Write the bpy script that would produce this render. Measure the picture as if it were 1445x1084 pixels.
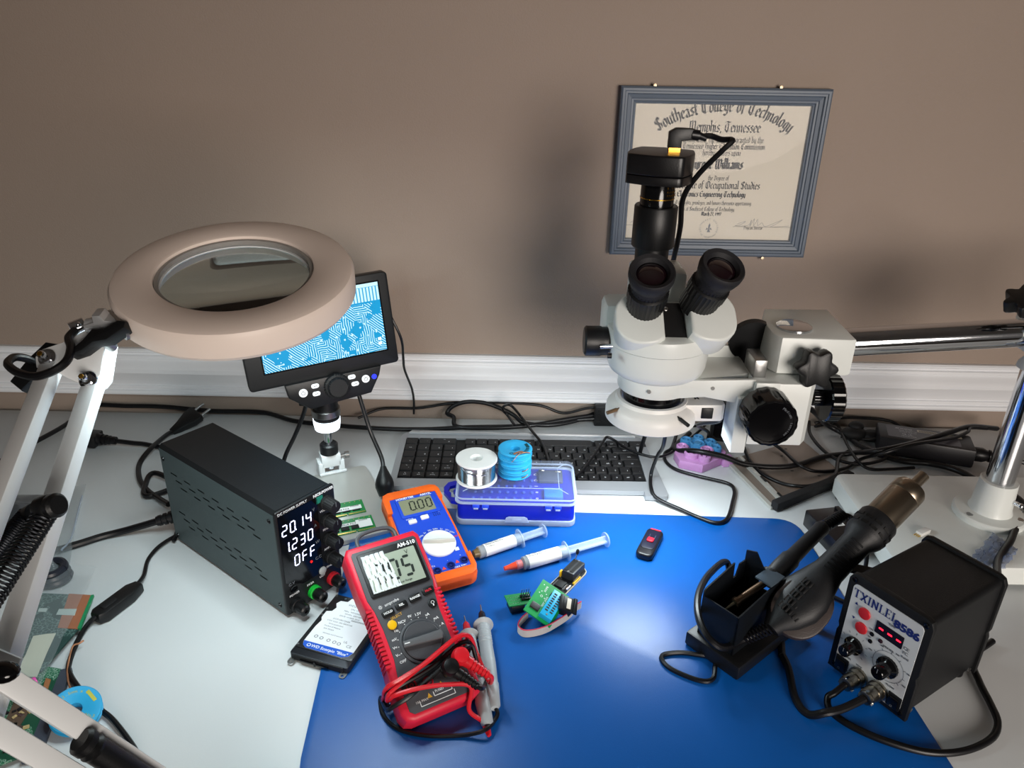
import bpy, bmesh, math, random
from mathutils import Vector as V, Matrix as Mx
random.seed(7)
for o in list(bpy.data.objects): bpy.data.objects.remove(o)
SC = bpy.context.scene
COL = SC.collection
PI = math.pi
rad = math.radians
# ------------------------------------------------------------------ camera
FPX, CX, CY = 1085.0, 722.5, 542.0
CAMH, PITCH, ROLL, YAW = 0.585, rad(25), rad(1.3), rad(0.4)
_f = V((math.sin(YAW)*math.cos(PITCH), math.cos(YAW)*math.cos(PITCH), -math.sin(PITCH)))
_r = _f.cross(V((0, 0, 1))).normalized(); _u = _r.cross(_f)
CR = _r*math.cos(ROLL)+_u*math.sin(ROLL); CU = _u*math.cos(ROLL)-_r*math.sin(ROLL)
CC = V((0, 0, CAMH))
cam = bpy.data.cameras.new('camera'); cam.sensor_fit = 'HORIZONTAL'; cam.sensor_width = 36
cam.lens = FPX/1445*36; cam.clip_start = 0.01
co = bpy.data.objects.new('camera', cam); COL.objects.link(co)
co.matrix_world = Mx(((CR.x, CU.x, -_f.x, 0), (CR.y, CU.y, -_f.y, 0), (CR.z, CU.z, -_f.z, CAMH), (0, 0, 0, 1)))
SC.camera = co
def ray(x, y): return _f+CR*((x-CX)/FPX)-CU*((y-CY)/FPX)
def Z(x, y, z=0.0):                       # pixel on a horizontal plane
    d = ray(x, y); return CC+d*((z-CAMH)/d.z)
def Y(x, y, yy):                          # pixel on a plane parallel to the wall
    d = ray(x, y); return CC+d*(yy/d.y)
def D(x, y, dep): return CC+ray(x, y)*dep  # pixel at a distance
# ------------------------------------------------------------------ light and exposure
SC.view_settings.view_transform = 'Standard'; SC.view_settings.look = 'None'
SC.view_settings.gamma = 1; SC.view_settings.use_curve_mapping = False
SC.view_settings.exposure = 0.0
W = bpy.data.worlds.new('room_ambient'); SC.world = W; W.use_nodes = True
W.node_tree.nodes['Background'].inputs[0].default_value = (1.0, 0.93, 0.88, 1)
W.node_tree.nodes['Background'].inputs[1].default_value = 0.055
def area_light(name, loc, target, size, power, color):
    l = bpy.data.lights.new(name, 'AREA'); l.shape = 'DISK'; l.size = size; l.energy = power; l.color = color
    o = bpy.data.objects.new(name, l); COL.objects.link(o); o.location = loc
    o.rotation_euler = (V(target)-V(loc)).to_track_quat('-Z', 'Y').to_euler(); return o
area_light('room_window_light', (0.95, -1.6, 0.54), (0.20, 1.1, 0.24), 1.2, 10.3, (1.0, 0.91, 0.83)).data.spread = rad(75)
E_MAG, E_RING, E_USB = 47.0, 115.0, 18.0     # lamp face brightness of the three task lamps
COOL = (0.91, 0.985, 1.0)
# ------------------------------------------------------------------ materials
def lin(c):
    if isinstance(c, str):
        c = [int(c[i:i+2], 16)/255 for i in (0, 2, 4)]
    return tuple((x/12.92 if x <= .04045 else ((x+.055)/1.055)**2.4) for x in c)+(1,)
MATS = {}
def mat(name, c, rough=.5, metal=0., var=.06, vs=60, bump=0., bs=300, spec=.5, emit=0., ec=None, trans=0., ior=1.45, alpha=1., coat=0., sub=None, aniso=0):
    if name in MATS: return MATS[name]
    m = bpy.data.materials.new(name); m.use_nodes = True; MATS[name] = m
    nt = m.node_tree; b = nt.nodes['Principled BSDF']; L = nt.links.new
    c = lin(c); b.inputs['Base Color'].default_value = c; b.inputs['Roughness'].default_value = rough
    b.inputs['Metallic'].default_value = metal; b.inputs['Specular IOR Level'].default_value = spec
    b.inputs['Transmission Weight'].default_value = trans; b.inputs['IOR'].default_value = ior
    b.inputs['Alpha'].default_value = alpha; b.inputs['Coat Weight'].default_value = coat
    if emit:
        b.inputs['Emission Color'].default_value = lin(ec) if ec else c; b.inputs['Emission Strength'].default_value = emit
    tc = nt.nodes.new('ShaderNodeTexCoord')
    if var:
        n = nt.nodes.new('ShaderNodeTexNoise'); n.inputs['Scale'].default_value = vs; n.inputs['Detail'].default_value = 4
        L(tc.outputs['Object'], n.inputs['Vector'])
        r = nt.nodes.new('ShaderNodeMapRange'); r.inputs['To Min'].default_value = 1-var; r.inputs['To Max'].default_value = 1+var
        L(n.outputs['Fac'], r.inputs['Value'])
        x = nt.nodes.new('ShaderNodeVectorMath'); x.operation = 'SCALE'; x.inputs[0].default_value = c[:3]
        L(r.outputs['Result'], x.inputs['Scale']); L(x.outputs['Vector'], b.inputs['Base Color'])
    if bump:
        n2 = nt.nodes.new('ShaderNodeTexNoise'); n2.inputs['Scale'].default_value = bs; n2.inputs['Detail'].default_value = 3
        L(tc.outputs['Object'], n2.inputs['Vector'])
        bp = nt.nodes.new('ShaderNodeBump'); bp.inputs['Strength'].default_value = bump; bp.inputs['Distance'].default_value = .001
        L(n2.outputs['Fac'], bp.inputs['Height']); L(bp.outputs['Normal'], b.inputs['Normal'])
    return m
def pcb_mat(name, green, copper, scale=300, emit=0., dark=None):
    """printed circuit board: traces from a cell pattern, pads and bare copper areas"""
    if name in MATS: return MATS[name]
    m = bpy.data.materials.new(name); m.use_nodes = True; MATS[name] = m
    nt = m.node_tree; b = nt.nodes['Principled BSDF']; L = nt.links.new; N = nt.nodes.new
    tc = N('ShaderNodeTexCoord'); v = N('ShaderNodeTexVoronoi'); v.feature = 'DISTANCE_TO_EDGE'; v.distance = 'MANHATTAN' if hasattr(v, 'distance') else v.distance
    v.inputs['Scale'].default_value = scale; L(tc.outputs['Object'], v.inputs['Vector'])
    r = N('ShaderNodeValToRGB'); r.color_ramp.elements[0].position = .03; r.color_ramp.elements[1].position = .09
    r.color_ramp.elements[0].color = lin(copper); r.color_ramp.elements[1].color = lin(green); L(v.outputs['Distance'], r.inputs['Fac'])
    n = N('ShaderNodeTexNoise'); n.inputs['Scale'].default_value = scale*.12; L(tc.outputs['Object'], n.inputs['Vector'])
    mx = N('ShaderNodeMixRGB'); mx.blend_type = 'MIX'; st = N('ShaderNodeMath'); st.operation = 'GREATER_THAN'; st.inputs[1].default_value = .56
    L(n.outputs['Fac'], st.inputs[0]); L(st.outputs[0], mx.inputs[0]); L(r.outputs['Color'], mx.inputs[1]); mx.inputs[2].default_value = lin(dark or green)
    L(mx.outputs[0], b.inputs['Base Color']); b.inputs['Roughness'].default_value = .4
    if emit:
        L(mx.outputs[0], b.inputs['Emission Color']); b.inputs['Emission Strength'].default_value = emit
    return m
def emis(name, c, s):
    return mat(name, (0, 0, 0), .5, var=0, emit=s, ec=c)
BLK = mat('black_plastic', '0e0f11', .42, bump=.12, bs=900)
BLKM = mat('black_matte', '0c0c0e', .62, bump=.2, bs=1200)
BLKG = mat('black_gloss', '08080a', .12, var=0)
RUB = mat('black_rubber', '0b0b0e', .38, var=.1)
WHT = mat('white_plastic', 'e9e9e6', .35)
ENAM = mat('white_enamel', 'dfe3e0', .33, var=.02, bump=.05, bs=700)
CHR = mat('chrome', 'd8dade', .09, 1., var=.02)
STEEL = mat('brushed_steel', 'a9a9a8', .32, 1., var=.08, vs=400)
BRASS = mat('brass', 'c9973f', .25, 1.)
COPPER = mat('copper_braid', 'c88a66', .4, .6, bump=.5, bs=2500)
INKW = mat('white_ink', 'e8eaec', .5, var=0)
INKK = mat('black_ink', '15161a', .6, var=0)
INKG = mat('grey_ink', '6a6e74', .6, var=0)
GOLD = mat('gold_pads', 'd8b25a', .3, .8)
# ------------------------------------------------------------------ mesh helpers
def empty(name, loc=(0, 0, 0), rz=0., M=None):
    o = bpy.data.objects.new(name, None); COL.objects.link(o); o.empty_display_size = .02
    o.matrix_world = M if M is not None else Mx.Translation(V(loc)) @ Mx.Rotation(rz, 4, 'Z')
    o['_m'] = 1; return o
def frame_at(loc, rx, ry, rz):            # degrees
    return Mx.Translation(V(loc)) @ Mx.Rotation(rad(rz), 4, 'Z') @ Mx.Rotation(rad(ry), 4, 'Y') @ Mx.Rotation(rad(rx), 4, 'X')
def tag(o, label, cat, group=None):
    o['label'] = label; o['category'] = cat
    if group: o['group'] = group
    if '_m' in o: del o['_m']
    return o
def obj(name, bm, m, parent=None, world=False, smooth=35, label=None, kind=None):
    if world and parent is not None:
        bm.transform(parent.matrix_basis.inverted())
    bmesh.ops.recalc_face_normals(bm, faces=bm.faces)
    me = bpy.data.meshes.new(name); bm.to_mesh(me); bm.free()
    if smooth:
        me.shade_smooth(); me.set_sharp_from_angle(angle=rad(smooth))
    for mm in (m if isinstance(m, (list, tuple)) else [m]): me.materials.append(mm)
    o = bpy.data.objects.new(name, me); COL.objects.link(o)
    if parent is not None: o.parent = parent
    if label: o['label'] = label
    if kind or (parent is not None and any(k in name for k in ('lettering', '_marks', 'print', 'slots', 'holes', 'contacts', 'pads'))): o['kind'] = kind or 'stuff'
    return o
def reorigin(o):                          # move a one-mesh thing's origin to its base centre
    xs = [v.co for v in o.data.vertices]
    c = V(((min(v.x for v in xs)+max(v.x for v in xs))/2, (min(v.y for v in xs)+max(v.y for v in xs))/2, min(v.z for v in xs)))
    o.data.transform(Mx.Translation(-c)); o.location = c; return o
def struct(name, bm, m, parent=None, smooth=0):
    o = obj(name, bm, m, parent, smooth=smooth); o['kind'] = 'structure'; return o
def B(): return bmesh.new()
def add(bm, verts, faces):
    vs = [bm.verts.new(v) for v in verts]
    for f in faces:
        try: bm.faces.new([vs[i] for i in f])
        except ValueError: pass
    return vs
def box(bm, x0, x1, y0, y1, z0, z1, M=None, bev=0.):
    t = B(); r = bmesh.ops.create_cube(t, size=1)
    for v in r['verts']: v.co = V(((x0+x1)/2+v.co.x*(x1-x0), (y0+y1)/2+v.co.y*(y1-y0), (z0+z1)/2+v.co.z*(z1-z0)))
    if bev: bmesh.ops.bevel(t, geom=t.edges[:], offset=bev, segments=2, affect='EDGES', profile=.5)
    if M is not None: t.transform(M)
    merge(bm, t); return bm
def merge(bm, t):
    me = bpy.data.meshes.new('tmp'); t.to_mesh(me); t.free(); bm.from_mesh(me); bpy.data.meshes.remove(me)
def rrect(w, h, r, n=5, cx=0, cy=0):
    P = []
    for (sx, sy, a) in ((1, 1, 0), (-1, 1, 90), (-1, -1, 180), (1, -1, 270)):
        for k in range(n+1):
            t = rad(a+90*k/n); P.append((cx+sx*(w/2-r)+r*math.cos(t), cy+sy*(h/2-r)+r*math.sin(t)))
    return P
def circ(r, n=32, cx=0, cy=0, a0=0): return [(cx+r*math.cos(a0+2*PI*k/n), cy+r*math.sin(a0+2*PI*k/n)) for k in range(n)]
def prism(bm, P, z0, z1, M=None, bev=0., holes=(), seg=2, bevbot=True, taper=None):
    """outline P (x,y) extruded z0..z1; bev rounds the top (and bottom) rim by inset rings; taper=(sx,sy) scale of top"""
    t = B(); n = len(P)
    cx = sum(p[0] for p in P)/n; cy = sum(p[1] for p in P)/n
    def inset(d):
        if d == 0: return P
        out = []
        for i in range(n):
            a, b, c = V(P[i-1]), V(P[i]), V(P[(i+1) % n])
            e1 = (b-a); e2 = (c-b)
            if e1.length < 1e-9 or e2.length < 1e-9: out.append(P[i]); continue
            e1.normalize(); e2.normalize()
            n1 = V((-e1.y, e1.x)); n2 = V((-e2.y, e2.x)); m = (n1+n2)
            m = m/(max(.35, 1+n1.dot(n2))) if m.length > 1e-6 else n1
            out.append((b.x+m.x*d*ORI, b.y+m.y*d*ORI))
        return out
    A = sum(P[i-1][0]*P[i][1]-P[i][0]*P[i-1][1] for i in range(n)); ORI = 1 if A > 0 else -1
    rings = []
    if bev:
        if bevbot:
            for k in range(seg): a = PI/2*k/seg; rings.append((inset(bev*(1-math.sin(a))), z0+bev*(1-math.cos(a))))
        else: rings.append((P, z0))
        if bevbot: rings.append((P, z0+bev))
        rings.append((P, z1-bev))
        for k in range(1, seg+1): a = PI/2*k/seg; rings.append((inset(bev*(1-math.cos(a))), z1-bev+bev*math.sin(a)))
    else: rings = [(P, z0), (P, z1)]
    R = []
    for Q, z in rings:
        s = (1, 1)
        if taper: f = (z-z0)/(z1-z0); s = (1+(taper[0]-1)*f, 1+(taper[1]-1)*f)
        R.append([t.verts.new((cx+(q[0]-cx)*s[0], cy+(q[1]-cy)*s[1], z)) for q in Q])
    for a, b in zip(R, R[1:]):
        for i in range(n): t.faces.new((a[i-1], a[i], b[i], b[i-1]))
    if holes:
        for ri, z in ((0, z0), (-1, z1)):
            edges = [t.edges.get((R[ri][i-1], R[ri][i])) for i in range(n)]
            for hp in holes:
                hv = [t.verts.new((p[0], p[1], z)) for p in hp]
                for i in range(len(hv)): edges.append(t.edges.new((hv[i-1], hv[i])))
            bmesh.ops.triangle_fill(t, edges=edges, use_beauty=True)
        for hp in holes:
            a = [t.verts.new((p[0], p[1], z0)) for p in hp]; b = [t.verts.new((p[0], p[1], z1)) for p in hp]
            for i in range(len(a)): t.faces.new((a[i-1], a[i], b[i], b[i-1]))
        bmesh.ops.remove_doubles(t, verts=t.verts, dist=1e-7)
    else:
        t.faces.new(R[0][::-1]); t.faces.new(R[-1])
    if M is not None: t.transform(M)
    merge(bm, t); return bm
def basis(o, x, y):                       # matrix with given origin, x axis, y axis (z = x cross y)
    x = V(x).normalized(); z = x.cross(V(y)).normalized(); y = z.cross(x)
    o = V(o); return Mx(((x.x, y.x, z.x, o.x), (x.y, y.y, z.y, o.y), (x.z, y.z, z.z, o.z), (0, 0, 0, 1)))
def axis(o, z, xh=(1, 0, 0)):             # matrix with given origin and z axis
    z = V(z).normalized(); x = V(xh)
    if abs(x.normalized().dot(z)) > .95: x = V((0, 1, 0))
    x = (x-z*x.dot(z)).normalized(); y = z.cross(x); o = V(o)
    return Mx(((x.x, y.x, z.x, o.x), (x.y, y.y, z.y, o.y), (x.z, y.z, z.z, o.z), (0, 0, 0, 1)))
def lathe(bm, prof, M=None, n=40, knurl=0., kn=0, cap=True):
    """profile [(r,z)...] turned round z; knurl ripples the radius"""
    t = B(); R = []
    for (r, z) in prof:
        ring = []
        for k in range(n):
            rr = r
            if knurl and r > 0 and kn: rr = r*(1+knurl*(1 if (k*kn*2//n) % 2 else -1)*.5)
            a = 2*PI*k/n; ring.append(t.verts.new((rr*math.cos(a), rr*math.sin(a), z)))
        R.append(ring)
    for a, b in zip(R, R[1:]):
        for i in range(n): t.faces.new((a[i-1], a[i], b[i], b[i-1]))
    if cap:
        if prof[0][0] > 1e-6: t.faces.new(R[0][::-1])
        if prof[-1][0] > 1e-6: t.faces.new(R[-1])
    bmesh.ops.remove_doubles(t, verts=t.verts, dist=1e-7)
    if M is not None: t.transform(M)
    merge(bm, t); return bm
def cyl(bm, p0, p1, r, r1=None, n=20, bev=0.):
    p0 = V(p0); p1 = V(p1); h = (p1-p0).length; r1 = r if r1 is None else r1
    pr = [(r, 0), (r1, h)] if not bev else [(r-bev, 0), (r, bev), (r1, h-bev), (r1-bev, h)]
    return lathe(bm, pr, axis(p0, p1-p0), n)
def bar(bm, p0, p1, w, h, up=(0, 0, 1), bev=0.):
    p0 = V(p0); p1 = V(p1); z = p1-p0; return box(bm, -w/2, w/2, -h/2, h/2, 0, z.length, axis(p0, z, V(up).cross(z) if V(up).cross(z).length > 1e-6 else (1, 0, 0)), bev)
def smooth_path(P, n=8):
    P = [V(p) for p in P]; out = []
    for i in range(len(P)-1):
        p0 = P[i-1] if i else P[0]*2-P[1]; p1 = P[i]; p2 = P[i+1]; p3 = P[i+2] if i+2 < len(P) else P[-1]*2-P[-2]
        for k in range(n):
            t = k/n; out.append(.5*((2*p1)+(p2-p0)*t+(2*p0-5*p1+4*p2-p3)*t*t+(3*p1-p0-3*p2+p3)*t**3))
    out.append(P[-1]); return out
def sweep(bm, P, prof, closed=False, scales=None, up=None):
    """sweep a closed 2-D profile along points by parallel transport"""
    P = [V(p) for p in P]; n = len(P); m = len(prof); R = []
    T = [(P[min(i+1, n-1)]-P[max(i-1, 0)]).normalized() for i in range(n)]
    a = V(up) if up else (V((0, 0, 1)) if abs(T[0].z) < .9 else V((1, 0, 0)))
    a = (a-T[0]*a.dot(T[0])).normalized()
    for i in range(n):
        a = (a-T[i]*a.dot(T[i])).normalized(); b = T[i].cross(a); s = scales[i] if scales else 1
        R.append([bm.verts.new(P[i]+b*(q[0]*s)+a*(q[1]*s)) for q in prof])
    for x, y in zip(R, R[1:]):
        for k in range(m): bm.faces.new((x[k-1], x[k], y[k], y[k-1]))
    bm.faces.new(R[0][::-1]); bm.faces.new(R[-1]); return bm
def tube(bm, P, r, n=8, sm=8, scales=None):
    Q = smooth_path(P, sm) if sm else P
    return sweep(bm, Q, circ(r, n), scales=scales)
def sphere(bm, c, r, sc=(1, 1, 1), n=16, M=None):
    t = B(); bmesh.ops.create_uvsphere(t, u_segments=n, v_segments=max(6, n//2), radius=r)
    t.transform(Mx.Translation(V(c)) @ Mx.Diagonal((sc[0], sc[1], sc[2], 1)))
    if M is not None: t.transform(M)
    merge(bm, t); return bm
def helix(bm, p0, p1, R, r, turns, seg=10, n=5):
    M = axis(p0, V(p1)-V(p0)); h = (V(p1)-V(p0)).length; N = int(turns*seg)
    return sweep(bm, [M @ V((R*math.cos(2*PI*i/seg), R*math.sin(2*PI*i/seg), h*i/N)) for i in range(N+1)], circ(r, n))
def text_bm(bm, s, size, M, align='CENTER', ext=.00012, bold=0., sx=1., shear=0., space=1.):
    c = bpy.data.curves.new('t', 'FONT'); c.body = s; c.size = size; c.align_x = align; c.align_y = 'CENTER'
    c.resolution_u = 2; c.extrude = ext; c.offset = bold; c.shear = shear; c.space_character = space
    o = bpy.data.objects.new('t', c); me = o.to_mesh()
    t = B(); t.from_mesh(me); o.to_mesh_clear(); bpy.data.objects.remove(o); bpy.data.curves.remove(c)
    if sx != 1: t.transform(Mx.Diagonal((sx, 1, 1, 1)))
    t.transform(M); merge(bm, t); return bm
def text(name, s, size, M, m, parent, **k):
    b = B(); text_bm(b, s, size, M, **k); return obj(name, b, m, parent, smooth=0)
SEG7 = {'0': 'abcdef', '1': 'bc', '2': 'abged', '3': 'abgcd', '4': 'fgbc', '5': 'afgcd', '6': 'afgedc', '7': 'abc', '8': 'abcdefg', '9': 'abcdfg', 'F': 'afge', 'O': 'abcdef', '-': 'g', ' ': '', 'l': 'ed'}
def seg7(bm, s, w, h, th, gap, M, slant=.08, z=.0002):
    x = 0
    for ch in s:
        if ch == '.':
            xx = x-gap*.75; add(bm, [M @ V(p) for p in ((xx-th*.5, 0, z), (xx+th*.5, 0, z), (xx+th*.5, th, z), (xx-th*.5, th, z))], [(0, 1, 2, 3)]); continue
        g = th*.16; q = th*.5
        S = {'a': ((q, h), (w-q, h), 0), 'd': ((q, 0), (w-q, 0), 0), 'g': ((q, h/2), (w-q, h/2), 0),
             'f': ((0, h-q), (0, h/2+q*.4), 1), 'e': ((0, h/2-q*.4), (0, q), 1), 'b': ((w, h-q), (w, h/2+q*.4), 1), 'c': ((w, h/2-q*.4), (w, q), 1)}
        for k in SEG7[ch]:
            a, b, vert = S[k]
            if vert: pts = [(a[0]-q, a[1]-g), (a[0], a[1]+g), (a[0]+q, a[1]-g), (b[0]+q, b[1]+g), (b[0], b[1]-g), (b[0]-q, b[1]+g)]
            else: pts = [(a[0]-g, a[1]), (a[0]+g, a[1]+q), (b[0]-g, b[1]+q), (b[0]+g, b[1]), (b[0]-g, b[1]-q), (a[0]+g, a[1]-q)]
            add(bm, [M @ V((x+p[0]+p[1]*slant, p[1], z)) for p in pts], [(0, 1, 2, 3, 4, 5)])
        x += w+gap
    return x-gap
def panel_holes(bm, x0, x1, y0, y1, rects, M, depth=.002):
    """a sheet with rectangular slots cut through it"""
    xs = sorted({x0, x1, *[round(r[0], 6) for r in rects], *[round(r[1], 6) for r in rects]})
    ys = sorted({y0, y1, *[round(r[2], 6) for r in rects], *[round(r[3], 6) for r in rects]})
    vc = {}
    def v(x, y, z):
        k = (round(x, 6), round(y, 6), z)
        if k not in vc: vc[k] = bm.verts.new(M @ V((x, y, z)))
        return vc[k]
    inh = lambda x, y: any(r[0] < x < r[1] and r[2] < y < r[3] for r in rects)
    for a, b in zip(xs, xs[1:]):
        for c, d in zip(ys, ys[1:]):
            if not inh((a+b)/2, (c+d)/2): bm.faces.new((v(a, c, 0), v(b, c, 0), v(b, d, 0), v(a, d, 0)))
    return bm
def cable(name, pts, r, label, cat='cable', m=None, parent=None, extra=None, sm=8):
    """pts: (px, py, z) pixel on height z, or a Vector"""
    P = [p if isinstance(p, V) else Z(*p) for p in pts]
    b = B(); tube(b, P, r, 8, sm)
    o = obj(name, b, m or RUB, parent, world=parent is not None, smooth=60)
    if parent is None: reorigin(o); tag(o, label, cat)
    return o
def copy_tree(o, parent=None):
    c = o.copy(); COL.objects.link(c)
    if parent is not None: c.parent = parent
    for ch in [x for x in bpy.data.objects if x.parent == o]: copy_tree(ch, c)
    return c
I4 = Mx.Identity(4)
def T(x, y, z=0): return Mx.Translation(V((x, y, z)))
# ------------------------------------------------------------------ the room
WALL = mat('taupe_wall_paint', '9a8a7e', .8, var=.035, vs=7, bump=.35, bs=450)
YW = 1.125
b = B(); add(b, [(-3, YW, -.76), (3, YW, -.76), (3, YW, 1.9), (-3, YW, 1.9)], [(0, 1, 2, 3)]); struct('wall_back', b, WALL)
b = B(); box(b, -3, 3, -3, YW, -.78, -.76); struct('floor', b, mat('brown_floor', '6b5848', .7, var=.2, vs=12))
b = B(); box(b, -3, 3, -3, YW, 1.9, 1.92); struct('ceiling', b, mat('ceiling_white', 'd9d4cc', .9))
# moulded chair rail
RAILM = mat('white_trim_paint', 'e6e7ea', .38, var=.01, vs=6)
prof = [(0, .116), (.007, .116), (.0095, .1135), (.0095, .111), (.007, .109), (.007, .1065), (.0105, .105), (.0115, .1015), (.0105, .099), (.012, .096),
        (.017, .092), (.020, .086), (.0195, .079), (.0155, .072), (.012, .064), (.010, .058), (.010, .0565), (.0075, .0555), (.0075, .054), (.010, .053), (.0105, .049), (.0085, .0475), (.0085, .046), (.012, .0445), (.013, .041), (.012, .038), (0, .037)]
b = B(); n = len(prof)
vs = add(b, [(-3, YW-p[0], p[1]-.004) for p in prof]+[(3, YW-p[0], p[1]-.004) for p in prof], [(i, i+1, n+i+1, n+i) for i in range(n-1)])
o = struct('trim_1', b, RAILM, smooth=25); o['label'] = 'white moulded chair rail running along the wall'
# ------------------------------------------------------------------ desk and mat
t = tag(empty('desk', (0, .75, -.76)), 'white laminate desk pushed against the taupe wall', 'desk')
b = B(); box(b, -1.3, 1.3, .37, 1.117, -.026, 0, bev=.002)
obj('desk_top', b, mat('white_laminate', 'd6d9da', .34, var=.03, vs=5, bump=.04, bs=500), t, True)
for sx in (-1.22, 1.22):
    for sy in (.43, 1.06):
        b = B(); box(b, sx-.025, sx+.025, sy-.025, sy+.025, -.76, -.026, bev=.002); obj('leg', b, mat('grey_metal', '8a8d90', .4, .6), t, True)
b = B()
c0, c1, c2, c3 = (-.172, .44), (.40, .44), (.383, .846), (-.195, .858)
def quad_round(q, r, n=6):
    out = []
    for i in range(4):
        p = V(q[i]); a = (V(q[i-1])-p).normalized(); c = (V(q[(i+1) % 4])-p).normalized()
        for k in range(n+1):
            f = k/n; out.append(tuple((p+a*r)*(1-f)**2+p*2*f*(1-f)+(p+c*r)*f*f))
    return out
prism(b, quad_round([c0, c1, c2, c3], .03), 0.0002, .0022, bev=.0007)
MATM = mat('blue_silicone', '0656a6', .34, var=.04, vs=20, bump=.12, bs=1800)
o = reorigin(obj('soldering_mat', b, MATM)); tag(o, 'blue silicone soldering mat with rounded corners lying on the white desk', 'mat')
MZ = .0023
# ------------------------------------------------------------------ magnifying lamp
def magnifier():
    HC = D(331, 381, .645)                                # centre of the head
    top = (CC-HC).normalized()
    nrm = (V((0, 0, 1))*.985+V((.03, -.21, 0))).normalized()
    MH = axis(HC, nrm)
    base = V((-.19, .385, 0.0))
    t = tag(empty('magnifier_lamp', base), 'white swing-arm magnifying lamp with a big round lens and glowing LED ring', 'lamp')
    wp = mat('lamp_white_plastic', 'ecdcd1', .45, var=.02)
    WP = mat('lamp_white_arm', 'e4e7e8', .35, var=.02)
    RO, RI, TH = .0985, .0645, .026
    b = B(); lathe(b, [(RI, -.001), (RI+.002, .0), (RO-.006, 0), (RO-.002, -.0015), (RO, -.005), (RO, -TH+.004), (RO-.003, -TH), (RO-.006, -TH), (RO-.006, -.006), (RI+.004, -.006), (RI+.004, -TH), (RI, -TH), (RI, -.001)], MH, 72, cap=False)
    obj('head_housing', b, wp, t, True)
    b = B(); lathe(b, [(RI-.0005, -.0035), (RI-.0035, -.0035), (RI-.0035, -.0075), (RI-.0005, -.0075)], MH, 64, cap=False); obj('lens_rim', b, mat('rim_grey', '8d8a86', .4), t, True)
    # biconvex lens
    Rl = .0612; sag = .0036; pr = []
    Rc = (Rl*Rl+sag*sag)/(2*sag)
    N = 14
    for k in range(N+1):
        r = Rl*k/N; pr.append((r, -.011-(math.sqrt(Rc*Rc-r*r)-(Rc-sag))))
    for k in range(N, -1, -1):
        r = Rl*k/N; pr.append((r, -.0085+(math.sqrt(Rc*Rc-r*r)-(Rc-sag))-.001))
    b = B(); lathe(b, pr, MH, 64, cap=False)
    obj('lens', b, mat('lens_glass', (.96, 1, .98), 0., var=0, trans=1., ior=1.5), t, True, smooth=60, label='clear convex magnifying lens')
    b = B(); lathe(b, [(RI-.0005, -.0085), (RI-.0045, -.0085), (RI-.0045, -.012), (RI-.0005, -.016)], MH, 64, cap=False); obj('retaining_ring', b, WP, t, True)
    b = B(); lathe(b, [(RI+.006, -TH+.001), (RO-.008, -TH+.001)], MH, 72, cap=False)
    obj('led_ring', b, emis('led_ring_glow', COOL, E_MAG), t, True, label='glowing ring of cool white LEDs under the head')
    # hinge and swivel
    rr = ray(194, 449); hp = HC-nrm*.013; side = CC+rr*((hp-CC).dot(nrm)/rr.dot(nrm))-hp; side = (side-nrm*side.dot(nrm)).normalized()
    E0 = HC+side*(RO+.001)-nrm*.013
    tang = nrm.cross(side)
    b = B(); prism(b, rrect(.036, .014, .006), -.0005, .002, basis(E0, tang, nrm))
    obj('hinge_plate', b, STEEL, t, True)
    for s in (-1, 1):
        b = B(); sphere(b, E0+tang*.0125*s+side*.002, .003); obj('screw', b, BRASS, t, True)
    S1 = D(124, 460, (E0-CC).dot(_f))
    b = B(); cyl(b, E0, E0+(S1-E0)*.45, .007); cyl(b, E0+(S1-E0)*.47, S1, .0065, .006); obj('swivel_tube', b, mat('satin_chrome', 'c4c6c8', .32, .6), t, True)
    up = nrm
    b = B(); prism(b, [(0, 0), (.03, 0), (.026, .006), (.017, .0075), (.015, .012), (.009, .012), (.008, .006), (0, .004)], -.006, .006, basis(S1-(S1-E0)*.02, (E0-S1), nrm), bev=.0008)
    obj('clamp_bracket', b, mat('satin_chrome', 'c4c6c8', .32, .6), t, True)
    GA, GB = D(76, 510, .60), D(133, 541, .595)          # arm pivots
    ax = (GB-GA).normalized(); toc = (CC-GA); gn = (toc-ax*toc.dot(ax)).normalized(); gu = gn.cross(ax)
    EL = D(-98, 958, .42)
    off = (GB-GA)
    # gusset plate
    MG = basis(GA, ax, gu); L = off.length
    def loc(px, py, d=.60):
        p = MG.inverted() @ D(px, py, d); return (p.x, p.y)
    out = [loc(62, 524), loc(58, 508), loc(66, 496), loc(92, 486), loc(131, 461), loc(143, 463), loc(152, 480), loc(152, 535), loc(146, 546), loc(135, 552), loc(120, 546), loc(80, 526)]
    for zz in (.006, -.012):
        b = B(); prism(b, out, zz, zz+.002, MG, bev=.0006); obj('gusset_plate', b, WP, t, True)
    for P in (GA, GB):
        b = B(); lathe(b, [(.0068, .008), (.0068, .0095), (.0048, .0096), (.0048, .0125), (.003, .013), (.003, .018), (.0022, .019)], axis(P, gn), 6*3)
        obj('pivot_bolt', b, CHR, t, True)
        b = B(); cyl(b, P+gn*.0175, P+gn*.0195, .0024, .0018); obj('bolt_tip', b, BRASS, t, True)
    # wing knob
    K = D(146, 481, .585); KM = basis(K, D(186, 462, .585)-D(112, 494, .585), gu)
    b = B(); prism(b, [(-.024, -.005), (-.014, -.006), (-.004, -.003), (.006, -.006), (.022, -.002), (.024, .003), (.018, .007), (.006, .005), (-.003, .009), (-.012, .003), (-.022, -.001)], -.004, .008, KM, bev=.002)
    obj('wing_knob', b, BLK, t, True)
    b = B(); cyl(b, K-gn*.0, K-gn*.014, .004); obj('knob_shaft', b, STEEL, t, True)
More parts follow.
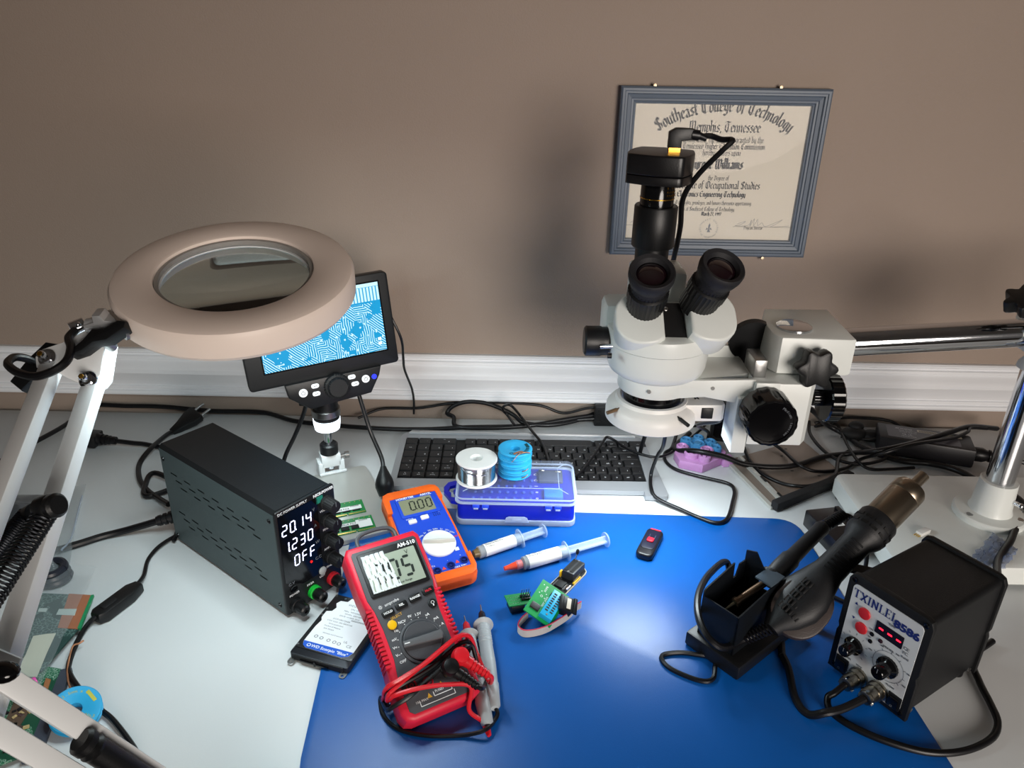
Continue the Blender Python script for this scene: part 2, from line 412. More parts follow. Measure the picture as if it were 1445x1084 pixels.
    b = B(); prism(b, [(-.009, -.022), (.004, -.024), (.009, .004), (.016, .016), (.008, .022), (-.004, .018), (-.008, .0)], -.006, .006, basis(D(56, 515, .618), ax, gu), bev=.002); obj('pivot_cap', b, BLK, t, True)
    # arms
    dirU = (EL-GA).normalized()
    for P in (GA, GB):
        b = B(); bar(b, P-dirU*.006, P+(EL-GA), .0125, .0125, up=gn, bev=.001); obj('upper_arm', b, WP, t, True)
    BP = base+V((0, 0, .075))
    lo = V((.0, -.02, -.024))
    L0 = D(-6, 950, .405); L1 = D(-20, 1022, .405)
    e0 = D(197, 1084, .47); dl = (e0-D(0, 958, .41)).normalized()
    for S in (L0, L1):
        b = B(); bar(b, S, S+dl*.255, .0125, .0125, up=V((.3, -.5, .8)), bev=.001); obj('lower_arm', b, WP, t, True)
    # elbow plate joining the arms
    b = B(); prism(b, [(-.018, -.03), (.012, -.034), (.022, .0), (.012, .03), (-.018, .026)], -.012, -.009, basis((EL+L1)/2+V((0, 0, 0)), ax, gu), bev=.0008); obj('elbow_plate', b, WP, t, True)
    b = B(); sphere(b, D(4, 949, .385), .007, (1.2, .9, .7)); cyl(b, D(4, 949, .385), D(-20, 955, .40), .005); obj('elbow_knob', b, BLKG, t, True)
    # springs with end caps
    def spring(a, c, cap=True):
        b = B(); helix(b, a, c, .0066, .00085, 25, 12, 5); obj('spring', b, mat('spring_steel', '2a2c30', .3, .8), t, True)
    s0 = D(66, 722, .485); s1 = D(-22, 858, .43)
    spring(s0, s1)
    b = B(); lathe(b, [(.0065, 0), (.0078, .002), (.0078, .010), (.0072, .011), (.0078, .012), (.0078, .016), (.006, .018)], axis(s0-V((.004, 0, -.002)), D(90, 716, .47)-D(50, 724, .48)), 20); obj('spring_cap', b, BLK, t, True)
    spring(D(40, 728, .53), D(-22, 800, .49))
    b = B(); lathe(b, [(.006, 0), (.0075, .003), (.0075, .012), (.006, .014)], axis(D(40, 730, .53), D(52, 722, .52)-D(34, 732, .53)), 20); obj('spring_cap', b, BLK, t, True)
    m0 = D(112, 1044, .43); m1 = m0+dl*.13
    b = B(); cyl(b, m0+dl*.01, m1, .0075, .0075, 20, .002); lathe(b, [(.006, 0), (.008, .002), (.008, .006), (.006, .008), (.008, .010), (.007, .014)], axis(m0, dl), 20); obj('spring_sleeve', b, BLK, t, True)
    # base with post and clamp on the desk edge
    pe = L0+dl*.255; pe2 = L1+dl*.255
    post = (pe+pe2)/2
    base2 = V((post.x, post.y, 0))
    b = B(); prism(b, rrect(.06, .05, .008), .0, .02, T(post.x, max(post.y, .40)), bev=.002)
    obj('base', b, WP, t, True)
    b = B(); cyl(b, V((post.x, max(post.y, .40), .02)), V((post.x, max(post.y, .40), .03)), .011); tube(b, [V((post.x, max(post.y, .40), .03)), post+V((0, 0, .0)), pe], .006, 10, 4); obj('post', b, STEEL, t, True)
    # lamp cord at the head
    b = B(); tube(b, [D(106, 466, .598), D(97, 477, .59), D(100, 490, .58), D(95, 508, .57), D(78, 522, .565), D(52, 531, .565), D(28, 527, .57), D(12, 516, .58), D(14, 508, .59), D(24, 504, .60), D(42, 508, .61), D(60, 520, .62), D(50, 545, .63), D(30, 600, .61)], .0032, 10)
    obj('cord', b, RUB, t, True)
    b = B(); cyl(b, D(100, 466, .6), D(120, 458, .605), .006); sphere(b, D(110, 458, .592), .0022); obj('cord_sleeve', b, CHR, t, True)
magnifier()
# ------------------------------------------------------------------ boom stand
def star(bm, r0, r1, n, h, M, bev=.002):
    P = []
    for k in range(n*8):
        a = 2*PI*k/(n*8); P.append(((r0+(r1-r0)*(.5+.5*math.cos(n*a)))*math.cos(a), (r0+(r1-r0)*(.5+.5*math.cos(n*a)))*math.sin(a)))
    return prism(bm, P, 0, h, M, bev=bev)
def boom():
    t = tag(empty('boom_stand', (.6, .82, 0)), 'white boom stand with a chrome post and horizontal chrome arm', 'stand')
    b = B(); prism(b, rrect(.30, .205, .016, 6, .605, .818), .006, .030, bev=.006, bevbot=False); 
    obj('base_plate', b, ENAM, t, True)
    for sx in (.47, .74):
        for sy in (.73, .90):
            b = B(); cyl(b, (sx, sy, 0.0), (sx, sy, .0065), .012); obj('rubber_foot', b, RUB, t, True)
    px, py = .618, .822
    pt = V((px, py, 0))
    b = B(); lathe(b, [(.042, .030), (.042, .036), (.040, .038), (.0255, .040), (.0235, .046), (.0215, .082), (.021, .0825), (.017, .0825)], T(px, py), 40); fl = obj('post_socket', b, ENAM, t, True)
    for a in (200, 320, 80):
        b = B(); cyl(b, (px+.034*math.cos(rad(a)), py+.034*math.sin(rad(a)), .0375), (px+.034*math.cos(rad(a)), py+.034*math.sin(rad(a)), .0392), .004); obj('screw', b, STEEL, t, True)
    b = B(); cyl(b, (px+.012, py-.018, .062), (px+.016, py-.026, .062), .003); sphere(b, (px+.0165, py-.027, .062), .0035); obj('set_screw', b, CHR, t, True)
    b = B(); cyl(b, (px, py, .08), (px, py, .31), .0162, n=32); obj('post', b, CHR, t, True)
    az = .2735
    AY = py+.012
    b = B(); cyl(b, (.345, .852, .2465), (.80, .838, .2895), .0168, n=40, bev=.001); obj('boom_arm', b, CHR, t, True)
    b = B(); box(b, px-.012, px+.045, py-.022, py+.05, az-.026, az+.030, bev=.006); obj('cross_clamp', b, ENAM, t, True)
    b = B(); lathe(b, [(.022, .235), (.021, .24), (.0175, .245)], T(px, py), 32); obj('clamp_collar', b, ENAM, t, True)
    b = B(); star(b, .014, .022, 6, .016, axis(Y(1446, 432, .825), (-.5, -.3, 1))); cyl(b, (px+.012, py+.004, az+.02), Y(1446, 432, .825), .005); obj('clamp_knob', b, BLK, t, True)
    return t
boom()
# ------------------------------------------------------------------ stereo microscope
def microscope():
    ax, ay = .1655, .79
    t = tag(empty('stereo_microscope', (ax, ay, .17)), 'white stereo microscope head with two black eyepieces hanging from the boom arm', 'microscope')
    A = T(ax, ay)
    b = B(); lathe(b, [(.030, .2025), (.0325, .203), (.0325, .222), (.030, .224)], A, 48); obj('objective_ring', b, BLKG, t, True)
    b = B(); lathe(b, [(.028, .218), (.0395, .2185), (.0405, .220), (.0405, .236), (.040, .240)], A, 48); obj('holder_collar', b, ENAM, t, True)
    b = B(); lathe(b, [(.041, .238), (.047, .239), (.052, .243), (.0545, .250), (.0555, .262), (.0555, .2735)], A, 64); obj('lower_drum', b, ENAM, t, True)
    b = B(); lathe(b, [(.0545, .2738), (.0562, .2742), (.0565, .286), (.0555, .2905), (.050, .2925)], A, 64); obj('upper_drum', b, ENAM, t, True)
    b = B(); box(b, ax-.06, ax+.04, ay+.005, ay+.05, .262, .312, bev=.008); obj('rear_housing', b, ENAM, t, True)
    for px, py, d, in ((857, 502, .815),):
        b = B(); cyl(b, D(px, py, d), D(px+6, py, d), .003); obj('set_screw', b, BLK, t, True)
    # zoom knobs
    b = B(); lathe(b, [(.014, 0), (.0165, .002), (.0165, .018), (.0155, .020), (.0155, .026), (.012, .027)], axis((ax-.082, ay-.002, .272), (1, 0, 0)), 40, .03, 20); obj('zoom_knob', b, BLK, t, True)
    b = B(); cyl(b, (ax-.066, ay-.018, .272), (ax-.05, ay-.016, .272), .0028); obj('zoom_shaft', b, CHR, t, True)
    b = B(); lathe(b, [(.015, 0), (.0165, .002), (.0165, .018), (.014, .020)], axis((ax+.052, ay+.0, .290), (1, 0, 0)), 40, .03, 20); obj('zoom_knob', b, BLK, t, True)
    # eyepiece prism housings and eyepieces
    for (c, f, hc, tw) in ((( 913, 419, .798), (921, 382, .762), (909, 444, .80), 6), ((996, 412, .80), (1022, 374, .765), (1004, 440, .80), -4)):
        p0 = D(*c); p1 = D(*f); d = (p1-p0).normalized()
        side = -1 if f[0] < 960 else 1
        h0 = D(*hc)
        d2 = V((.10*side+.04, -.62, .78)).normalized()
        xl = V((0, 0, 1)).cross(-d2); xl = V((1, 0, 0)) - d2*d2.x; xl.normalize()
        yl = d2.cross(xl)
        MH = basis(h0, xl, yl)
        P = []
        w, h = .030, .024
        # rounded oblong outline, wide arc on the outside
        P = rrect(.060, .064, .027, 8)
        P = [(x*(1-.10*(y < 0)*0), y) for x, y in P]
        inner = .021
        P = [(min(x, inner) if side < 0 else max(x, -inner), y) for x, y in P]
        b = B(); prism(b, P, -.036, -.004, MH, bev=.003, seg=3)
        hs = obj('prism_housing', b, ENAM, t, True, smooth=40)
        M = axis(p0-d*.004, d)
        b = B(); lathe(b, [(.0195, -.02), (.0195, .002), (.021, .003), (.021, .016), (.0195, .017), (.0185, .0175), (.0185, .021)], M, 64, .035, 32); obj('diopter_ring', b, BLK, t, True, label='ribbed black diopter ring')
        L = (p1-p0).length+.004
        b = B(); lathe(b, [(.0185, .018), (.0185, .026), (.0215, L-.016), (.0235, L-.008), (.0235, L-.002), (.0222, L), (.0180, L-.0015), (.0165, L-.004), (.0155, L-.006)], M, 48, cap=False); ec = obj('eyecup', b, mat('eyecup_rubber', '1b1b1f', .6, bump=.3, bs=1500), t, True)
        b = B(); lathe(b, [(.0157, L-.0070), (.013, L-.0050), (.009, L-.0036), (.0045, L-.0029), (0, L-.0027)], M, 40, cap=False); obj('eye_lens', b, mat('coated_lens', '14040a', .03, var=0, coat=1., spec=.9), t, True, label='dark coated eyepiece lens')
    # dark plate between the housings
    M = axis(D(947, 462, .80), (.0, -.62, .78))
    b = B(); prism(b, [(-.016, -.022), (.020, -.022), (.014, .036), (-.010, .036)], -.03, -.009, M, bev=.0008); obj('centre_plate', b, BLKM, t, True)
    for q in ((.0, -.0135), (-.002, .028)):
        b = B(); lathe(b, [(.0028, -.010), (.0028, -.0085), (.002, -.008), (.0008, -.0086), (0, -.0086)], M @ T(q[0], q[1]), 16); obj('screw', b, STEEL, t, True)
    # trinocular port behind
    b = B(); box(b, ax-.028, ax+.03, ay+.02, ay+.075, .285, .345, bev=.006); obj('trinocular_block', b, ENAM, t, True)
    # holder arm to the focus mount
    b = B(); prism(b, [(.03, -.032), (.105, -.010), (.105, .040), (.03, .034)], .234, .2405, A, bev=.0006)
    obj('arm_web', b, ENAM, t, True)
    b = B(); prism(b, [(ax+.02, .2185), (ax+.02, .240), (ax+.104, .243), (ax+.104, .212), (ax+.088, .214), (ax+.05, .221)], 0, .006, basis((0, ay-.028, 0), (1, 0, 0), (0, 0, 1)) , bev=.001)
    obj('arm_side', b, ENAM, t, True)
    b = B(); prism(b, [(ax+.03, .224), (ax+.03, .252), (ax+.104, .256), (ax+.104, .214), (ax+.06, .224)], 0, .006, basis((0, ay+.040, 0), (1, 0, 0), (0, 0, 1)), bev=.001)
    obj('arm_side', b, ENAM, t, True)
    for q in ((ax+.058, ay-.0345, .232), (ax-.012, ay-.0405, .229)):
        b = B(); cyl(b, V(q), V(q)+V((0, .003, 0)), .0022); obj('set_screw', b, STEEL, t, True)
    # focus mount
    fx = .298
    b = B(); prism(b, [(-.030, -.022), (.030, -.022), (.038, -.012), (.038, .026), (-.030, .026)], .166, .2415, T(fx, .772), bev=.002); obj('focus_body', b, ENAM, t, True)
    b = B(); box(b, fx-.047, fx-.0305, .750, .790, .155, .2235, bev=.0015); obj('rack_plate', b, ENAM, t, True)
    b = B(); box(b, fx-.030, fx-.004, .7485, .752, .222, .2425, bev=.0008); obj('cover_plate', b, ENAM, t, True)
    b = B(); cyl(b, (fx-.022, .7475, .235), (fx-.022, .750, .235), .003); obj('screw', b, STEEL, t, True)
    b = B(); box(b, fx-.030, fx-.016, .765, .80, .2415, .262, bev=.001); obj('dovetail', b, STEEL, t, True)
    KM = axis((fx-.018, .748, .2115), (-.02, -1, 0))
    b = B(); lathe(b, [(.024, 0), (.0275, .001), (.0275, .030), (.0265, .033), (.0245, .034), (.0245, .0335), (.022, .0335), (.022, .0325), (0, .0325)], KM, 72, .02, 18); k = obj('focus_knob', b, BLKG, t, True)
    b = B()
    for i, ch in enumerate('Nosiw'):
        pass
    for s, a0 in (('Medium', 62), ('Tension', 2)):
        for i, ch in enumerate(s):
            a = rad(a0-i*7.5); text_bm(b, ch, .0042, basis((fx-.018, .748, .2115), (1, 0, 0), (0, 0, 1)) @ T(.0195*math.cos(a), .0195*math.sin(a), .0328) @ Mx.Rotation(a-PI/2, 4, 'Z'))
    obj('knob_lettering', b, INKG, t, True, smooth=0)
    b = B(); lathe(b, [(.024, 0), (.0275, .002), (.0275, .028), (.024, .03)], axis((fx-.018, .800, .2115), (0, 1, 0)), 72, .02, 18); obj('focus_knob', b, BLKG, t, True)
    # tension knob on the right
    b = B(); cyl(b, (fx+.036, .765, .219), (fx+.052, .765, .219), .0022); obj('tension_shaft', b, BRASS, t, True)
    b = B(); lathe(b, [(.009, 0), (.009, .011), (.007, .0115), (.025, .012), (.0265, .0135), (.0265, .026), (.024, .028), (0, .028)], axis((fx+.0395, .765, .219), (1, 0, 0)), 72, .03, 24); obj('tension_knob', b, BLKG, t, True)
    # pillow block that clamps the boom arm
    b = B(); prism(b, [(-.036, -.037), (.038, -.040), (.044, -.038), (.048, .060), (-.028, .058), (-.042, .020), (-.043, -.025)], .242, .2855, T(.333, .812), bev=.003); obj('pillow_block', b, ENAM, t, True)
    b = B(); lathe(b, [(.0195, .2855), (.0195, .288), (.0170, .2895), (0, .290)], T(.319, .806), 40); obj('chrome_cap', b, CHR, t, True)
    MK = axis((.330, .764, .258), (.02, -1, .10))
    b = B(); star(b, .0165, .0225, 6, .018, MK, .003); obj('star_knob', b, BLK, t, True)
    b = B(); cyl(b, (.330, .76, .258), (.330, .776, .258), .006); obj('knob_shaft', b, STEEL, t, True)
    b = B(); cyl(b, (.318, .80, .236), (.318, .80, .246), .015); obj('spigot', b, STEEL, t, True)
    b = B(); lathe(b, [(.026, .0), (.026, .008), (.02, .010)], axis((fx-.018, .82, .262), (0, 1, .2)), 40); obj('rear_disc', b, BLK, t, True)
microscope()
def ring_light():
    ax, ay = .1655, .79
    t = tag(empty('ring_light', (ax, ay, .17)), 'white LED ring light glowing under the stereo microscope head', 'lamp')
    A = T(ax, ay)
    W2 = mat('ring_light_white', 'ecebe8', .4, var=.02)
    b = B(); lathe(b, [(.034, .181), (.034, .205), (.0365, .2065), (.040, .206), (.0415, .202), (.047, .1985), (.0505, .194), (.0515, .188), (.0515, .180), (.0495, .1785), (.047, .1785), (.047, .1815), (.034, .1815)], A, 72, cap=False); obj('ring_housing', b, W2, t, True)
    b = B(); lathe(b, [(.0345, .1808), (.0468, .1808)], A, 72, cap=False); obj('led_ring', b, emis('ring_led_glow', (.93, .98, 1), E_RING), t, True, label='glowing white LED face')
    b = B(); prism(b, [(.030, -.022), (.076, -.020), (.080, -.016), (.080, .016), (.076, .02), (.03, .03)], .184, .205, A, bev=.002); obj('switch_box', b, W2, t, True)
    b = B(); box(b, ax+.053, ax+.066, ay-.0225, ay-.0195, .1885, .2015, bev=.0008); s = obj('rocker_switch', b, BLK, t, True)
    b = B(); prism(b, [(-.004, -.005), (.004, -.005), (.004, .005), (-.004, .005)], 0, .0015, basis((ax+.0595, ay-.0225, .195), (1, 0, 0), (0, 0, 1)), bev=.0004); text_bm(b, 'I', .003, basis((ax+.0595, ay-.0242, .197), (1, 0, 0), (0, 0, 1))); text_bm(b, 'O', .003, basis((ax+.0595, ay-.0242, .193), (1, 0, 0), (0, 0, 1))); obj('rocker', b, mat('dark_grey_plastic', '2c2e31', .4), s, True)
    for i, (a, L, m) in enumerate(((208, .028, STEEL), (300, .030, BLK), (80, .02, STEEL))):
        d = V((math.cos(rad(a)), math.sin(rad(a)), -.12)); p = V((ax, ay, .204))+d*.033
        b = B(); cyl(b, p, p+d*L*.55, .0013); cyl(b, p+d*L*.55, p+d*L, .0022, n=12); obj('thumb_screw', b, m if i != 0 else mat('bronze_screw', '8a6f55', .35, .8), t, True)
    text('maker_mark', 'M', .008, basis((ax+.048, ay+.004, .2052), (1, .1, 0), (0, 1, 0)), INKK, t) if False else None
    b = B(); text_bm(b, 'M', .008, basis((ax+.050, ay-.004, .2052), (1, .1, 0), (0, 1, 0)), bold=.0001); obj('lettering', b, INKK, t, True, smooth=0)
    b = B(); tube(b, [V((ax+.075, ay+.01, .19)), V((ax+.088, ay+.02, .165)), D(985, 600, .98), Z(1000, 612, .02), Z(990, 640, .006)], .0025, 8); obj('cord', b, RUB, t, True)
ring_light()
def scope_camera():
    cx, cy = .158, .838
    t = tag(empty('microscope_camera', (cx, cy, .345)), 'black square digital camera on a tube above the microscope with a USB lead', 'camera')
    A = T(cx, cy)
    b = B(); lathe(b, [(.0185, .330), (.0185, .366), (.0225, .3665), (.0235, .368), (.0235, .4105), (.0225, .412)], A, 48); obj('photo_tube', b, BLK, t, True)
    b = B(); lathe(b, [(.0182, .411), (.0182, .436), (.0175, .437)], A, 48); obj('adapter_tube', b, BLKG, t, True)
    b = B(); lathe(b, [(.0184, .4195), (.0187, .4198), (.0187, .4206), (.0184, .4209)], A, 48); obj('gold_band', b, BRASS, t, True)
    b = B(); lathe(b, [(.0178, .4365), (.0178, .440)], A, 40); obj('mount_ring', b, CHR, t, True)
    b = B()
    for i, (s, z) in enumerate((('0.5X', .4325), ('Adapter', .4285), ('FMA050', .4245))): 
        for j, ch in enumerate(s):
            a = rad(-66+j*9); text_bm(b, ch, .0034, basis((cx+.0184*math.cos(a), cy+.0184*math.sin(a), z), (-math.sin(a), math.cos(a), 0), (0, 0, 1)))
    obj('adapter_lettering', b, BRASS, t, True, smooth=0)
    M = T(cx+.000, cy, 0) @ Mx.Rotation(rad(-22), 4, 'Z')
    P = []
    w = .0305
    for sx, sy, a0 in ((1, 1, 0), (-1, 1, 90), (-1, -1, 180), (1, -1, 270)):
        for k in range(4):
            a = rad(a0+90*k/3); P.append((sx*(w-.006)+.006*math.cos(a), sy*(w-.006)+.006*math.sin(a)))
        # slight outward bow of each side
    P2 = []
    for i in range(len(P)):
        p = V(P[i]); q = V(P[(i+1) % len(P)]); P2.append(tuple(p))
        if (q-p).length > .01:
            for f in (.25, .5, .75):
                m = p.lerp(q, f); P2.append(tuple(m+m.normalized()*.004*math.sin(PI*f)))
    b = B(); prism(b, P2, .4375, .4465, M, bev=.0008); bd = obj('camera_body', b, mat('camera_black', '121113', .35, bump=.1, bs=900), t, True)
    b = B(); prism(b, P2, .4468, .4680, M, bev=.0020, seg=3); obj('camera_back', b, mat('camera_black', '121113', .35), t, True)
    pl = V((cx+.012, cy-.003, .4676))
    b = B(); box(b, -.006, .006, -.003, .003, 0, .008, T(*pl)); obj('usb_port', b, BRASS, t, True)
    b = B(); prism(b, [(-.007, .005), (.007, .005), (.007, .012), (.018, .013), (.018, .0245), (.006, .025), (.0, .025), (-.007, .021)], -.005, .005, basis(pl, (1, -.05, 0), (0, 0, 1)), bev=.0018); obj('usb_plug', b, BLK, t, True)
    q = pl+V((.016, -.002, .0188))
    b = B(); cyl(b, q, q+V((.008, 0, -.001)), .0055); cyl(b, q+V((.008, 0, -.001)), q+V((.016, 0, -.004)), .004, .003); obj('strain_relief', b, RUB, t, True)
    b = B(); tube(b, [q+V((.01, 0, -.002)), Y(1003, 192, .835), Y(1018, 197, .83), Y(1031, 197, .825), Y(1033, 200, .82), Y(1020, 212, .82), Y(985, 247, .83), Y(964, 280, .84), Y(960, 320, .855), Y(953, 355, .87), Y(945, 385, .89), V((.19, .93, .28)), V((.21, .98, .12)), V((.20, 1.0, .004))], .003, 8); obj('usb_lead', b, RUB, t, True)
scope_camera()
# ------------------------------------------------------------------ bench power supply
def psu():
    t = tag(empty('power_supply', M=frame_at((-.2948, .7414, 0), 0, 0, -37.9)), 'black bench DC power supply with white glowing digits on the white desk', 'power supply')
    d, w, h = .110, .0375, .135
    case = mat('psu_black_case', '111214', .5, .2, bump=.3, bs=1500)
    # cover: top and right and back, with slotted left side
    b = B(); prism(b, [(-w, .004), (w, .004), (w, h-.004), (w-.004, h), (-w+.004, h), (-w, h-.004)], 0, 2*d-.004, basis((-d, 0, 0), (0, 1, 0), (0, 0, 1)))
    for f in list(b.faces):
        if f.normal.y < -.9 or (f.calc_center_median().y < -w+1e-4): b.faces.remove(f)
    obj('cover', b, case, t, smooth=20)
    rects = []
    for row0, x0, x1 in ((.093, -.092, .085), (.040, -.090, .080)):
        for c in range(6):
            for r in range(3):
                x = x0+.028*c+.0085*(2-r); z = row0+(-.0072)*(2-r)+.0145-.0045
                rects.append((x, x+.013, z, z+.0017))
    b = B(); panel_holes(b, -d, d-.004, .004, h-.004, rects, basis((0, -w, 0), (1, 0, 0), (0, 0, 1)))
    obj('vented_side', b, mat('psu_lamplit_side', '465456', .5, .15, bump=.2, bs=1500), t, smooth=0, label='side panel with rows of vent slots, lamplight painted in as paler grey')  # lamplight on this side is put into a paler colour than the case
    b = B(); box(b, -d+.01, d-.01, -w+.012, -w+.014, .008, h-.008); obj('shade_backing', b, BLKM, t)  # added black sheet so the slots look as dark as the shaded inside
    for x, z in ((-d+.006, .118), (d-.012, .121), (-d+.006, .01), (d-.012, .012)):
        b = B(); lathe(b, [(.0027, 0), (.0024, .0012), (.001, .0014), (.0008, .0008), (0, .0008)], basis((x, -w, z), (1, 0, 0), (0, 0, 1)), 14); obj('screw', b, BLKG, t)
    for x in (-.08, .08):
        for y in (-.025, .025):
            b = B(); cyl(b, (x, y, 0), (x, y, .0045), .006); obj('rubber_foot', b, RUB, t)
    F = basis((d-.004, 0, 0), (0, 1, 0), (0, 0, 1))      # front: x = right, y = up, z = out
    b = B(); prism(b, rrect(2*w+.001, h-.003, .003, 4, 0, h/2+.0015), 0, .004, F, bev=.001); obj('front_panel', b, BLK, t)
    fz = .0042
    b = B(); prism(b, [(-.0355, .129), (.013, .129), (.0145, .127), (.0135, .040), (.008, .033), (-.014, .033), (-.0355, .046)], .0038, .0046, F); obj('display_window', b, BLKG, t, label='glossy black display window')
    DG = emis('psu_digit_glow', (.86, .88, 1), 2.6)
    for s, x, z in (('20.14', -.0325, .104), ('1.230', -.0325, .0825), ('OFF', -.0215, .061)):
        b = B(); seg7(b, s, .0058, .0125, .0014, .0044, F @ T(x, z, .0047), .06); obj('display_digits', b, DG, t, smooth=0, label='glowing white reading %s' % s)
    b = B()
    for s, x, z in (('V', .0085, .1165), ('A', .0090, .096), ('W', .0095, .0745), ('C.C', .0085, .0545), ('C.V', -.0285, .0415)): text_bm(b, s, .0052, F @ T(x, z, .0048))
    obj('unit_lettering', b, INKG, t, smooth=0)
    b = B(); cyl(b, F @ V((-.001, .0545, .0044)), F @ V((-.001, .0545, .0052)), .0012); obj('indicator_led', b, emis('red_led', (1, .06, .03), 4), t)
    b = B()
    text_bm(b, 'DC POWER SUPPLY', .0042, F @ T(-.0165, .1312, fz)); text_bm(b, 'NICE-POWER', .0044, F @ T(.0235, .1312, fz), bold=.0002)
    for s, x, z in (('VOLTAGE', .0115, .124), ('VOLTS', .022, .1085), ('FINE', .022, .084), ('AMPS', .022, .0585), ('FINE', .022, .0345), ('POWER', -.0262, .0262), ('5V/2A', -.005, .0265), ('OUT', .0115, .0272)): text_bm(b, s, .0037, F @ T(x, z, fz))
    obj('front_lettering', b, INKW, t, smooth=0)
    b = B(); prism(b, rrect(.009, .008, .0004, 2), .0042, .0046, F @ T(.0175, .1245)); obj('sticker', b, mat('green_sticker', '1d7d6c', .5), t)
    for z in (.1175, .0945, .0700, .0455):
        b = B(); lathe(b, [(.0082, 0), (.0082, .003), (.0072, .0035), (.0068, .016), (.0062, .0172), (0, .0172)], F @ T(.0255, z, .004), 48, .05, 20); k = obj('control_knob', b, BLKM, t)
        b = B(); box(b, -.0004, .0004, .001, .006, .0170, .0176, F @ T(.0255, z, .004)); obj('pointer', b, INKG, k)
    def post(x, z, m, nm):
        b = B(); lathe(b, [(.0078, 0), (.0078, .0045), (.007, .005)], F @ T(x, z, .004), 28); p = obj('binding_post', b, m, t, label=nm)
        b = B(); lathe(b, [(.006, .005), (.0066, .006), (.0062, .017), (.0045, .0185), (.0022, .0186), (.0022, .016), (0, .016)], F @ T(x, z, .004), 32, .05, 14); obj('post_cap', b, BLK, p)
    post(-.0265, .0125, BLK, 'black binding post'); post(-.002, .0145, mat('green_plastic', '18b23a', .35), 'green binding post'); post(.0245, .0165, mat('red_plastic', 'c8202c', .35), 'red binding post')
    for x, z in ((-.020, .0045), (.004, .0065)):
        b = B(); prism(b, rrect(.014, .0032, .001, 3), .004, .010, F @ T(x, z), bev=.0006); obj('post_tab', b, mat('brown_bakelite', '3a2a26', .5), t)
    b = B(); lathe(b, [(.0045, 0), (.0045, .0012), (.0034, .0013), (.0034, .0008), (0, .0008)], F @ T(-.0265, .0335, .004), 24); obj('power_button', b, BLKG, t)
    b = B(); lathe(b, [(.0047, 0), (.0047, .0018), (.0035, .0026), (0, .0028)], F @ T(.012, .0345, .004), 24); obj('output_button', b, mat('grey_button', 'a9acac', .4), t)
    b = B(); box(b, -.010, .001, .0315, .0355, .0038, .0043, F); obj('usb_slot', b, mat('slot_dark', '050505', .5), t)
    b = B(); box(b, -.017, .017, -.018, .018, .018, .05, basis((-d, 0, 0), (0, 0, 1), (0, 1, 0)) @ T(0, 0, 0) if False else T(0, 0, 0)) if False else None
psu()
# ------------------------------------------------------------------ digital microscope with a screen
def pcb_screen():
    m = bpy.data.materials.new('screen_circuit_picture'); m.use_nodes = True; MATS['scr'] = m
    nt = m.node_tree; bs = nt.nodes['Principled BSDF']; L = nt.links.new; N = nt.nodes.new
    bs.inputs['Base Color'].default_value = (.01, .01, .012, 1); bs.inputs['Roughness'].default_value = .12
    tc = N('ShaderNodeTexCoord'); sep = N('ShaderNodeSeparateXYZ'); L(tc.outputs['Object'], sep.inputs[0])
    def math_(op, a, b_=None):
        n = N('ShaderNodeMath'); n.operation = op
        for i, q in enumerate((a, b_)):
            if q is None: continue
            if isinstance(q, (int, float)): n.inputs[i].default_value = q
            else: L(q, n.inputs[i])
        return n.outputs[0]
    # bundles of traces: each cell of a coarse mosaic runs its lines along x, y or a diagonal
    y = sep.outputs['Y']; x = sep.outputs['X']
    nzd = N('ShaderNodeTexNoise'); nzd.inputs['Scale'].default_value = 60; L(tc.outputs['Object'], nzd.inputs['Vector'])
    wob = math_('MULTIPLY', math_('SUBTRACT', nzd.outputs['Fac'], .5), .004)
    vo = N('ShaderNodeTexVoronoi'); vo.feature = 'F1'; vo.distance = 'MANHATTAN'; vo.inputs['Scale'].default_value = 75; L(tc.outputs['Object'], vo.inputs['Vector'])
    cs = N('ShaderNodeSeparateColor'); L(vo.outputs['Color'], cs.inputs[0]); rnd_ = cs.outputs[0]
    def lines(c, f=2300.0): return math_('GREATER_THAN', math_('SINE', math_('MULTIPLY', math_('ADD', c, wob), f)), .45)
    lx = math_('MULTIPLY', lines(x), math_('LESS_THAN', rnd_, .36))
    ly = math_('MULTIPLY', lines(y), math_('MULTIPLY', math_('GREATER_THAN', rnd_, .36), math_('LESS_THAN', rnd_, .58)))
    ld = math_('MULTIPLY', lines(math_('ADD', x, y), 1650.0), math_('GREATER_THAN', rnd_, .58))
    tr = math_('MAXIMUM', math_('MAXIMUM', lx, ly), ld)
    v2 = N('ShaderNodeTexVoronoi'); v2.feature = 'F1'; v2.inputs['Scale'].default_value = 120; L(tc.outputs['Object'], v2.inputs['Vector'])
    both = math_('MAXIMUM', math_('MULTIPLY', tr, math_('GREATER_THAN', cs.outputs[1], .18)), math_('LESS_THAN', v2.outputs['Distance'], .16))
    fing = math_('GREATER_THAN', math_('SINE', math_('MULTIPLY', x, 1500.0)), -.45)
    in_f = math_('MULTIPLY', math_('GREATER_THAN', y, .022), math_('LESS_THAN', y, .040))
    top = math_('GREATER_THAN', y, .0405)
    v = math_('MAXIMUM', math_('ADD', math_('MULTIPLY', both, math_('LESS_THAN', y, .0195)), math_('MULTIPLY', fing, in_f)), top)
    r = N('ShaderNodeValToRGB'); L(v, r.inputs['Fac']); r.color_ramp.elements[0].color = lin('0796cc'); r.color_ramp.elements[1].color = lin('c8f3ff')
    L(r.outputs['Color'], bs.inputs['Emission Color']); bs.inputs['Emission Strength'].default_value = 1.2
    return m
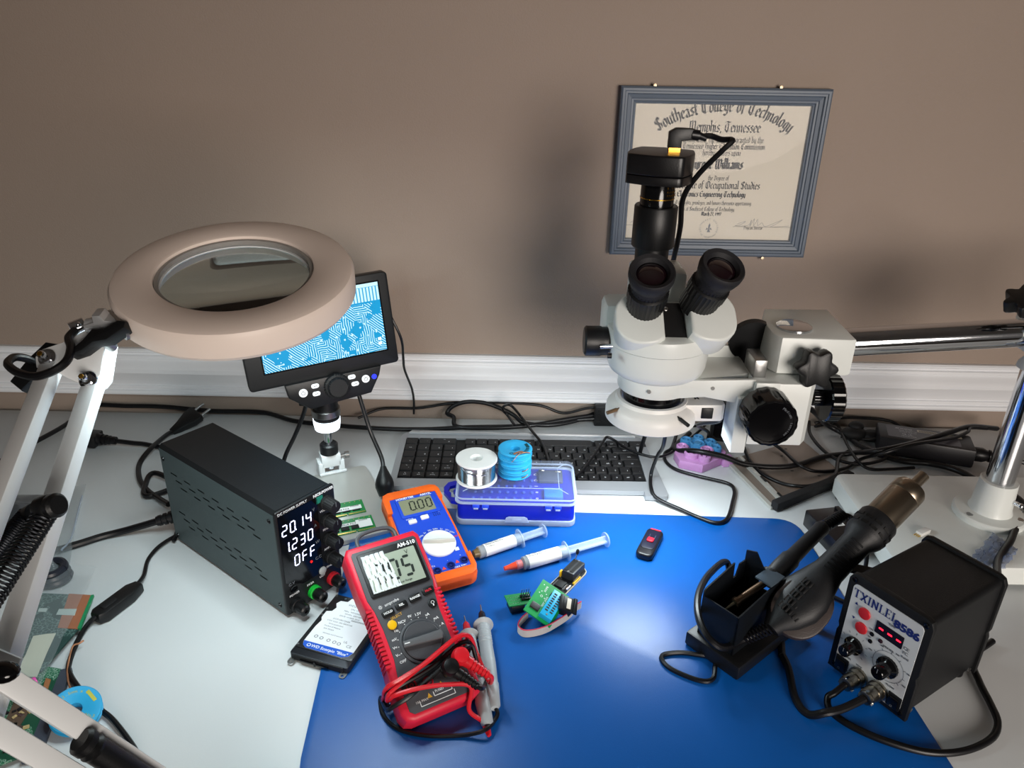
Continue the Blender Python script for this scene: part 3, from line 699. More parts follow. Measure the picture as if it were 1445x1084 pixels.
def usb_scope():
    pc = V((-.2365, .900, .2326))
    t = tag(empty('digital_microscope', (-.250, .925, 0)), 'black digital microscope whose screen shows a blue magnified circuit board', 'microscope')
    M = frame_at(pc, 83.3, -3.4, 25.3)
    w, h = .192, .122
    b = B(); prism(b, rrect(w, h, .005, 4), -.016, 0, M, bev=.002); mon = obj('monitor', b, BLK, t, True)
    b = B(); prism(b, rrect(.160, .094, .001, 2, .004, .005), -.0002, .0004, M); obj('screen_glass', b, BLKG, mon, smooth=0)
    for o in [bpy.data.objects[-1]] if False else []: pass
    sg = [o for o in bpy.data.objects if o.name.startswith('screen_glass')][-1]; sg.data.transform(t.matrix_basis.inverted())
    me_b = B(); add(me_b, [(-.078, -.045, 0), (.078, -.045, 0), (.078, .045, 0), (-.078, .045, 0)], [(0, 1, 2, 3)])
    s = obj('screen', me_b, pcb_screen(), mon, smooth=0, label='lit screen with a blue picture of circuit traces')
    s.matrix_local = t.matrix_basis.inverted() @ M @ T(.004, .005, .0007)
    b = B()
    for x, y in ((.068, -.031), (.068, -.037)): add(b, [(x, y, .0006), (x+.0045, y, .0006), (x+.0045, y+.004, .0006), (x, y+.004, .0006)], [(0, 1, 2, 3)])
    q = obj('screen_marks', b, emis('mark_glow', (.9, 1, 1), 1.2), s, smooth=0)
    # control pod under the screen
    b = B(); prism(b, [(-.062, .004), (.062, .004), (.058, -.008), (.044, -.030), (-.036, -.034), (-.060, -.014)], -.012, .006, M @ T(.008, -h/2-.002), bev=.002); pod = obj('control_pod', b, BLK, t, True)
    kp = M @ T(.009, -h/2-.012, .006)
    b = B(); lathe(b, [(.0165, 0), (.0165, .005), (.0155, .006), (.0135, .0065), (.0125, .010), (.0115, .011), (0, .011)], kp, 72, .05, 30); obj('focus_dial', b, BLKM, t, True)
    BW = mat('white_button', 'eef0f2', .4, emit=.25, ec='ffffff')
    for x, y, r in ((-.040, -.012, .0055), (.041, -.011, .0052)):
        b = B(); prism(b, circ(r, 24), .005, .0075, M @ T(x+.006, -h/2+y), bev=.0006); obj('round_button', b, BW, t, True)
        b = B(); lathe(b, [(r*.5, .0077), (r*.36, .0077)], M @ T(x+.006, -h/2+y), 20, cap=False); box(b, -.0003, .0003, .0006, r*.6, .0076, .0078, M @ T(x+.006, -h/2+y)); obj('button_mark', b, INKG, t, True, smooth=0)
    for x, y in ((-.026, -.006), (-.026, -.0165), (.0215, -.0045), (.0245, -.0145)):
        b = B(); prism(b, rrect(.0098, .0058, .0026, 4), .005, .0072, M @ T(x+.008, -h/2+y), bev=.0005); obj('button', b, BW, t, True)
        b = B(); box(b, -.0022, .0022, -.0004, .0004, .0071, .0074, M @ T(x+.008, -h/2+y)); obj('button_mark', b, INKG, t, True)
    b = B(); prism(b, circ(.0034, 20), .005, .0066, M @ T(.0585, -h/2-.0105)); obj('blue_button', b, emis('blue_led', (.12, .2, 1), 1.6), t, True)
    # camera barrel, holder ring, lamp collar
    bx, by = -.2405, .912
    def zz(py, yy=.895): return Y(460, py, yy).z
    b = B(); box(b, bx-.030, bx+.032, by-.014, by+.014, zz(557), zz(540), bev=.003); obj('holder_block', b, BLK, t, True)
    b = B(); lathe(b, [(.0172, zz(598)), (.0178, zz(595)), (.0178, zz(590)), (.0165, zz(589)), (.0165, zz(550))], T(bx, by), 40); obj('barrel', b, BLK, t, True)
    b = B(); lathe(b, [(.0185, zz(592.5)), (.019, zz(592)), (.019, zz(584)), (.0185, zz(583.5)), (.0165, zz(583.5))], T(bx, by), 40, cap=False); obj('ring_clamp', b, STEEL, t, True)
    b = B(); lathe(b, [(.0165, zz(612)), (.0178, zz(604)), (.0180, zz(598)), (.016, zz(598))], T(bx, by), 40, cap=False); obj('lamp_collar', b, mat('lamp_collar_glow', 'f4f8fb', .4, var=0, emit=2.2, ec='e8f4ff'), t, True, label='glowing translucent lamp collar')
    b = B(); lathe(b, [(.0165, zz(611.5)), (0.004, zz(611.5))], T(bx, by), 32, cap=False); obj('lamp_ring', b, emis('usb_led_glow', COOL, E_USB), t, True)
    b = B(); box(b, bx-.034, bx-.024, by-.006, by+.012, zz(580), zz(556), bev=.002); obj('bracket', b, BLK, t, True)
    # stand
    px, py = -.2475, .937
    b = B(); cyl(b, (px, py, .012), (px, py, zz(560)), .0055, n=24); obj('post', b, CHR, t, True)
    b = B(); lathe(b, [(.0105, .036), (.0125, .037), (.0125, .050), (.0105, .052)], T(px, py), 32); obj('post_collar', b, BLK, t, True)
    u = V((.9, .43, 0)).normalized()
    MB = basis((px, py, 0), u, V((0, 0, 1)).cross(u))
    WC = mat('white_clamp', 'e6e9ea', .4, .1)
    b = B(); box(b, -.0135, .0135, -.010, .010, .018, .037, MB, .0012); box(b, -.018, -.010, -.010, .010, .008, .026, MB, .001); box(b, .010, .018, -.010, .010, .008, .026, MB, .001); box(b, -.018, .020, -.012, -.006, .0075, .0105, MB, .0006); cl = obj('clamp_block', b, WC, t, True)
    b = B(); cyl(b, MB @ V((.012, -.004, .030)), MB @ V((.024, -.004, .030)), .002); cyl(b, MB @ V((.0205, -.004, .030)), MB @ V((.026, -.004, .030)), .0048, n=18); obj('thumb_screw', b, STEEL, t, True)
    # brushed base plate
    MP = basis((-.2025, .9545, 0), u, V((0, 0, 1)).cross(u))
    b = B(); P = rrect(.118, .166, .007, 5, -.059, -.083); prism(b, P, .0008, .0072, MP, bev=.0008); obj('base_plate', b, mat('plate_steel', 'c4c4bf', .40, .45, var=.05, vs=30), t, True, label='brushed steel base plate')
    b = B(); prism(b, P, .0001, .0007, MP); obj('plate_pad', b, mat('blue_pad', '16408c', .6), t, True)
    # gooseneck lamps
    b = B(); tube(b, [Y(499, 540, .915), Y(506, 556, .915), Y(522, 607, .91), Y(538, 645, .895), Y(541, 662, .885)], .0029, 10); g = obj('gooseneck', b, RUB, t, True)
    e = Y(541, 662, .885); e2 = Y(544, 700, .868)
    b = B(); lathe(b, [(.0035, -.004), (.005, 0), (.011, .013), (.0125, .019), (.0125, .024), (.0085, .036), (0, .036)], axis(e, e2-e), 8*3); obj('gooseneck_lamp', b, BLK, t, True)
    b = B(); tube(b, [Y(436, 556, .925), Y(428, 585, .925), Y(416, 615, .92), Y(404, 640, .91), Y(398, 660, .905)], .0029, 10); obj('gooseneck', b, RUB, t, True)
    b = B(); lathe(b, [(.0035, -.004), (.005, 0), (.011, .013), (.0125, .019), (.0125, .024), (.0085, .036), (0, .036)], axis(Y(398, 660, .905), (-.15, -.1, -1)), 24); obj('gooseneck_lamp', b, BLK, t, True)
    b = B(); tube(b, [M @ V((w/2-.002, .005, -.010)), Y(566, 478, .95), Y(569, 505, .97), Y(571, 522, 1.0), Y(581, 548, 1.06), Y(584, 566, 1.10), Y(584, 584, 1.108)], .0018, 8); obj('power_lead', b, RUB, t, True)
usb_scope()
# ------------------------------------------------------------------ memory modules on the plate
def ram(loc, rz, label, lab2):
    t = tag(empty('memory_module', M=frame_at(loc, 0, 0, rz)), label, 'memory module', 'memory modules on the steel plate')
    L, W_ = .0676, .030
    b = B(); prism(b, [(-L, 0), (-.025, 0), (-.025, .003), (-.0235, .003), (-.0235, 0), (0, 0), (0, W_), (-L, W_)], 0, .0012, bev=0); obj('board', b, mat('ram_green', '15803f', .4, var=.15, vs=300), t, smooth=0)
    b = B()
    for i in range(46):
        x = -L+.0016+i*.00142
        if not -.0262 < x < -.0225: add(b, [(x, .0003, .00125), (x+.0009, .0003, .00125), (x+.0009, .0028, .00125), (x, .0028, .00125)], [(0, 1, 2, 3)])
    obj('contacts', b, GOLD, t, smooth=0)
    for i in range(5):
        x = -.0115-i*.0128
        b = B(); box(b, x-.005, x+.005, .006, .0175, .0012, .0024, bev=.0002); obj('memory_chip', b, BLKM, t)
    for i in range(9):
        b = B(); box(b, -.004-i*.0066, -.0025-i*.0066, .0265, .0273, .0012, .0018); obj('capacitor', b, mat('cap_tan', 'b7a273', .5), t)
    b = B(); prism(b, lab2[0], .00245, .0026); s = obj('sticker', b, mat('white_sticker', 'eeeeec', .5), t, smooth=0)
    b = B(); text_bm(b, '2GB 2Rx8 PC3', .0045, T(lab2[1], lab2[2], .00265), ext=.00004)
    for i in range(14): box(b, lab2[3]+i*.0008, lab2[3]+i*.0008+.0004, lab2[2]+.0026, lab2[2]+.0050, .0026, .00268)
    obj('sticker_print', b, INKK, s, smooth=0)
p1 = Z(531, 745, .008); p2 = Z(517, 722, .008)
ram((p1.x, p1.y, .0073), 22, 'green memory module nearer the red meter, with a taller white sticker', ([(-.06, .0135), (-.020, .0135), (-.020, .005), (-.003, .005), (-.003, .021), (-.022, .023), (-.022, .0195), (-.06, .0195)], -.036, .0165, -.018))
ram((p2.x, p2.y, .0073), 22, 'green memory module further back on the steel plate, with one long sticker', ([(-.062, .008), (-.004, .008), (-.004, .0165), (-.062, .0165)], -.034, .0115, -.018))
# ------------------------------------------------------------------ hard drive
def hdd():
    t = tag(empty('hard_drive', M=frame_at((-.1678, .6194, 0), 0, 0, -18.16)), 'bare laptop hard drive with a white and blue label, beside the red multimeter', 'hard drive')
    w, h = .033, .0465
    z0 = .0024
    b = B(); prism(b, rrect(2*w, 2*h, .003, 4), z0, .0095, bev=.0006); obj('chassis', b, mat('hdd_dark', '2c2e33', .4, .6), t)
    b = B(); prism(b, [(-w+.001, -h+.009), (w-.001, -h+.009), (w-.001, h-.001), (-w+.001, h-.001)], .0095, .0104, bev=.0003); obj('cover_plate', b, mat('hdd_cover', '3a3a3c', .35, .7), t)
    LP = [(-.0275, -.028), (-.0255, -.033), (-.021, -.036), (.020, -.036), (.026, -.033), (.0285, -.027), (.0285, .044), (-.012, .044), (-.014, .038), (-.022, .037), (-.0245, .032), (-.021, .026), (-.023, .020), (-.0285, .018), (-.0285, .008), (-.026, .004), (-.0275, -.006)]
    b = B(); prism(b, LP, .01045, .0106); lab = obj('label_sheet', b, mat('hdd_label', 'e9ecf0', .45, var=.02), t, smooth=0, label='white label with a blue stripe')
    b = B(); prism(b, [(-.0275, -.0275), (-.0255, -.033), (-.021, -.036), (.020, -.036), (.026, -.033), (.0285, -.0268)], .01062, .01068); obj('blue_stripe', b, mat('label_blue', '1658c8', .45), lab, smooth=0)
    b = B(); text_bm(b, 'WD Scorpio "Blue"', .0052, T(.004, -.0318, .0107), ext=.00005, bold=.0001); lathe(b, [(.0022, .01068), (.0014, .01072)], T(-.0195, -.0316), 16, cap=False); obj('stripe_lettering', b, INKW, lab, smooth=0)
    b = B(); ls = [('WD2500BEVT', .0042, .002, .034), ('S/N: WXH1A', .0032, .004, .0288), ('MDL: WD2500BEVT-22', .0030, .004, .0245), ('WWN: 50014EE2', .0030, .003, .0205), ('DATE 14 MAR 2010', .0028, .0, .0165), ('DCM HBCTJABB', .0028, -.006, .0105), ('5VDC 0.55A  LBA 488397168', .0024, -.006, .0065), ('Drive parameters', .0024, -.008, .0025), ('Product of Malaysia', .0024, -.010, -.0015), ('R/N 701609', .0024, -.012, -.0055), ('Warranty void if removed', .0022, -.004, -.0115)]
    for s, sz, x, y in ls: text_bm(b, s, sz, T(x, y, .01063), ext=.00003)
    for i in range(26): box(b, .004+i*.0008, .0044+i*.0008, .0125, .0145, .0106, .01066)
    for i, x in enumerate((-.019, -.0125, -.004, .003, .0085)):
        lathe(b, [(.0021, .01064), (.0014, .01066)], T(x, -.0185-.0005*i), 14, cap=False)
    text_bm(b, 'CE', .005, T(.020, -.021, .01063), ext=.00003); text_bm(b, 'UL', .004, T(.014, -.0165, .01063), ext=.00003)
    obj('label_print', b, INKG, lab, smooth=0)
    for x, y in ((-.0305, .043), (-.0300, .022), (-.0302, .012), (-.0305, -.034), (.031, -.036), (-.0185, .0415)):
        b = B(); cyl(b, (x, y, .0104), (x, y, .0110), .0013, n=12); obj('screw', b, STEEL, t)
    b = B(); box(b, -.028, .028, -h-.001, -h+.010, .0026, .0090, bev=.0005); c = obj('connector', b, BLKM, t)
    b = B(); box(b, -.020, .012, -h-.0028, -h-.0008, .0045, .0060); box(b, -.004, -.002, -h-.0028, -h-.0008, .003, .008); obj('connector_tongue', b, BLKG, c)
    for x in (-.029, .029):
        b = B(); prism(b, rrect(.007, .009, .003, 4, x, -h-.003), .0026, .0034, holes=[circ(.0014, 12, x, -h-.0045)]); obj('mounting_tab', b, STEEL, t)
    b = B(); box(b, -.029, .029, -h-.0005, -h+.001, .0024, .0033); obj('circuit_board', b, mat('ram_green', '15803f', .4), t)
hdd()
# ------------------------------------------------------------------ red multimeter
RED = mat('meter_red', 'd8203a', .42, var=.02, bump=.06, bs=900)
GRYP = mat('meter_grey', '45464b', .5, bump=.15, bs=1500)
LCD = mat('lcd_grey', '9aa596', .25, var=.02)
def red_meter():
    t = tag(empty('multimeter', M=frame_at((-.0865, .5685, .071), 30, 0, 29.8)), 'red digital multimeter propped up on the blue mat, with leads wrapped round it', 'multimeter')
    H, Wd = .0875, .0395
    left = [(-Wd+.004, H), (-Wd, H-.006), (-Wd, .040), (-Wd+.0015, .025), (-Wd+.003, 0), (-Wd+.003, -.02), (-Wd+.001, -.045), (-Wd, -.06), (-Wd, -H+.010), (-Wd+.003, -H+.003), (-Wd+.010, -H)]
    out = left+[(-x, y) for x, y in reversed(left)]
    out = [tuple(p) for p in out]
    b = B(); prism(b, out[::-1] if False else out, -.030, 0, bev=.005, seg=3); obj('red_boot', b, RED, t)
    k = .034
    fp = [(-k+.002, .0805), (-k, .078), (-k, .030), (-k+.003, .018), (-k+.005, .0), (-k+.005, -.03), (-k+.002, -.05), (-k+.002, -.078), (-k+.006, -.0815)]
    fp = fp+[(-x, y) for x, y in reversed(fp)]
    b = B(); prism(b, fp, -.002, .0010, bev=.0006); obj('face_plate', b, GRYP, t)
    for s in (-1, 1):
        for i in range(14):
            y = .020-i*.0042
            b = B(); box(b, s*(Wd-.006), s*(Wd-.0012), y-.0010, y+.0010, -.020, .0006, bev=.0004); obj('grip_rib', b, RED, t)
    b = B(); prism(b, rrect(.061, .047, .0025, 4, .001, .0535), .0008, .0028, bev=.0008); obj('screen_bezel', b, BLK, t)
    b = B(); prism(b, rrect(.054, .036, .001, 3, .001, .0515), .0026, .0031); obj('lcd', b, LCD, t, smooth=0, label='grey liquid crystal display')
    b = B(); seg7(b, '0.05', .0085, .0195, .0026, .0056, T(-.0185, .0415, .0032), .09); obj('lcd_digits', b, mat('lcd_ink', '1c2420', .5, var=0), t, smooth=0)
    b = B(); text_bm(b, 'V', .0065, T(.0185, .0650, .0033), ext=.00004); text_bm(b, 'Manual Range', .003, T(.006, .0368, .0033), ext=.00004); obj('lcd_lettering', b, MATS['lcd_ink'], t, smooth=0)
    text('model_lettering', 'AM-510', .0058, T(.0215, .0735, .0030), INKW, t, bold=.00015)
    # crumpled protective film on the screen's left, its white standing in for lamp reflections
    b = B(); n = 26; m = 20; g = []
    for j in range(m+1):
        row = []
        for i in range(n+1):
            x = -.0265+.026*i/n*(1.0+.10*j/m*-1+.12*(1-j/m)); y = .0335+.0395*j/m
            z = .0036+.0007*math.sin(i*1.1+j*.35+math.sin(j*.8)*1.3)+.0004*math.sin(i*2.3-j*.6)
            row.append(b.verts.new((x, y, z)))
        g.append(row)
    for j in range(m):
        for i in range(n): b.faces.new((g[j][i], g[j][i+1], g[j+1][i+1], g[j+1][i]))
    obj('protective_film', b, mat('film_painted_glare', 'eef4fa', .10, var=0, spec=.8, alpha=.84), t, smooth=80, label='crinkled protective film, whitened as if reflecting the lamp')
    for x, y, s in ((-.0195, .0125, 'HOLD'), (-.0050, .0155, 'REL'), (.0100, .0180, 'RANGE'), (.0248, .0205, 'Hz/%')):
        M_ = T(x, y) @ Mx.Rotation(rad(6), 4, 'Z')
        b = B(); prism(b, rrect(.0125, .0068, .002, 4), .0008, .0030, M_, bev=.0007); kx = obj('button', b, BLK, t)
        b = B(); text_bm(b, s, .0032, M_ @ T(0, 0, .0031), bold=.00008); obj('button_lettering', b, INKW if s != 'Hz/%' else mat('red_ink', 'd82a3c', .5, var=0), kx, smooth=0)
    b = B(); prism(b, circ(.0046, 24), .0008, .0030, T(.0243, .0070), bev=.0007); k = obj('light_button', b, BLK, t)
    b = B(); lathe(b, [(.0017, .0031), (.0013, .0031)], T(.0243, .0078), 16, cap=False); box(b, .0237, .0249, .0042, .0058, .0030, .0032); obj('bulb_mark', b, INKW, k, smooth=0)
    b = B(); prism(b, circ(.0045, 28), .0008, .0034, T(-.0200, .0003), bev=.0008); obj('select_button', b, mat('yellow_button', 'e9b60c', .4), t)
    text('select_lettering', 'SELECT', .0038, T(-.0130, .0070, .0012) @ Mx.Rotation(rad(10), 4, 'Z'), mat('yellow_ink', 'd9a93a', .5, var=0), t)
    # dial
    DC = T(.0015, -.0235)
    b = B(); lathe(b, [(.0215, .001), (.0215, .0022), (.0205, .0028), (.019, .0028), (.0185, .0015), (.0185, .0040), (.0175, .0048), (0, .0048)], DC, 56); d = obj('dial', b, GRYP, t)
    b = B(); prism(b, [(-.0195, -.0028), (.018, -.0042), (.019, 0), (.018, .0042), (-.0195, .0028)], .0046, .0088, DC @ Mx.Rotation(rad(-4), 4, 'Z'), bev=.0012); obj('dial_grip', b, mat('dial_grey', '5a5c60', .5, bump=.2, bs=1500), d)
    b = B(); box(b, -.0185, -.0135, -.0005, .0005, .0087, .0091, DC @ Mx.Rotation(rad(-4), 4, 'Z')); obj('dial_pointer', b, INKW, d)
    b = B(); rnd = (('OFF', 206), ('V~', 190), ('V=', 174), ('mV', 157), ('Hz', 138), ('NCV', 116), ('9V', 96), ('1.5V', 78), ('uA', 58), ('mA', 38), ('A', 20))
    for s, a in rnd:
        ca, sa = math.cos(rad(a)), math.sin(rad(a))
        text_bm(b, s, .0036, T(.0015+.0262*ca, -.0235+.0262*sa, .0012), bold=.00005); box(b, -.0004, .0004, -.0004, .0004, .0009, .0013, T(.0015+.0228*ca, -.0235+.0228*sa))
    text_bm(b, 'amprobe', .0042, T(-.0125, .0215, .0012) @ Mx.Rotation(rad(8), 4, 'Z'))
    for kk in range(8): box(b, .0006, .0020, -.0002, .0002, .001, .0013, T(-.0245, .0200) @ Mx.Rotation(PI/4*kk, 4, 'Z'))
    for x, y, s in ((-.0225, -.0490, 'A'), (.0135, -.0510, 'COM'), (-.0185, -.0735, '10A MAX'), (.0, -.0700, 'FUSED')): text_bm(b, s, .0030, T(x, y, .0012))
    for (x0, x1, y) in ((-.0205, .0130, -.0780), (-.0060, .0115, -.0735)):
        box(b, x0, x1, y-.0003, y+.0003, .0009, .0013); box(b, x0-.0003, x0+.0003, y, y+.004, .0009, .0013); box(b, x1-.0003, x1+.0003, y, y+.004, .0009, .0013)
    obj('face_lettering', b, INKW, t, smooth=0)
    b = B()
    for x, y in ((-.0105, -.0715), (.0035, -.0655)): add(b, [(x-.0024, y-.002, .0013), (x+.0024, y-.002, .0013), (x, y+.0024, .0013)], [(0, 1, 2)])
    obj('warning_triangles', b, MATS['yellow_ink'], t, smooth=0)
    for x, y, m in ((-.0225, -.0575, RED), (-.0073, -.0600, RED), (.0135, -.0580, BLK), (.0265, -.0520, RED)):
        b = B(); lathe(b, [(.0050, .0008), (.0050, .0020), (.0040, .0022), (.0036, .0008), (.0018, .0008), (.0018, .0018), (.001, .0018), (.001, .0005), (0, .0005)], T(x, y), 24); obj('jack', b, m, t)
    # hanging bail on top and tilt stand behind
    b = B(); tube(b, [(-.020, .0860, -.013), (-.0195, .0985, -.014), (-.010, .1040, -.014), (.010, .1040, -.014), (.0195, .0985, -.014), (.020, .0860, -.013)], .0022, 8, 3); obj('hanging_loop', b, mat('bail_grey', '4a4b50', .5), t)
    b = B(); prism(b, [(-.018, .0855), (.018, .0855), (.014, .0905), (-.014, .0905)], -.020, -.008, bev=.001); obj('loop_mount', b, mat('bail_grey', '4a4b50', .5), t)
    Mi = t.matrix_basis.inverted()
    a = V((0, .055, -.030)); foot = t.matrix_basis @ a; foot = V((foot.x-.018, foot.y+.034, .0045)); f = Mi @ foot
    b = B(); bar(b, a+V((-.012, 0, 0)), f+V((-.012, 0, 0)), .006, .003); bar(b, a+V((.012, 0, 0)), f+V((.012, 0, 0)), .006, .003); bar(b, f+V((-.015, 0, 0)), f+V((.015, 0, 0)), .003, .005); obj('tilt_stand', b, mat('bail_grey', '4a4b50', .5), t)
    return t
RM = red_meter().matrix_basis
# ------------------------------------------------------------------ test leads
def lead(name, label, m, probe_px, jack, wraps, gz):
    t = tag(empty(name, Z(*probe_px[1], .009)), label, 'test lead', 'multimeter test leads')
    tip, end = Z(*probe_px[0], .011), Z(*probe_px[1], .0095)
    d = (end-tip).normalized(); L = (end-tip).length
    G = mat('probe_grey', 'a9b0b4', .45)
    b = B(); cyl(b, tip, tip+d*.014, .0006, .0010, 10); obj('needle', b, STEEL, t, True)
    b = B(); lathe(b, [(.0022, .011), (.0036, .014), (.0048, .028), (.0048, .030)], axis(tip, d), 20); obj('tip_guard', b, m, t, True)
    pr = [(.0055, .029), (.0105, .0298), (.0108, .0315), (.0070, .0335)]
    zz_ = .035
    while zz_ < .058: pr += [(.0066, zz_), (.0072, zz_+.0016), (.0066, zz_+.0032)]; zz_ += .0036
    pr += [(.0068, .060), (.0074, .085), (.0066, L-.030), (.0072, L-.028), (.0058, L-.003), (.0035, L)]
    b = B(); lathe(b, pr, axis(tip, d), 28); obj('probe_grip', b, G, t, True)
    for o in (0,):
        pass
    j = RM @ V((jack[0], jack[1], .0)); n = (RM.to_3x3() @ V((0, 0, 1))).normalized()
    dx = RM.to_3x3() @ V((.60, -.8, 0))
    b = B(); lathe(b, [(.0048, .001), (.0065, .003), (.0085, .010), (.0085, .014), (.0070, .018), (.003, .0195), (0, .0195)], axis(j, n), 28); obj('plug', b, m, t, True)
    q = j+n*.011
    pr = [(.0062, .004)]; z0 = .010
    for i in range(6): pr += [(.0056-.0003*i, z0), (.0056-.0003*i, z0+.0022), (.0046-.0003*i, z0+.0024), (.0046-.0003*i, z0+.0034)]; z0 += .0036
    b = B(); lathe(b, pr, axis(q, dx), 20); obj('strain_relief', b, m, t, True)
    e = q+dx*.034
    P = [q+dx*.025, e]+[(RM @ V(w)) if len(w) == 3 and not isinstance(w, tuple) else (RM @ V(w[1:]) if w[0] == 'm' else Z(*w)) for w in wraps]+[end-d*.004]
    b = B(); tube(b, P, .0021, 8, 8); obj('cord', b, m, t, True)
REDR = mat('lead_red', 'd4202c', .3, var=.02)
m_ = lambda *a: ('m',)+a
lead('test_lead', 'red test lead with a grey probe, plugged into the red multimeter', REDR, ((655, 869), (688, 1024)), (.0265, -.0520),
     [(690, 962, .02), m_(.050, -.050, -.010), m_(.045, -.036, .004), m_(.030, -.0345, .0105), m_(-.005, -.0455, .0110), m_(-.030, -.0500, .0085), m_(-.043, -.051, .002), m_(-.0445, -.053, -.016), m_(-.035, -.053, -.0345), m_(.035, -.040, -.0345), m_(.0445, -.036, -.014), m_(.044, -.033, .001), m_(.030, -.0335, .0075), m_(.0, -.043, .0075), m_(-.030, -.0525, .006), m_(-.0435, -.057, .0), m_(-.0445, -.060, -.010), m_(-.040, -.0605, .003), m_(-.020, -.0635, .0085), m_(.005, -.070, .0100), m_(.025, -.0795, .010), (662, 1002, .020), (680, 1018, .010), (688, 1034, .006), (690, 1036, .006)], 0)
lead('test_lead', 'black test lead with a grey probe, lying right of the red lead', RUB, ((678, 854), (698, 1000)), (.0135, -.0580),
     [(684, 962, .012), m_(.048, -.055, -.012), m_(.0455, -.041, -.002), m_(.032, -.0395, .0055), m_(.0, -.050, .0060), m_(-.030, -.0545, .0040), m_(-.0425, -.055, -.002), m_(-.043, -.058, -.018), m_(-.034, -.060, -.0355), m_(.035, -.048, -.0355), m_(.0435, -.045, -.014), m_(.042, -.0435, .001), m_(.026, -.0475, .0055), m_(-.010, -.0600, .0055), m_(-.028, -.0665, .0055), m_(-.0425, -.068, -.001), m_(-.047, -.066, -.012), (537, 985, .006), (540, 1008, .005), (560, 1028, .005), (600, 1038, .005), (650, 1038, .005), (683, 1031, .011), (698, 1016, .006), (702, 1006, .007)], 0)
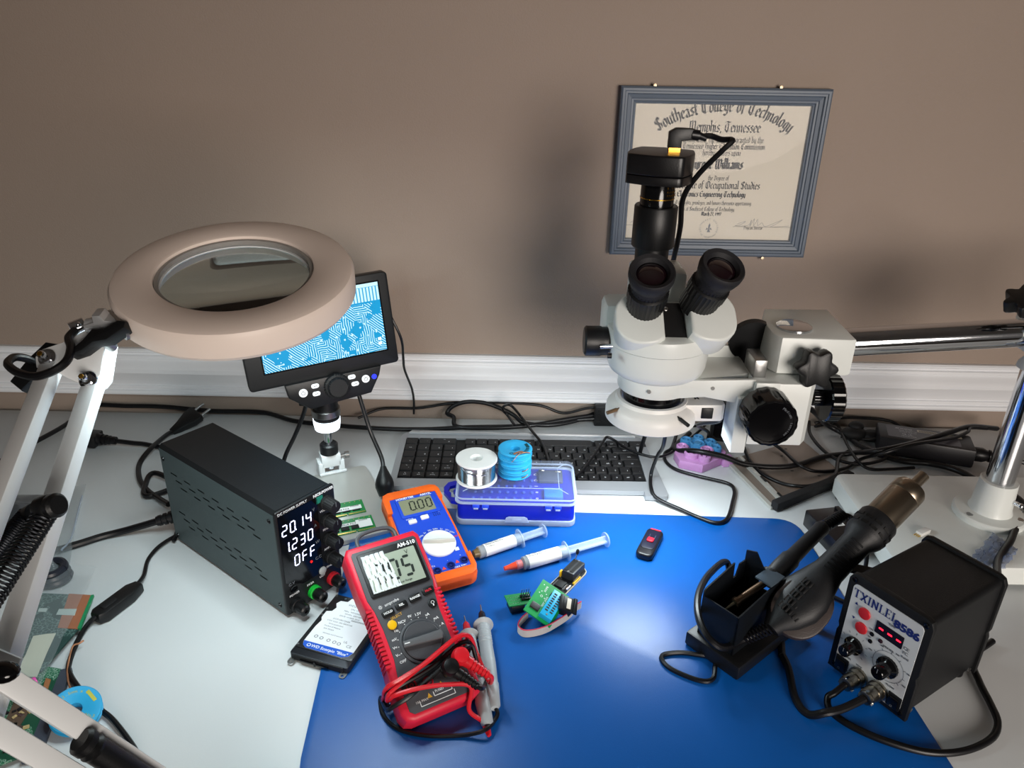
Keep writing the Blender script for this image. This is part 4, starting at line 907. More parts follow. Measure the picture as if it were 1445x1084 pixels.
# ------------------------------------------------------------------ blue capacitance meter
def blue_meter():
    t = tag(empty('capacitance_meter', M=frame_at((-.0903, .751, .040), 12, 0, 24.8)), 'blue capacitance meter in an orange holster behind the red multimeter', 'meter')
    ORG = mat('holster_orange', 'f0641a', .45, var=.02); BLU = mat('meter_blue', '1c49c8', .4, var=.02)
    H, w = .0755, .037
    b = B(); prism(b, rrect(2*w, 2*H, .010, 5), -.0205, -.004, bev=.003); obj('holster', b, ORG, t)
    def band(P): return P
    # orange end caps rising round the blue face
    topc = [(-w, .040), (-w, H-.010), (-w+.003, H-.003), (-w+.010, H), (w-.010, H), (w-.003, H-.003), (w, H-.010), (w, .052), (w-.006, .052), (w-.007, H-.012), (-w+.009, H-.013), (-w+.007, .040)]
    b = B(); prism(b, topc, -.018, .001, bev=.0018); obj('holster_top', b, ORG, t)
    botc = [(-w, -.040), (-w, -H+.012), (-w+.003, -H+.004), (-w+.010, -H), (w-.010, -H), (w-.003, -H+.004), (w, -H+.012), (w, -.042), (w-.006, -.046), (w-.007, -H+.013), (-w+.008, -H+.012), (-w+.007, -.042)]
    b = B(); prism(b, botc, -.018, .001, bev=.0018); obj('holster_bottom', b, ORG, t)
    body = [(-w+.0065, .063), (w-.0065, .063), (w-.005, .040), (w-.004, 0), (w-.0065, -.063), (-w+.0065, -.063), (-w+.004, 0), (-w+.005, .040)]
    b = B(); prism(b, body, -.016, .0, bev=.0015); obj('meter_body', b, BLU, t)
    b = B(); prism(b, rrect(.050, .034, .002, 4, .002, .044), -.0005, .0016, bev=.0008); obj('screen_bezel', b, BLU, t)
    b = B(); prism(b, rrect(.041, .025, .001, 3, .001, .0435), .0010, .0019); obj('lcd', b, mat('lcd_green', '86896f', .3), t, smooth=0)
    b = B(); seg7(b, '0.00', .0062, .0145, .0016, .0042, T(-.0085, .0365, .0020), .08); obj('lcd_digits', b, MATS['lcd_ink'], t, smooth=0)
    for x, y in ((-.0125, .0195), (.0035, .0225)):
        b = B(); prism(b, rrect(.0098, .0058, .001, 3), -.0005, .0022, T(x, y) @ Mx.Rotation(rad(3), 4, 'Z'), bev=.0005); obj('button', b, WHT, t)
    b = B()
    for i in range(4):
        for j in range(3): box(b, .0150+i*.0024, .0162+i*.0024, .0215+j*.0024, .0224+j*.0024, .0, .0003)
    obj('buzzer_holes', b, INKK, t, smooth=0)
    DCt = T(.006, -.0225)
    b = B(); lathe(b, [(.0198, 0), (.0198, .0022), (.0185, .0032), (0, .0034)], DCt, 48); d = obj('dial', b, WHT, t)
    b = B(); prism(b, [(-.0185, -.001), (0, -.0028), (.0185, -.001), (.0185, .001), (0, .0028), (-.0185, .001)], .003, .0085, DCt @ Mx.Rotation(rad(-14), 4, 'Z'), bev=.0008, taper=(1, .5)); obj('dial_ridge', b, mat('ridge_grey', 'c9c9c2', .45), d)
    for x, y in ((-.0095, -.0600), (.0078, -.0572), (.0250, -.0545)):
        b = B(); lathe(b, [(.0048, -.001), (.0048, .0012), (.0036, .0014), (.0034, .0), (.0016, .0), (.0016, .0010), (0, .0010)], T(x, y), 24); obj('jack', b, mat('jack_navy', '10246c', .35), t)
    b = B(); text_bm(b, 'HONEYTEK', .0044, T(-.010, .0588, .0018), bold=.0001); text_bm(b, 'A6013L', .0046, T(.0165, .0588, .0018), bold=.0001); text_bm(b, 'HOLD', .0032, T(-.0145, .0248, .0003))
    for s, a in (('CAL', 150), ('200p', 132), ('2n', 116), ('20n', 99), ('200n', 82), ('2u', 65), ('20u', 48), ('200u', 32), ('2m', 164)):
        text_bm(b, s, .0032, T(.006+.0242*math.cos(rad(a)), -.0225+.0235*math.sin(rad(a)), .0003) @ Mx.Rotation(rad(a-90)*.6, 4, 'Z'))
    for s, x, y in (('MAX 400V', .001, -.0645), ('MAX 500V', .018, -.0615), ('CE', -.013, -.041), ('Cx', -.0115, -.0520), ('-', .0065, -.0490), ('+', .0232, -.0465)): text_bm(b, s, .0032, T(x, y, .0003))
    box(b, .0205, .0255, -.0385, -.0335, .0001, .0003); box(b, .0224, .0236, .0262, .0268, .0001, .0003); lathe(b, [(.0014, .0003), (.0008, .0003)], T(.002, .0277), 14, cap=False)
    for x0, x1, y in ((-.007, .007, -.0675), (.010, .0240, -.0650)): box(b, x0, x1, y-.0002, y+.0002, .0001, .0003)
    obj('face_lettering', b, INKW, t, smooth=0)
    b = B()
    for x, y in ((-.001, -.0585), (.0165, -.0540)): add(b, [(x-.0026, y-.0022, .0004), (x+.0026, y-.0022, .0004), (x, y+.0024, .0004)], [(0, 1, 2)])
    text_bm(b, 'OFF', .0034, T(.0285, -.0175, .0003)); obj('warning_marks', b, mat('red_ink2', 'e0443c', .5, var=0), t, smooth=0)
    Mi = t.matrix_basis.inverted(); a = V((0, .040, -.0205)); f = t.matrix_basis @ a; f = Mi @ V((f.x, f.y, .002))
    b = B(); bar(b, a+V((-.014, 0, 0)), f+V((-.014, 0, 0)), .006, .003); bar(b, a+V((.014, 0, 0)), f+V((.014, 0, 0)), .006, .003); obj('tilt_stand', b, ORG, t)
blue_meter()
# ------------------------------------------------------------------ laptop keyboard deck, turned round
def keyboard():
    t = tag(empty('laptop_keyboard', M=frame_at((.0226, .9767, 0), 0, 0, .44)), 'silver laptop deck with a black keyboard facing away, at the desk back', 'keyboard')
    SIL = mat('silver_deck', 'a7a9ad', .42, .35, var=.05, vs=25, bump=.1, bs=900)
    z1 = .0085
    P = [(-.184, -.078), (.168, -.082), (.168, -.094), (.197, -.094), (.200, -.088), (.190, .060), (.186, .070), (.178, .074), (-.168, .078), (-.178, .074), (-.183, .066)]
    hole = [(-.1745, -.0575), (.1755, -.0575), (.1755, .0590), (-.1745, .0590)]
    b = B(); prism(b, P, .0015, z1, bev=0, holes=[hole]); obj('deck', b, SIL, t, smooth=0)
    b = B(); box(b, -.1745, .1755, -.0575, .059, .0025, .0055); obj('key_tray', b, BLKM, t)
    b = B(); prism(b, [(-.172, .0705), (.178, .0675), (.178, .073), (-.168, .077)], z1, z1+.004, bev=.001); obj('hinge_bar', b, mat('silver_bar', 'c6c8ca', .3, .6), t)
    KM = mat('key_black', '131315', .45, bump=.08, bs=1500)
    key_cache = {}
    leg = B()
    def key(x, y, w, h, s='', s2=''):
        k_ = (round(w, 4), round(h, 4))
        if k_ not in key_cache:
            b = B(); prism(b, rrect(w-.0012, h-.0012, .0012, 2), .0060, .0092, bev=0, taper=(.90, .88)); bmesh.ops.recalc_face_normals(b, faces=b.faces)
            me = bpy.data.meshes.new('key'); b.to_mesh(me); b.free(); me.materials.append(KM); key_cache[k_] = me
        o = bpy.data.objects.new('key', key_cache[k_]); COL.objects.link(o); o.parent = t; o.location = (x, y, 0)
        R_ = T(x, y, .0093) @ Mx.Rotation(PI, 4, 'Z')
        if s: text_bm(leg, s, .0046 if len(s) == 1 else .0030, R_ @ T(-w*.18 if len(s) == 1 else 0, h*.12), ext=.00003)
        if s2: text_bm(leg, s2, .0028, R_ @ T(0, -h*.2), ext=.00003)
    u, rh = .01735, .0192
    y0 = -.0465
    # number pad columns on the left (mirrored layout seen from behind)
    npx = -.165
    rows = [['prt', 'end', 'home', 'num'], ['-', '*', '/', 'num lk'], ['+', '9', '8', '7'], ['', '6', '5', '4'], ['ent', '3', '2', '1'], ['', '.', '0', '']]
    for r in range(6):
        y = y0+r*rh
        for c in range(4):
            x = npx+c*.0196
            hh = rh*.72 if r == 0 else rh
            if r == 5 and c == 3: continue
            if r == 5 and c == 2: key(x+.0098, y, .0392, hh, '0', 'ins'); continue
            key(x, y, .0196, hh, rows[r][c], 'fn' if r < 2 else '')
    mx0 = -.0850
    def row(r, items, h=rh):
        x = mx0
        for w, s in items:
            key(x+w*u/2, y0+r*rh, w*u, h, s); x += w*u
    row(0, [(.9375, s) for s in ('del', 'ins', 'f12', 'f11', 'f10', 'f9', 'f8', 'f7', 'f6', 'f5', 'f4', 'f3', 'f2', 'f1', 'wifi', 'esc')], rh*.72)
    row(1, [(2, 'bksp')]+[(1, c) for c in '=-0987654321`'])
    row(2, [(1.5, '\\')]+[(1, c) for c in '][POIUYTREWQ']+[(1.5, 'tab')])
    row(3, [(2.25, 'enter')]+[(1, c) for c in "';LKJHGFDSA"]+[(1.75, 'caps')])
    row(4, [(2.75, 'shift')]+[(1, c) for c in '/.,MNBVCXZ']+[(2.25, 'shift')])
    row(5, [(1, '>'), (1, '^'), (1, '<'), (1.2, 'ctrl'), (1, 'menu'), (1, 'alt'), (5.2, ''), (1, 'alt'), (1, 'win'), (1, 'fn'), (1.6, 'ctrl')])
    obj('key_lettering', leg, INKW, t, smooth=0)
keyboard()
# ------------------------------------------------------------------ parts box with clear lid
CLR = mat('clear_plastic', 'cfdcf2', .12, var=0, spec=.6, alpha=.10)
CLR2 = mat('cloudy_plastic', 'c3d3ea', .25, var=0, spec=.5, alpha=.5)
def parts_box():
    t = tag(empty('parts_box', M=frame_at((.0146, .8625, 0), 0, 0, -.25)), 'blue plastic parts box with a clear lid, in front of the keyboard', 'box')
    w, d = .152, .088
    NAVY = mat('box_blue', '1220b4', .35, var=.02)
    z0 = MZ
    b = B(); prism(b, rrect(w-.002, d-.002, .008, 5), z0+.007, .0352, bev=.001); obj('box_body', b, NAVY, t)
    b = B(); prism(b, rrect(w+.002, d+.002, .010, 5), z0, z0+.008, bev=.002); obj('lower_lid', b, CLR2, t)
    b = B(); prism(b, rrect(w+.002, d+.002, .010, 5), z0+.0065, z0+.0085, bev=.0006); obj('lower_rim', b, CLR2, t)
    # clear upper lid as a shell
    def shell(b, W_, D_, r, za, zb, th):
        o_ = rrect(W_, D_, r, 5); i_ = rrect(W_-2*th, D_-2*th, max(.001, r-th), 5)
        n = len(o_); rings = [[(x, y, za) for x, y in i_], [(x, y, zb-th) for x, y in i_]]
        R0 = [b.verts.new((x, y, za)) for x, y in o_]; R1 = [b.verts.new((x, y, zb-.002)) for x, y in o_]
        R2 = [b.verts.new((x*.985, y*.975, zb)) for x, y in o_]
        for A_, C_ in ((R0, R1), (R1, R2)):
            for k in range(n): b.faces.new((A_[k-1], A_[k], C_[k], C_[k-1]))
        b.faces.new(R2)
    b = B(); shell(b, w+.003, d+.003,   .010, .0354, .0478, .001); lid = obj('clear_lid', b, CLR, t)
    b = B(); prism(b, rrect(w+.0045, d+.0045, .011, 5), .0350, .0368, holes=[rrect(w-.003, d-.003, .008, 5)]); obj('lid_rim', b, CLR2, t)
    b = B(); prism(b, rrect(w+.0035, d+.0035, .011, 5), .0415, .0428, holes=[rrect(w-.001, d-.001, .008, 5)]); obj('lid_ridge', b, CLR2, lid)
    b = B()
    for (x0, y0), (x1, y1) in (((-.058, -.026), (.055, -.026)), ((.055, -.026), (.066, -.038)), ((-.058, -.026), (-.068, -.036)), ((.055, -.026), (.055, .026)), ((.055, .026), (.066, .036)), ((-.058, .026), (.055, .026))):
        bar(b, (x0, y0, .0480), (x1, y1, .0480), .0007, .0007)
    obj('lid_ribs', b, CLR2, lid)
    # contents
    b = B(); box(b, .036, .060, -.034, -.012, .0352, .041, bev=.001); obj('blue_insert', b, mat('insert_blue', '2a72e0', .4), t)
    b = B(); box(b, .030, .062, .006, .034, .0352, .040, bev=.001); obj('grey_insert', b, mat('insert_grey', '4a5068', .5), t)
    for i, x in enumerate([-.055+.0105*k for k in range(8)]):
        for j in range(5):
            y = -.033+.0145*j
            b = B(); lathe(b, [(.0016, .0352), (.0022, .0365), (.0016, .038), (.0006, .0385)], T(x+.002*(j % 2), y), 8); obj('drill_collar', b, mat('collar_blue', '3a55c8', .4), t)
    b = B()
    for j, s in enumerate('oo1DD'): text_bm(b, s, .007, T(.0265, -.030+.0145*j, .0354) @ Mx.Rotation(PI/2, 4, 'Z'), ext=.00005)
    obj('size_lettering', b, INKW, t, smooth=0)
    b = B()
    for x, y in ((.034, .030), (.056, .028)): sphere(b, (x, y, .041), .003, (1.5, .6, .4), 8)
    obj('metal_bits', b, STEEL, t)
    # hinge lugs, latch and carrying ear
    for x in (-.051, -.039, .041, .053):
        b = B(); box(b, x-.0045, x+.0045, -d/2-.003, -d/2+.002, .0295, .0350, bev=.0008); lug = obj('hinge_lug', b, mat('lug_blue', '2a4ce0', .35), t)
        b = B(); box(b, x-.003, x+.003, -d/2-.0036, -d/2-.002, .0283, .0306, bev=.0003); obj('lug_tip', b, CLR2, lug)
    P = [(-.016, .009), (.016, .009), (.0135, .0155), (.010, .0172), (-.010, .0172), (-.0135, .0155)]
    b = B(); prism(b, P, .0, .0025, basis((.001, -d/2-.0005, 0), (1, 0, 0), (0, 0, 1)), bev=.0006); lt = obj('latch', b, CLR2, t)
    b = B(); box(b, -.005, .007, -d/2-.004, -d/2-.003, .012, .0152, bev=.0003); obj('latch_grip', b, CLR2, lt)
    P = [(0, -.028), (-.009, -.026), (-.020, -.006), (-.021, .006), (-.016, .018), (-.008, .022), (0, .022)]
    b = B(); prism(b, P, .022, .0265, T(-w/2+.001, 0), bev=.0006, holes=()); 
    b.free(); b = B(); prism(b, P, .022, .0265, T(-w/2+.001, 0), holes=[[(-.005, -.018), (-.011, -.016), (-.010, -.008), (-.014, -.002), (-.013, .008), (-.006, .012), (-.0055, .002), (-.008, -.002), (-.0055, -.006)]]); obj('carrying_ear', b, NAVY, t, smooth=0)
parts_box()
LZ = .0485
def spool_solder():
    t = tag(empty('solder_spool', (-.0375, .8575, LZ)), 'white spool of shiny solder wire standing on the clear lid', 'spool')
    r = .0265
    b = B(); lathe(b, [(.0065, .0), (r, 0), (r+.0004, .0006), (r+.0004, .0020), (r, .0026), (.020, .0026), (.020, .0280), (r, .0280), (r+.0004, .0286), (r+.0004, .0304), (r, .0310), (.0085, .0310), (.0075, .0300), (.0065, .0290), (.0065, 0)], None, 56, cap=False); obj('spool_core', b, WHT, t)
    b = B(); pr = [(.0205, .0030)]
    for i in range(24): z = .0032+i*.00102; pr += [(.0238, z), (.0244, z+.0005)]
    pr += [(.0205, .0277)]
    lathe(b, pr, None, 48, cap=False); obj('solder_wire', b, mat('solder_tin', 'd5d7dc', .18, 1., var=.03), t, smooth=60, label='wound bright solder wire')
    b = B(); tube(b, [(.024, -.004, .0265), (.0243, .010, .017), (.016, .0188, .009), (.0, .0249, .006)], .0005, 6); tube(b, [(-.021, -.0135, .024), (-.010, -.0228, .0215), (.008, -.0236, .0185), (.0235, -.0075, .015)], .0006, 6); obj('loose_strand', b, MATS['solder_tin'], t)
spool_solder()
def wick(name, loc, rz, label, group, flat=0, first=None):
    t = tag(empty(name, loc, rad(rz)), label, 'wick spool', group)
    BL = mat('wick_blue', '2fa3d6', .38, var=.02)
    r = .0222
    b = B(); lathe(b, [(.006, 0), (r-.001, 0), (r, .0008), (r, .0020), (r-.0012, .0026), (r-.0035, .0033), (r-.0035, .0060), (r-.0012, .0068), (r, .0074), (r, .0086), (r-.001, .0094), (.012, .0094), (.0105, .0086), (.0075, .0086), (.006, .0080), (.006, 0)], None, 56, cap=False); obj('spool_body', b, BL, t)
    return t
wz = LZ
wl = ['blue desoldering wick spool at the bottom of the stack on the lid', 'blue desoldering wick spool second from the bottom of the stack', 'blue desoldering wick spool third from the bottom of the stack', 'blue desoldering wick spool on top of the stack, with loose copper braid']
DKT = mat('teal_ink', '064048', .5, var=0)
for i in range(4):
    t = wick('wick_spool', (.0118+.0005*(i % 2), .874-.0004*i, wz+i*.0096), 40*i, wl[i], 'stack of blue wick spools')
    if i == 3:
        b = B()
        for k, ch in enumerate('CLEANER'): a = rad(-110+k*17-120); text_bm(b, ch, .0062, T(.0165*math.cos(a), .0165*math.sin(a), .0096) @ Mx.Rotation(a+PI/2, 4, 'Z'), ext=.00005, bold=.0002)
        for k, ch in enumerate('Tech'): a = rad(35-k*17-120); text_bm(b, ch, .0062, T(.0165*math.cos(a), .0165*math.sin(a), .0096) @ Mx.Rotation(a-PI/2, 4, 'Z'), ext=.00005, bold=.0001)
        box(b, -.0045, .0045, .0140, .0185, .0094, .0097, Mx.Rotation(rad(-70-120), 4, 'Z'))
        obj('lid_lettering', b, DKT, t, smooth=0)
        Ri = Mx.Rotation(rad(-120), 4, 'Z')
        b = B(); sweep(b, smooth_path([Ri @ V(p) for p in ((-.004, -.0225, .001), (-.001, -.0235, .0055), (.004, -.0200, .0106), (.012, -.0150, .0108), (.019, -.0150, .0104))], 6), [(-.0016, -.0003), (.0016, -.0003), (.0016, .0003), (-.0016, .0003)]); sweep(b, smooth_path([Ri @ V(p) for p in ((-.002, -.0185, .0105), (.004, -.0140, .0108), (.010, -.0115, .0102))], 6), [(-.0014, -.0003), (.0014, -.0003), (.0014, .0003), (-.0014, .0003)]); obj('copper_braid', b, COPPER, t)
    elif i in (0, 1):
        b = B(); Ri = Mx.Rotation(rad(-40*i), 4, 'Z'); sweep(b, [Ri @ V(p) for p in ((.010, -.0188, .0035), (.014, -.0205, .006), (.017, -.0185, .0082))], [(-.0014, -.0003), (.0014, -.0003), (.0014, .0003), (-.0014, .0003)]); obj('copper_braid', b, COPPER, t)
# ------------------------------------------------------------------ syringes
def syringe(p0, p1, Lb, r, label, tip, lab0, lab1, lines, pl):
    """barrel from p0, direction to p1 on the mat"""
    d = V((p1[0]-p0[0], p1[1]-p0[1], 0)).normalized()
    t = tag(empty('syringe', M=basis((p0[0], p0[1], MZ+r+.0004), d, V((0, 0, 1)).cross(d))), label, 'syringe', 'flux syringes on the mat')
    X = basis((0, 0, 0), (0, 1, 0), (0, 0, 1))            # z of lathe along +x
    FL = mat('flux_amber', '6b5a38', .3, var=.05)
    CL = mat('syringe_clear', 'c8d8e6', .15, var=0, spec=.6, alpha=.38)
    b = B(); lathe(b, [(r*.5, -.001), (r, .001), (r, Lb)], X, 32, cap=False); obj('barrel', b, CL, t)
    b = B(); lathe(b, [(0, 0), (r*.86, .0012), (r*.86, lab1*.9), (0, lab1*.9)], X, 28, cap=False); obj('flux', b, FL, t)
    b = B(); lathe(b, [(r+.0002, lab0), (r+.0002, lab1)], X, 32, cap=False); lb = obj('paper_label', b, mat('paper_label', 'eeece6', .6), t)
    b = B()
    for i, s in enumerate(lines):
        a = rad(112-i*24)
        # text lies along the barrel on its upper front side
        n = V((0, -math.cos(a), math.sin(a)))
        text_bm(b, s, .0032, basis(V(((lab0+.002), 0, 0))+n*(r+.0004), (1, 0, 0), V((0, math.sin(a), math.cos(a)))), align='LEFT', ext=.00003)
    obj('label_lettering', b, INKK, lb, smooth=0)
    b = B(); prism(b, [(.0125*math.cos(q)*(1 if True else 1), .0085*math.sin(q)) for q in [2*PI*k/28 for k in range(28)]], Lb, Lb+.002, X @ Mx.Rotation(rad(38), 4, 'Z'), bev=.0005); obj('finger_flange', b, CL, t)
    b = B(); box(b, Lb-.004, Lb+pl, -.0009, .0009, -r*.72, r*.72); box(b, Lb-.004, Lb+pl, -r*.72, r*.72, -.0009, .0009); p = obj('plunger', b, CL, t)
    b = B(); lathe(b, [(r*1.15, Lb+pl), (r*1.2, Lb+pl+.0008), (r*1.15, Lb+pl+.0018)], X, 28); obj('thumb_rest', b, CL, t)
    if tip:
        b = B(); lathe(b, [(.0052, -.001), (.0055, -.007), (.0045, -.0085)][::-1], X, 24); obj('tip_collar', b, mat('tip_pink', 'e88a86', .35, alpha=.7), t)
        b = B(); lathe(b, [(.0045, -.0085), (.0042, -.012), (.0030, -.018), (.0026, -.0235), (0, -.024)][::-1], X, 20); obj('tip_cap', b, mat('tip_red', 'e2492c', .35), t)
    else:
        b = B(); lathe(b, [(.0045, -.006), (.0055, -.001), (r*.9, .0015)], X, 24); obj('barrel_tip', b, FL, t)
a0 = Z(672, 783, .008); a1 = Z(770, 750, .008)
syringe((a0.x+.002, a0.y+.001), a1, .058, .0076, 'clear flux syringe with a paper label, beside the blue meter', False, .008, .050, ['No Clean Flux', 'Soldering Flux Plus', '1 (10cc)'], .034)
a0 = Z(737, 798, .008); a1 = Z(855, 764, .008)
syringe((a0.x, a0.y), a1, .058, .0080, 'clear flux syringe with a red tip cap', True, .006, .049, ['No Clean Plus', 'Soldering Flux 10cc'], .056)
# ------------------------------------------------------------------ chip programmer, adapter boards and ribbon
def programmer():
    t = tag(empty('chip_programmer', M=frame_at((.0728, .7103, MZ), 0, 0, -35.3)), 'black chip programmer board with a lever socket and yellow pins', 'circuit board')
    P = [(-.0118, -.034), (.0118, -.034), (.0118, .024), (.0105, .029), (.006, .0325), (-.006, .0325), (-.0105, .029), (-.0118, .024)]
    b = B(); prism(b, P, 0.0002, .0016); obj('board', b, mat('board_edge_cream', 'b9b09a', .5), t, smooth=0)
    P2 = [(x*.93, y*.975) for x, y in P]
    b = B(); prism(b, P2, .0015, .0018); obj('board_top', b, mat('board_black', '16181c', .35, var=.2, vs=400), t, smooth=0)
    b = B(); prism(b, rrect(.0150, .0270, .001, 2, .0002, .0155), .0018, .0125, bev=.0006); s = obj('lever_socket', b, mat('socket_black', '26282c', .45), t)
    for x in (-.0035, .0035):
        b = B(); box(b, x-.0022, x+.0022, .0045, .0265, .0124, .0130); obj('socket_rail', b, BLKM, s)
        b = B()
        for k in range(8): box(b, x-.0012, x+.0012, .0058+k*.0025, .0068+k*.0025, .0129, .0132)
        obj('socket_slots', b, mat('slot_dark', '050505', .5), s)
    for x, y in ((0, .0033), (.0, .0275)):
        b = B(); cyl(b, (x, y, .0122), (x, y, .0132), .0014, n=12); obj('socket_rivet', b, STEEL, s)
    b = B(); cyl(b, (-.0055, .028, .010), (-.0048, .0305, .0195), .0007, n=8); obj('lever_rod', b, STEEL, t)
    b = B(); lathe(b, [(.0012, 0), (.0021, .002), (.0021, .005), (.0008, .0068), (0, .007)], axis((-.0048, .0305, .0185), (.05, .15, 1)), 14); obj('lever_knob', b, BLK, t)
    YEL = mat('pin_yellow', 'e7b81a', .4)
    for k in range(2):
        b = B(); box(b, -.0106, -.0084, .0010+k*.0025, .0032+k*.0025, .0018, .0098, bev=.0003); obj('jumper', b, YEL, t)
    for k in range(6):
        b = B(); box(b, .0090, .0113, -.0010+k*.00254, .0013+k*.00254, .0018, .0042, bev=.0003); ph = obj('pin_header', b, YEL, t)
        b = B(); box(b, .0098, .0104, -.0002+k*.00254, .0004+k*.00254, .0042, .0075); obj('pin', b, STEEL, ph)
    b = B(); box(b, -.0065, .0040, -.016, -.0045, .0018, .0040, bev=.0003); ch = obj('chip', b, BLKM, t)
    b = B()
    for k in range(14):
        for x in (-.0077, .0052):
            box(b, x-.0013, x+.0013, -.0154+k*.00080, -.0150+k*.00080, .0018, .0024)
    obj('chip_pins', b, STEEL, ch)
    b = B(); prism(b, rrect(.0042, .0105, .0020, 5, .0085, -.0105), .0018, .0048, bev=.0006); obj('crystal', b, CHR, t)
    b = B(); box(b, -.006, .006, -.046, -.034, -.0004+.0006, .0050, bev=.0003); obj('usb_plug', b, STEEL, t)
programmer()
def adapter():
    M = frame_at((.0470, .6512, .0215), 12, 22, -25)
    t = tag(empty('adapter_board', M=M), 'green adapter board with a bright blue test socket leaning on the programmer', 'circuit board')
    GR = mat('pcb_bright_green', '15924a', .35, var=.08, vs=200)
    w, h = .0168, .0228
    b = B(); box(b, -w, w, -h, h, -.0008, .0008); obj('board', b, GR, t, smooth=0)
    b = B(); box(b, -.0005, .0140, -.0195, .0150, .0008, .0085, bev=.0004); s = obj('test_socket', b, mat('socket_blue', '1fa6d8', .4), t)
    b = B()
    for x in (.0030, .0088):
        for k in range(8): box(b, x-.0010, x+.0024, -.0130+k*.0032, -.0114+k*.0032, .0085, .0088)
    obj('socket_slots', b, INKK, s, smooth=0)
    b = B(); cyl(b, (.0065, -.0165, .0080), (.0065, -.0165, .0090), .0011, n=12); obj('socket_rivet', b, STEEL, s)
    b = B(); box(b, -.0135, -.0030, -.0150, -.0085, .0008, .0026, bev=.0003); ch = obj('chip', b, mat('chip_brown', '3a3a3c', .5), t)
    b = B()
    for k in range(9): box(b, -.0128+k*.0011, -.0123+k*.0011, -.0163, -.0072, .0008, .0014)
    obj('chip_pins', b, STEEL, ch)
    b = B(); box(b, -.0015, .0035, .0095, .0135, .0008, .0026, bev=.0002); obj('small_chip', b, BLKM, t)
    b = B(); text_bm(b, 'SOP8', .0034, T(-.0080, .0140, .0009) @ Mx.Rotation(PI/2, 4, 'Z'), ext=.00003); text_bm(b, 'TEST 25XX', .0030, T(-.0022, -.0005, .0009) @ Mx.Rotation(PI/2, 4, 'Z'), ext=.00003); lathe(b, [(.0014, .0009), (.0010, .0009)], T(-.0085, .0035), 14, cap=False)
    for x, y in ((-.011, .009), (-.0125, .006), (-.005, .0085), (-.0045, .003), (-.0125, .0175)): box(b, x-.0005, x+.0005, y-.0005, y+.0005, .0008, .00095)
    obj('board_lettering', b, INKW, t, smooth=0)
    b = B(); box(b, -.012, .010, -.004, .004, -.0120, -.0008); obj('pin_block', b, BLK, t)
adapter()
def clip_ribbon():
    t = tag(empty('test_clip_cable', (.03, .655, MZ)), 'grey ribbon cable with a red edge and a black test clip', 'cable')
    def W_(px, py, z): return Z(px, py, z)
    path = [W_(745, 868, .006), W_(736, 876, .008), W_(731, 886, .008), W_(738, 893, .008), W_(752, 893, .008), W_(770, 888, .009), W_(785, 880, .010), W_(803, 868, .012), W_(812, 858, .014), W_(820, 853, .013)]
    Q = smooth_path(path, 8)
    rib = mat('ribbon_grey', 'b9b7b4', .5)
    # the ribbon stands on its edge: profile tall in z
    for k in range(8):
        b = B(); z = -.0048+k*.00127
        sweep(b, [q+V((0, 0, z)) for q in Q], circ(.00064, 6)); obj('ribbon_wire', b, mat('ribbon_red', 'c22a4a', .5) if k == 7 else rib, t, True)
    c = W_(800, 855, .021)
    M = frame_at(c, 12, 27, -23) @ Mx.Rotation(rad(20), 4, 'Z')
    b = B(); box(b, -.0062, .0062, -.0085, .0085, -.008, .0045, M, .0012); cb = obj('clip_body', b, BLK, t, True)
    b = B(); box(b, -.0022, .0026, -.0060, .0060, .0045, .0058, M, .0004); obj('clip_pad', b, mat('clip_cream', 'cfc8ba', .5), t, True)
    for sx in (-1, 1):
        b = B(); prism(b, [(-.0025, -.009), (.0025, -.009), (.002, .009), (-.002, .009)], .002, .0055, M @ T(sx*.0070, 0) @ Mx.Rotation(sx*.25, 4, 'Y'), bev=.001); obj('clip_jaw', b, BLK, t, True)
    # small pin board on a black block
    e = W_(733, 846, .014); M = frame_at(e, 4, 6, 20)
    b = B(); box(b, -.015, .014, -.0085, .0085, -.0007, .0007, M); bd = obj('pin_board', b, mat('pcb_green2', '1b7c43', .4, var=.1, vs=200), t, True, smooth=0)
    b = B(); box(b, -.012, .004, -.009, .006, -.0105, -.0010, M, .001); obj('plug_block', b, BLK, t, True)
    for r in (0, 1):
        b = B(); box(b, .001, .0125, -.001+r*.0045-.0025, .0015+r*.0045-.0025, .0007, .0032, M, .0002); obj('pin_header', b, BLK, t, True)
        for k in range(4):
            b = B(); box(b, .0020+k*.0027, .0026+k*.0027, -.0003+r*.0045-.0020, .0003+r*.0045-.0020, .0030, .0115, M); obj('pin', b, STEEL, t, True)
    b = B()
    for i in range(5):
        for j in range(3): box(b, -.0125+i*.0028, -.0117+i*.0028, -.006+j*.0045, -.0052+j*.0045, .0007, .0009, M)
    obj('solder_pads', b, STEEL, t, True)
clip_ribbon()
# ------------------------------------------------------------------ usb stick
def flash():
    t = tag(empty('usb_stick', M=frame_at((.1803, .7789, MZ), 0, 0, -25.1)), 'black and red sliding USB stick on the blue mat', 'usb stick')
    b = B(); prism(b, rrect(.0215, .058, .007, 6), .0002, .0088, bev=.0024, seg=3); obj('case', b, mat('stick_black', '15151a', .35), t)
    b = B(); prism(b, rrect(.0165, .040, .005, 5, 0, .004), .0085, .0094, bev=.0004); obj('top_plate', b, mat('stick_navy', '10142a', .4), t)
    b = B(); prism(b, rrect(.0085, .0085, .002, 4, 0, .0015), .0090, .0115, bev=.0007); obj('slider', b, mat('stick_red', 'd81f34', .4), t)
    b = B(); prism(b, rrect(.0135, .0022, .001, 3, 0, .0265), .0080, .0093, bev=.0003); obj('end_stripe', b, MATS['stick_red'], t)
    for x in (-.0035, .0035):
        b = B(); box(b, x-.0004, x+.0004, .003, .014, .0093, .0096); obj('slide_rail', b, mat('grey_line', '3c4254', .4), t)
flash()
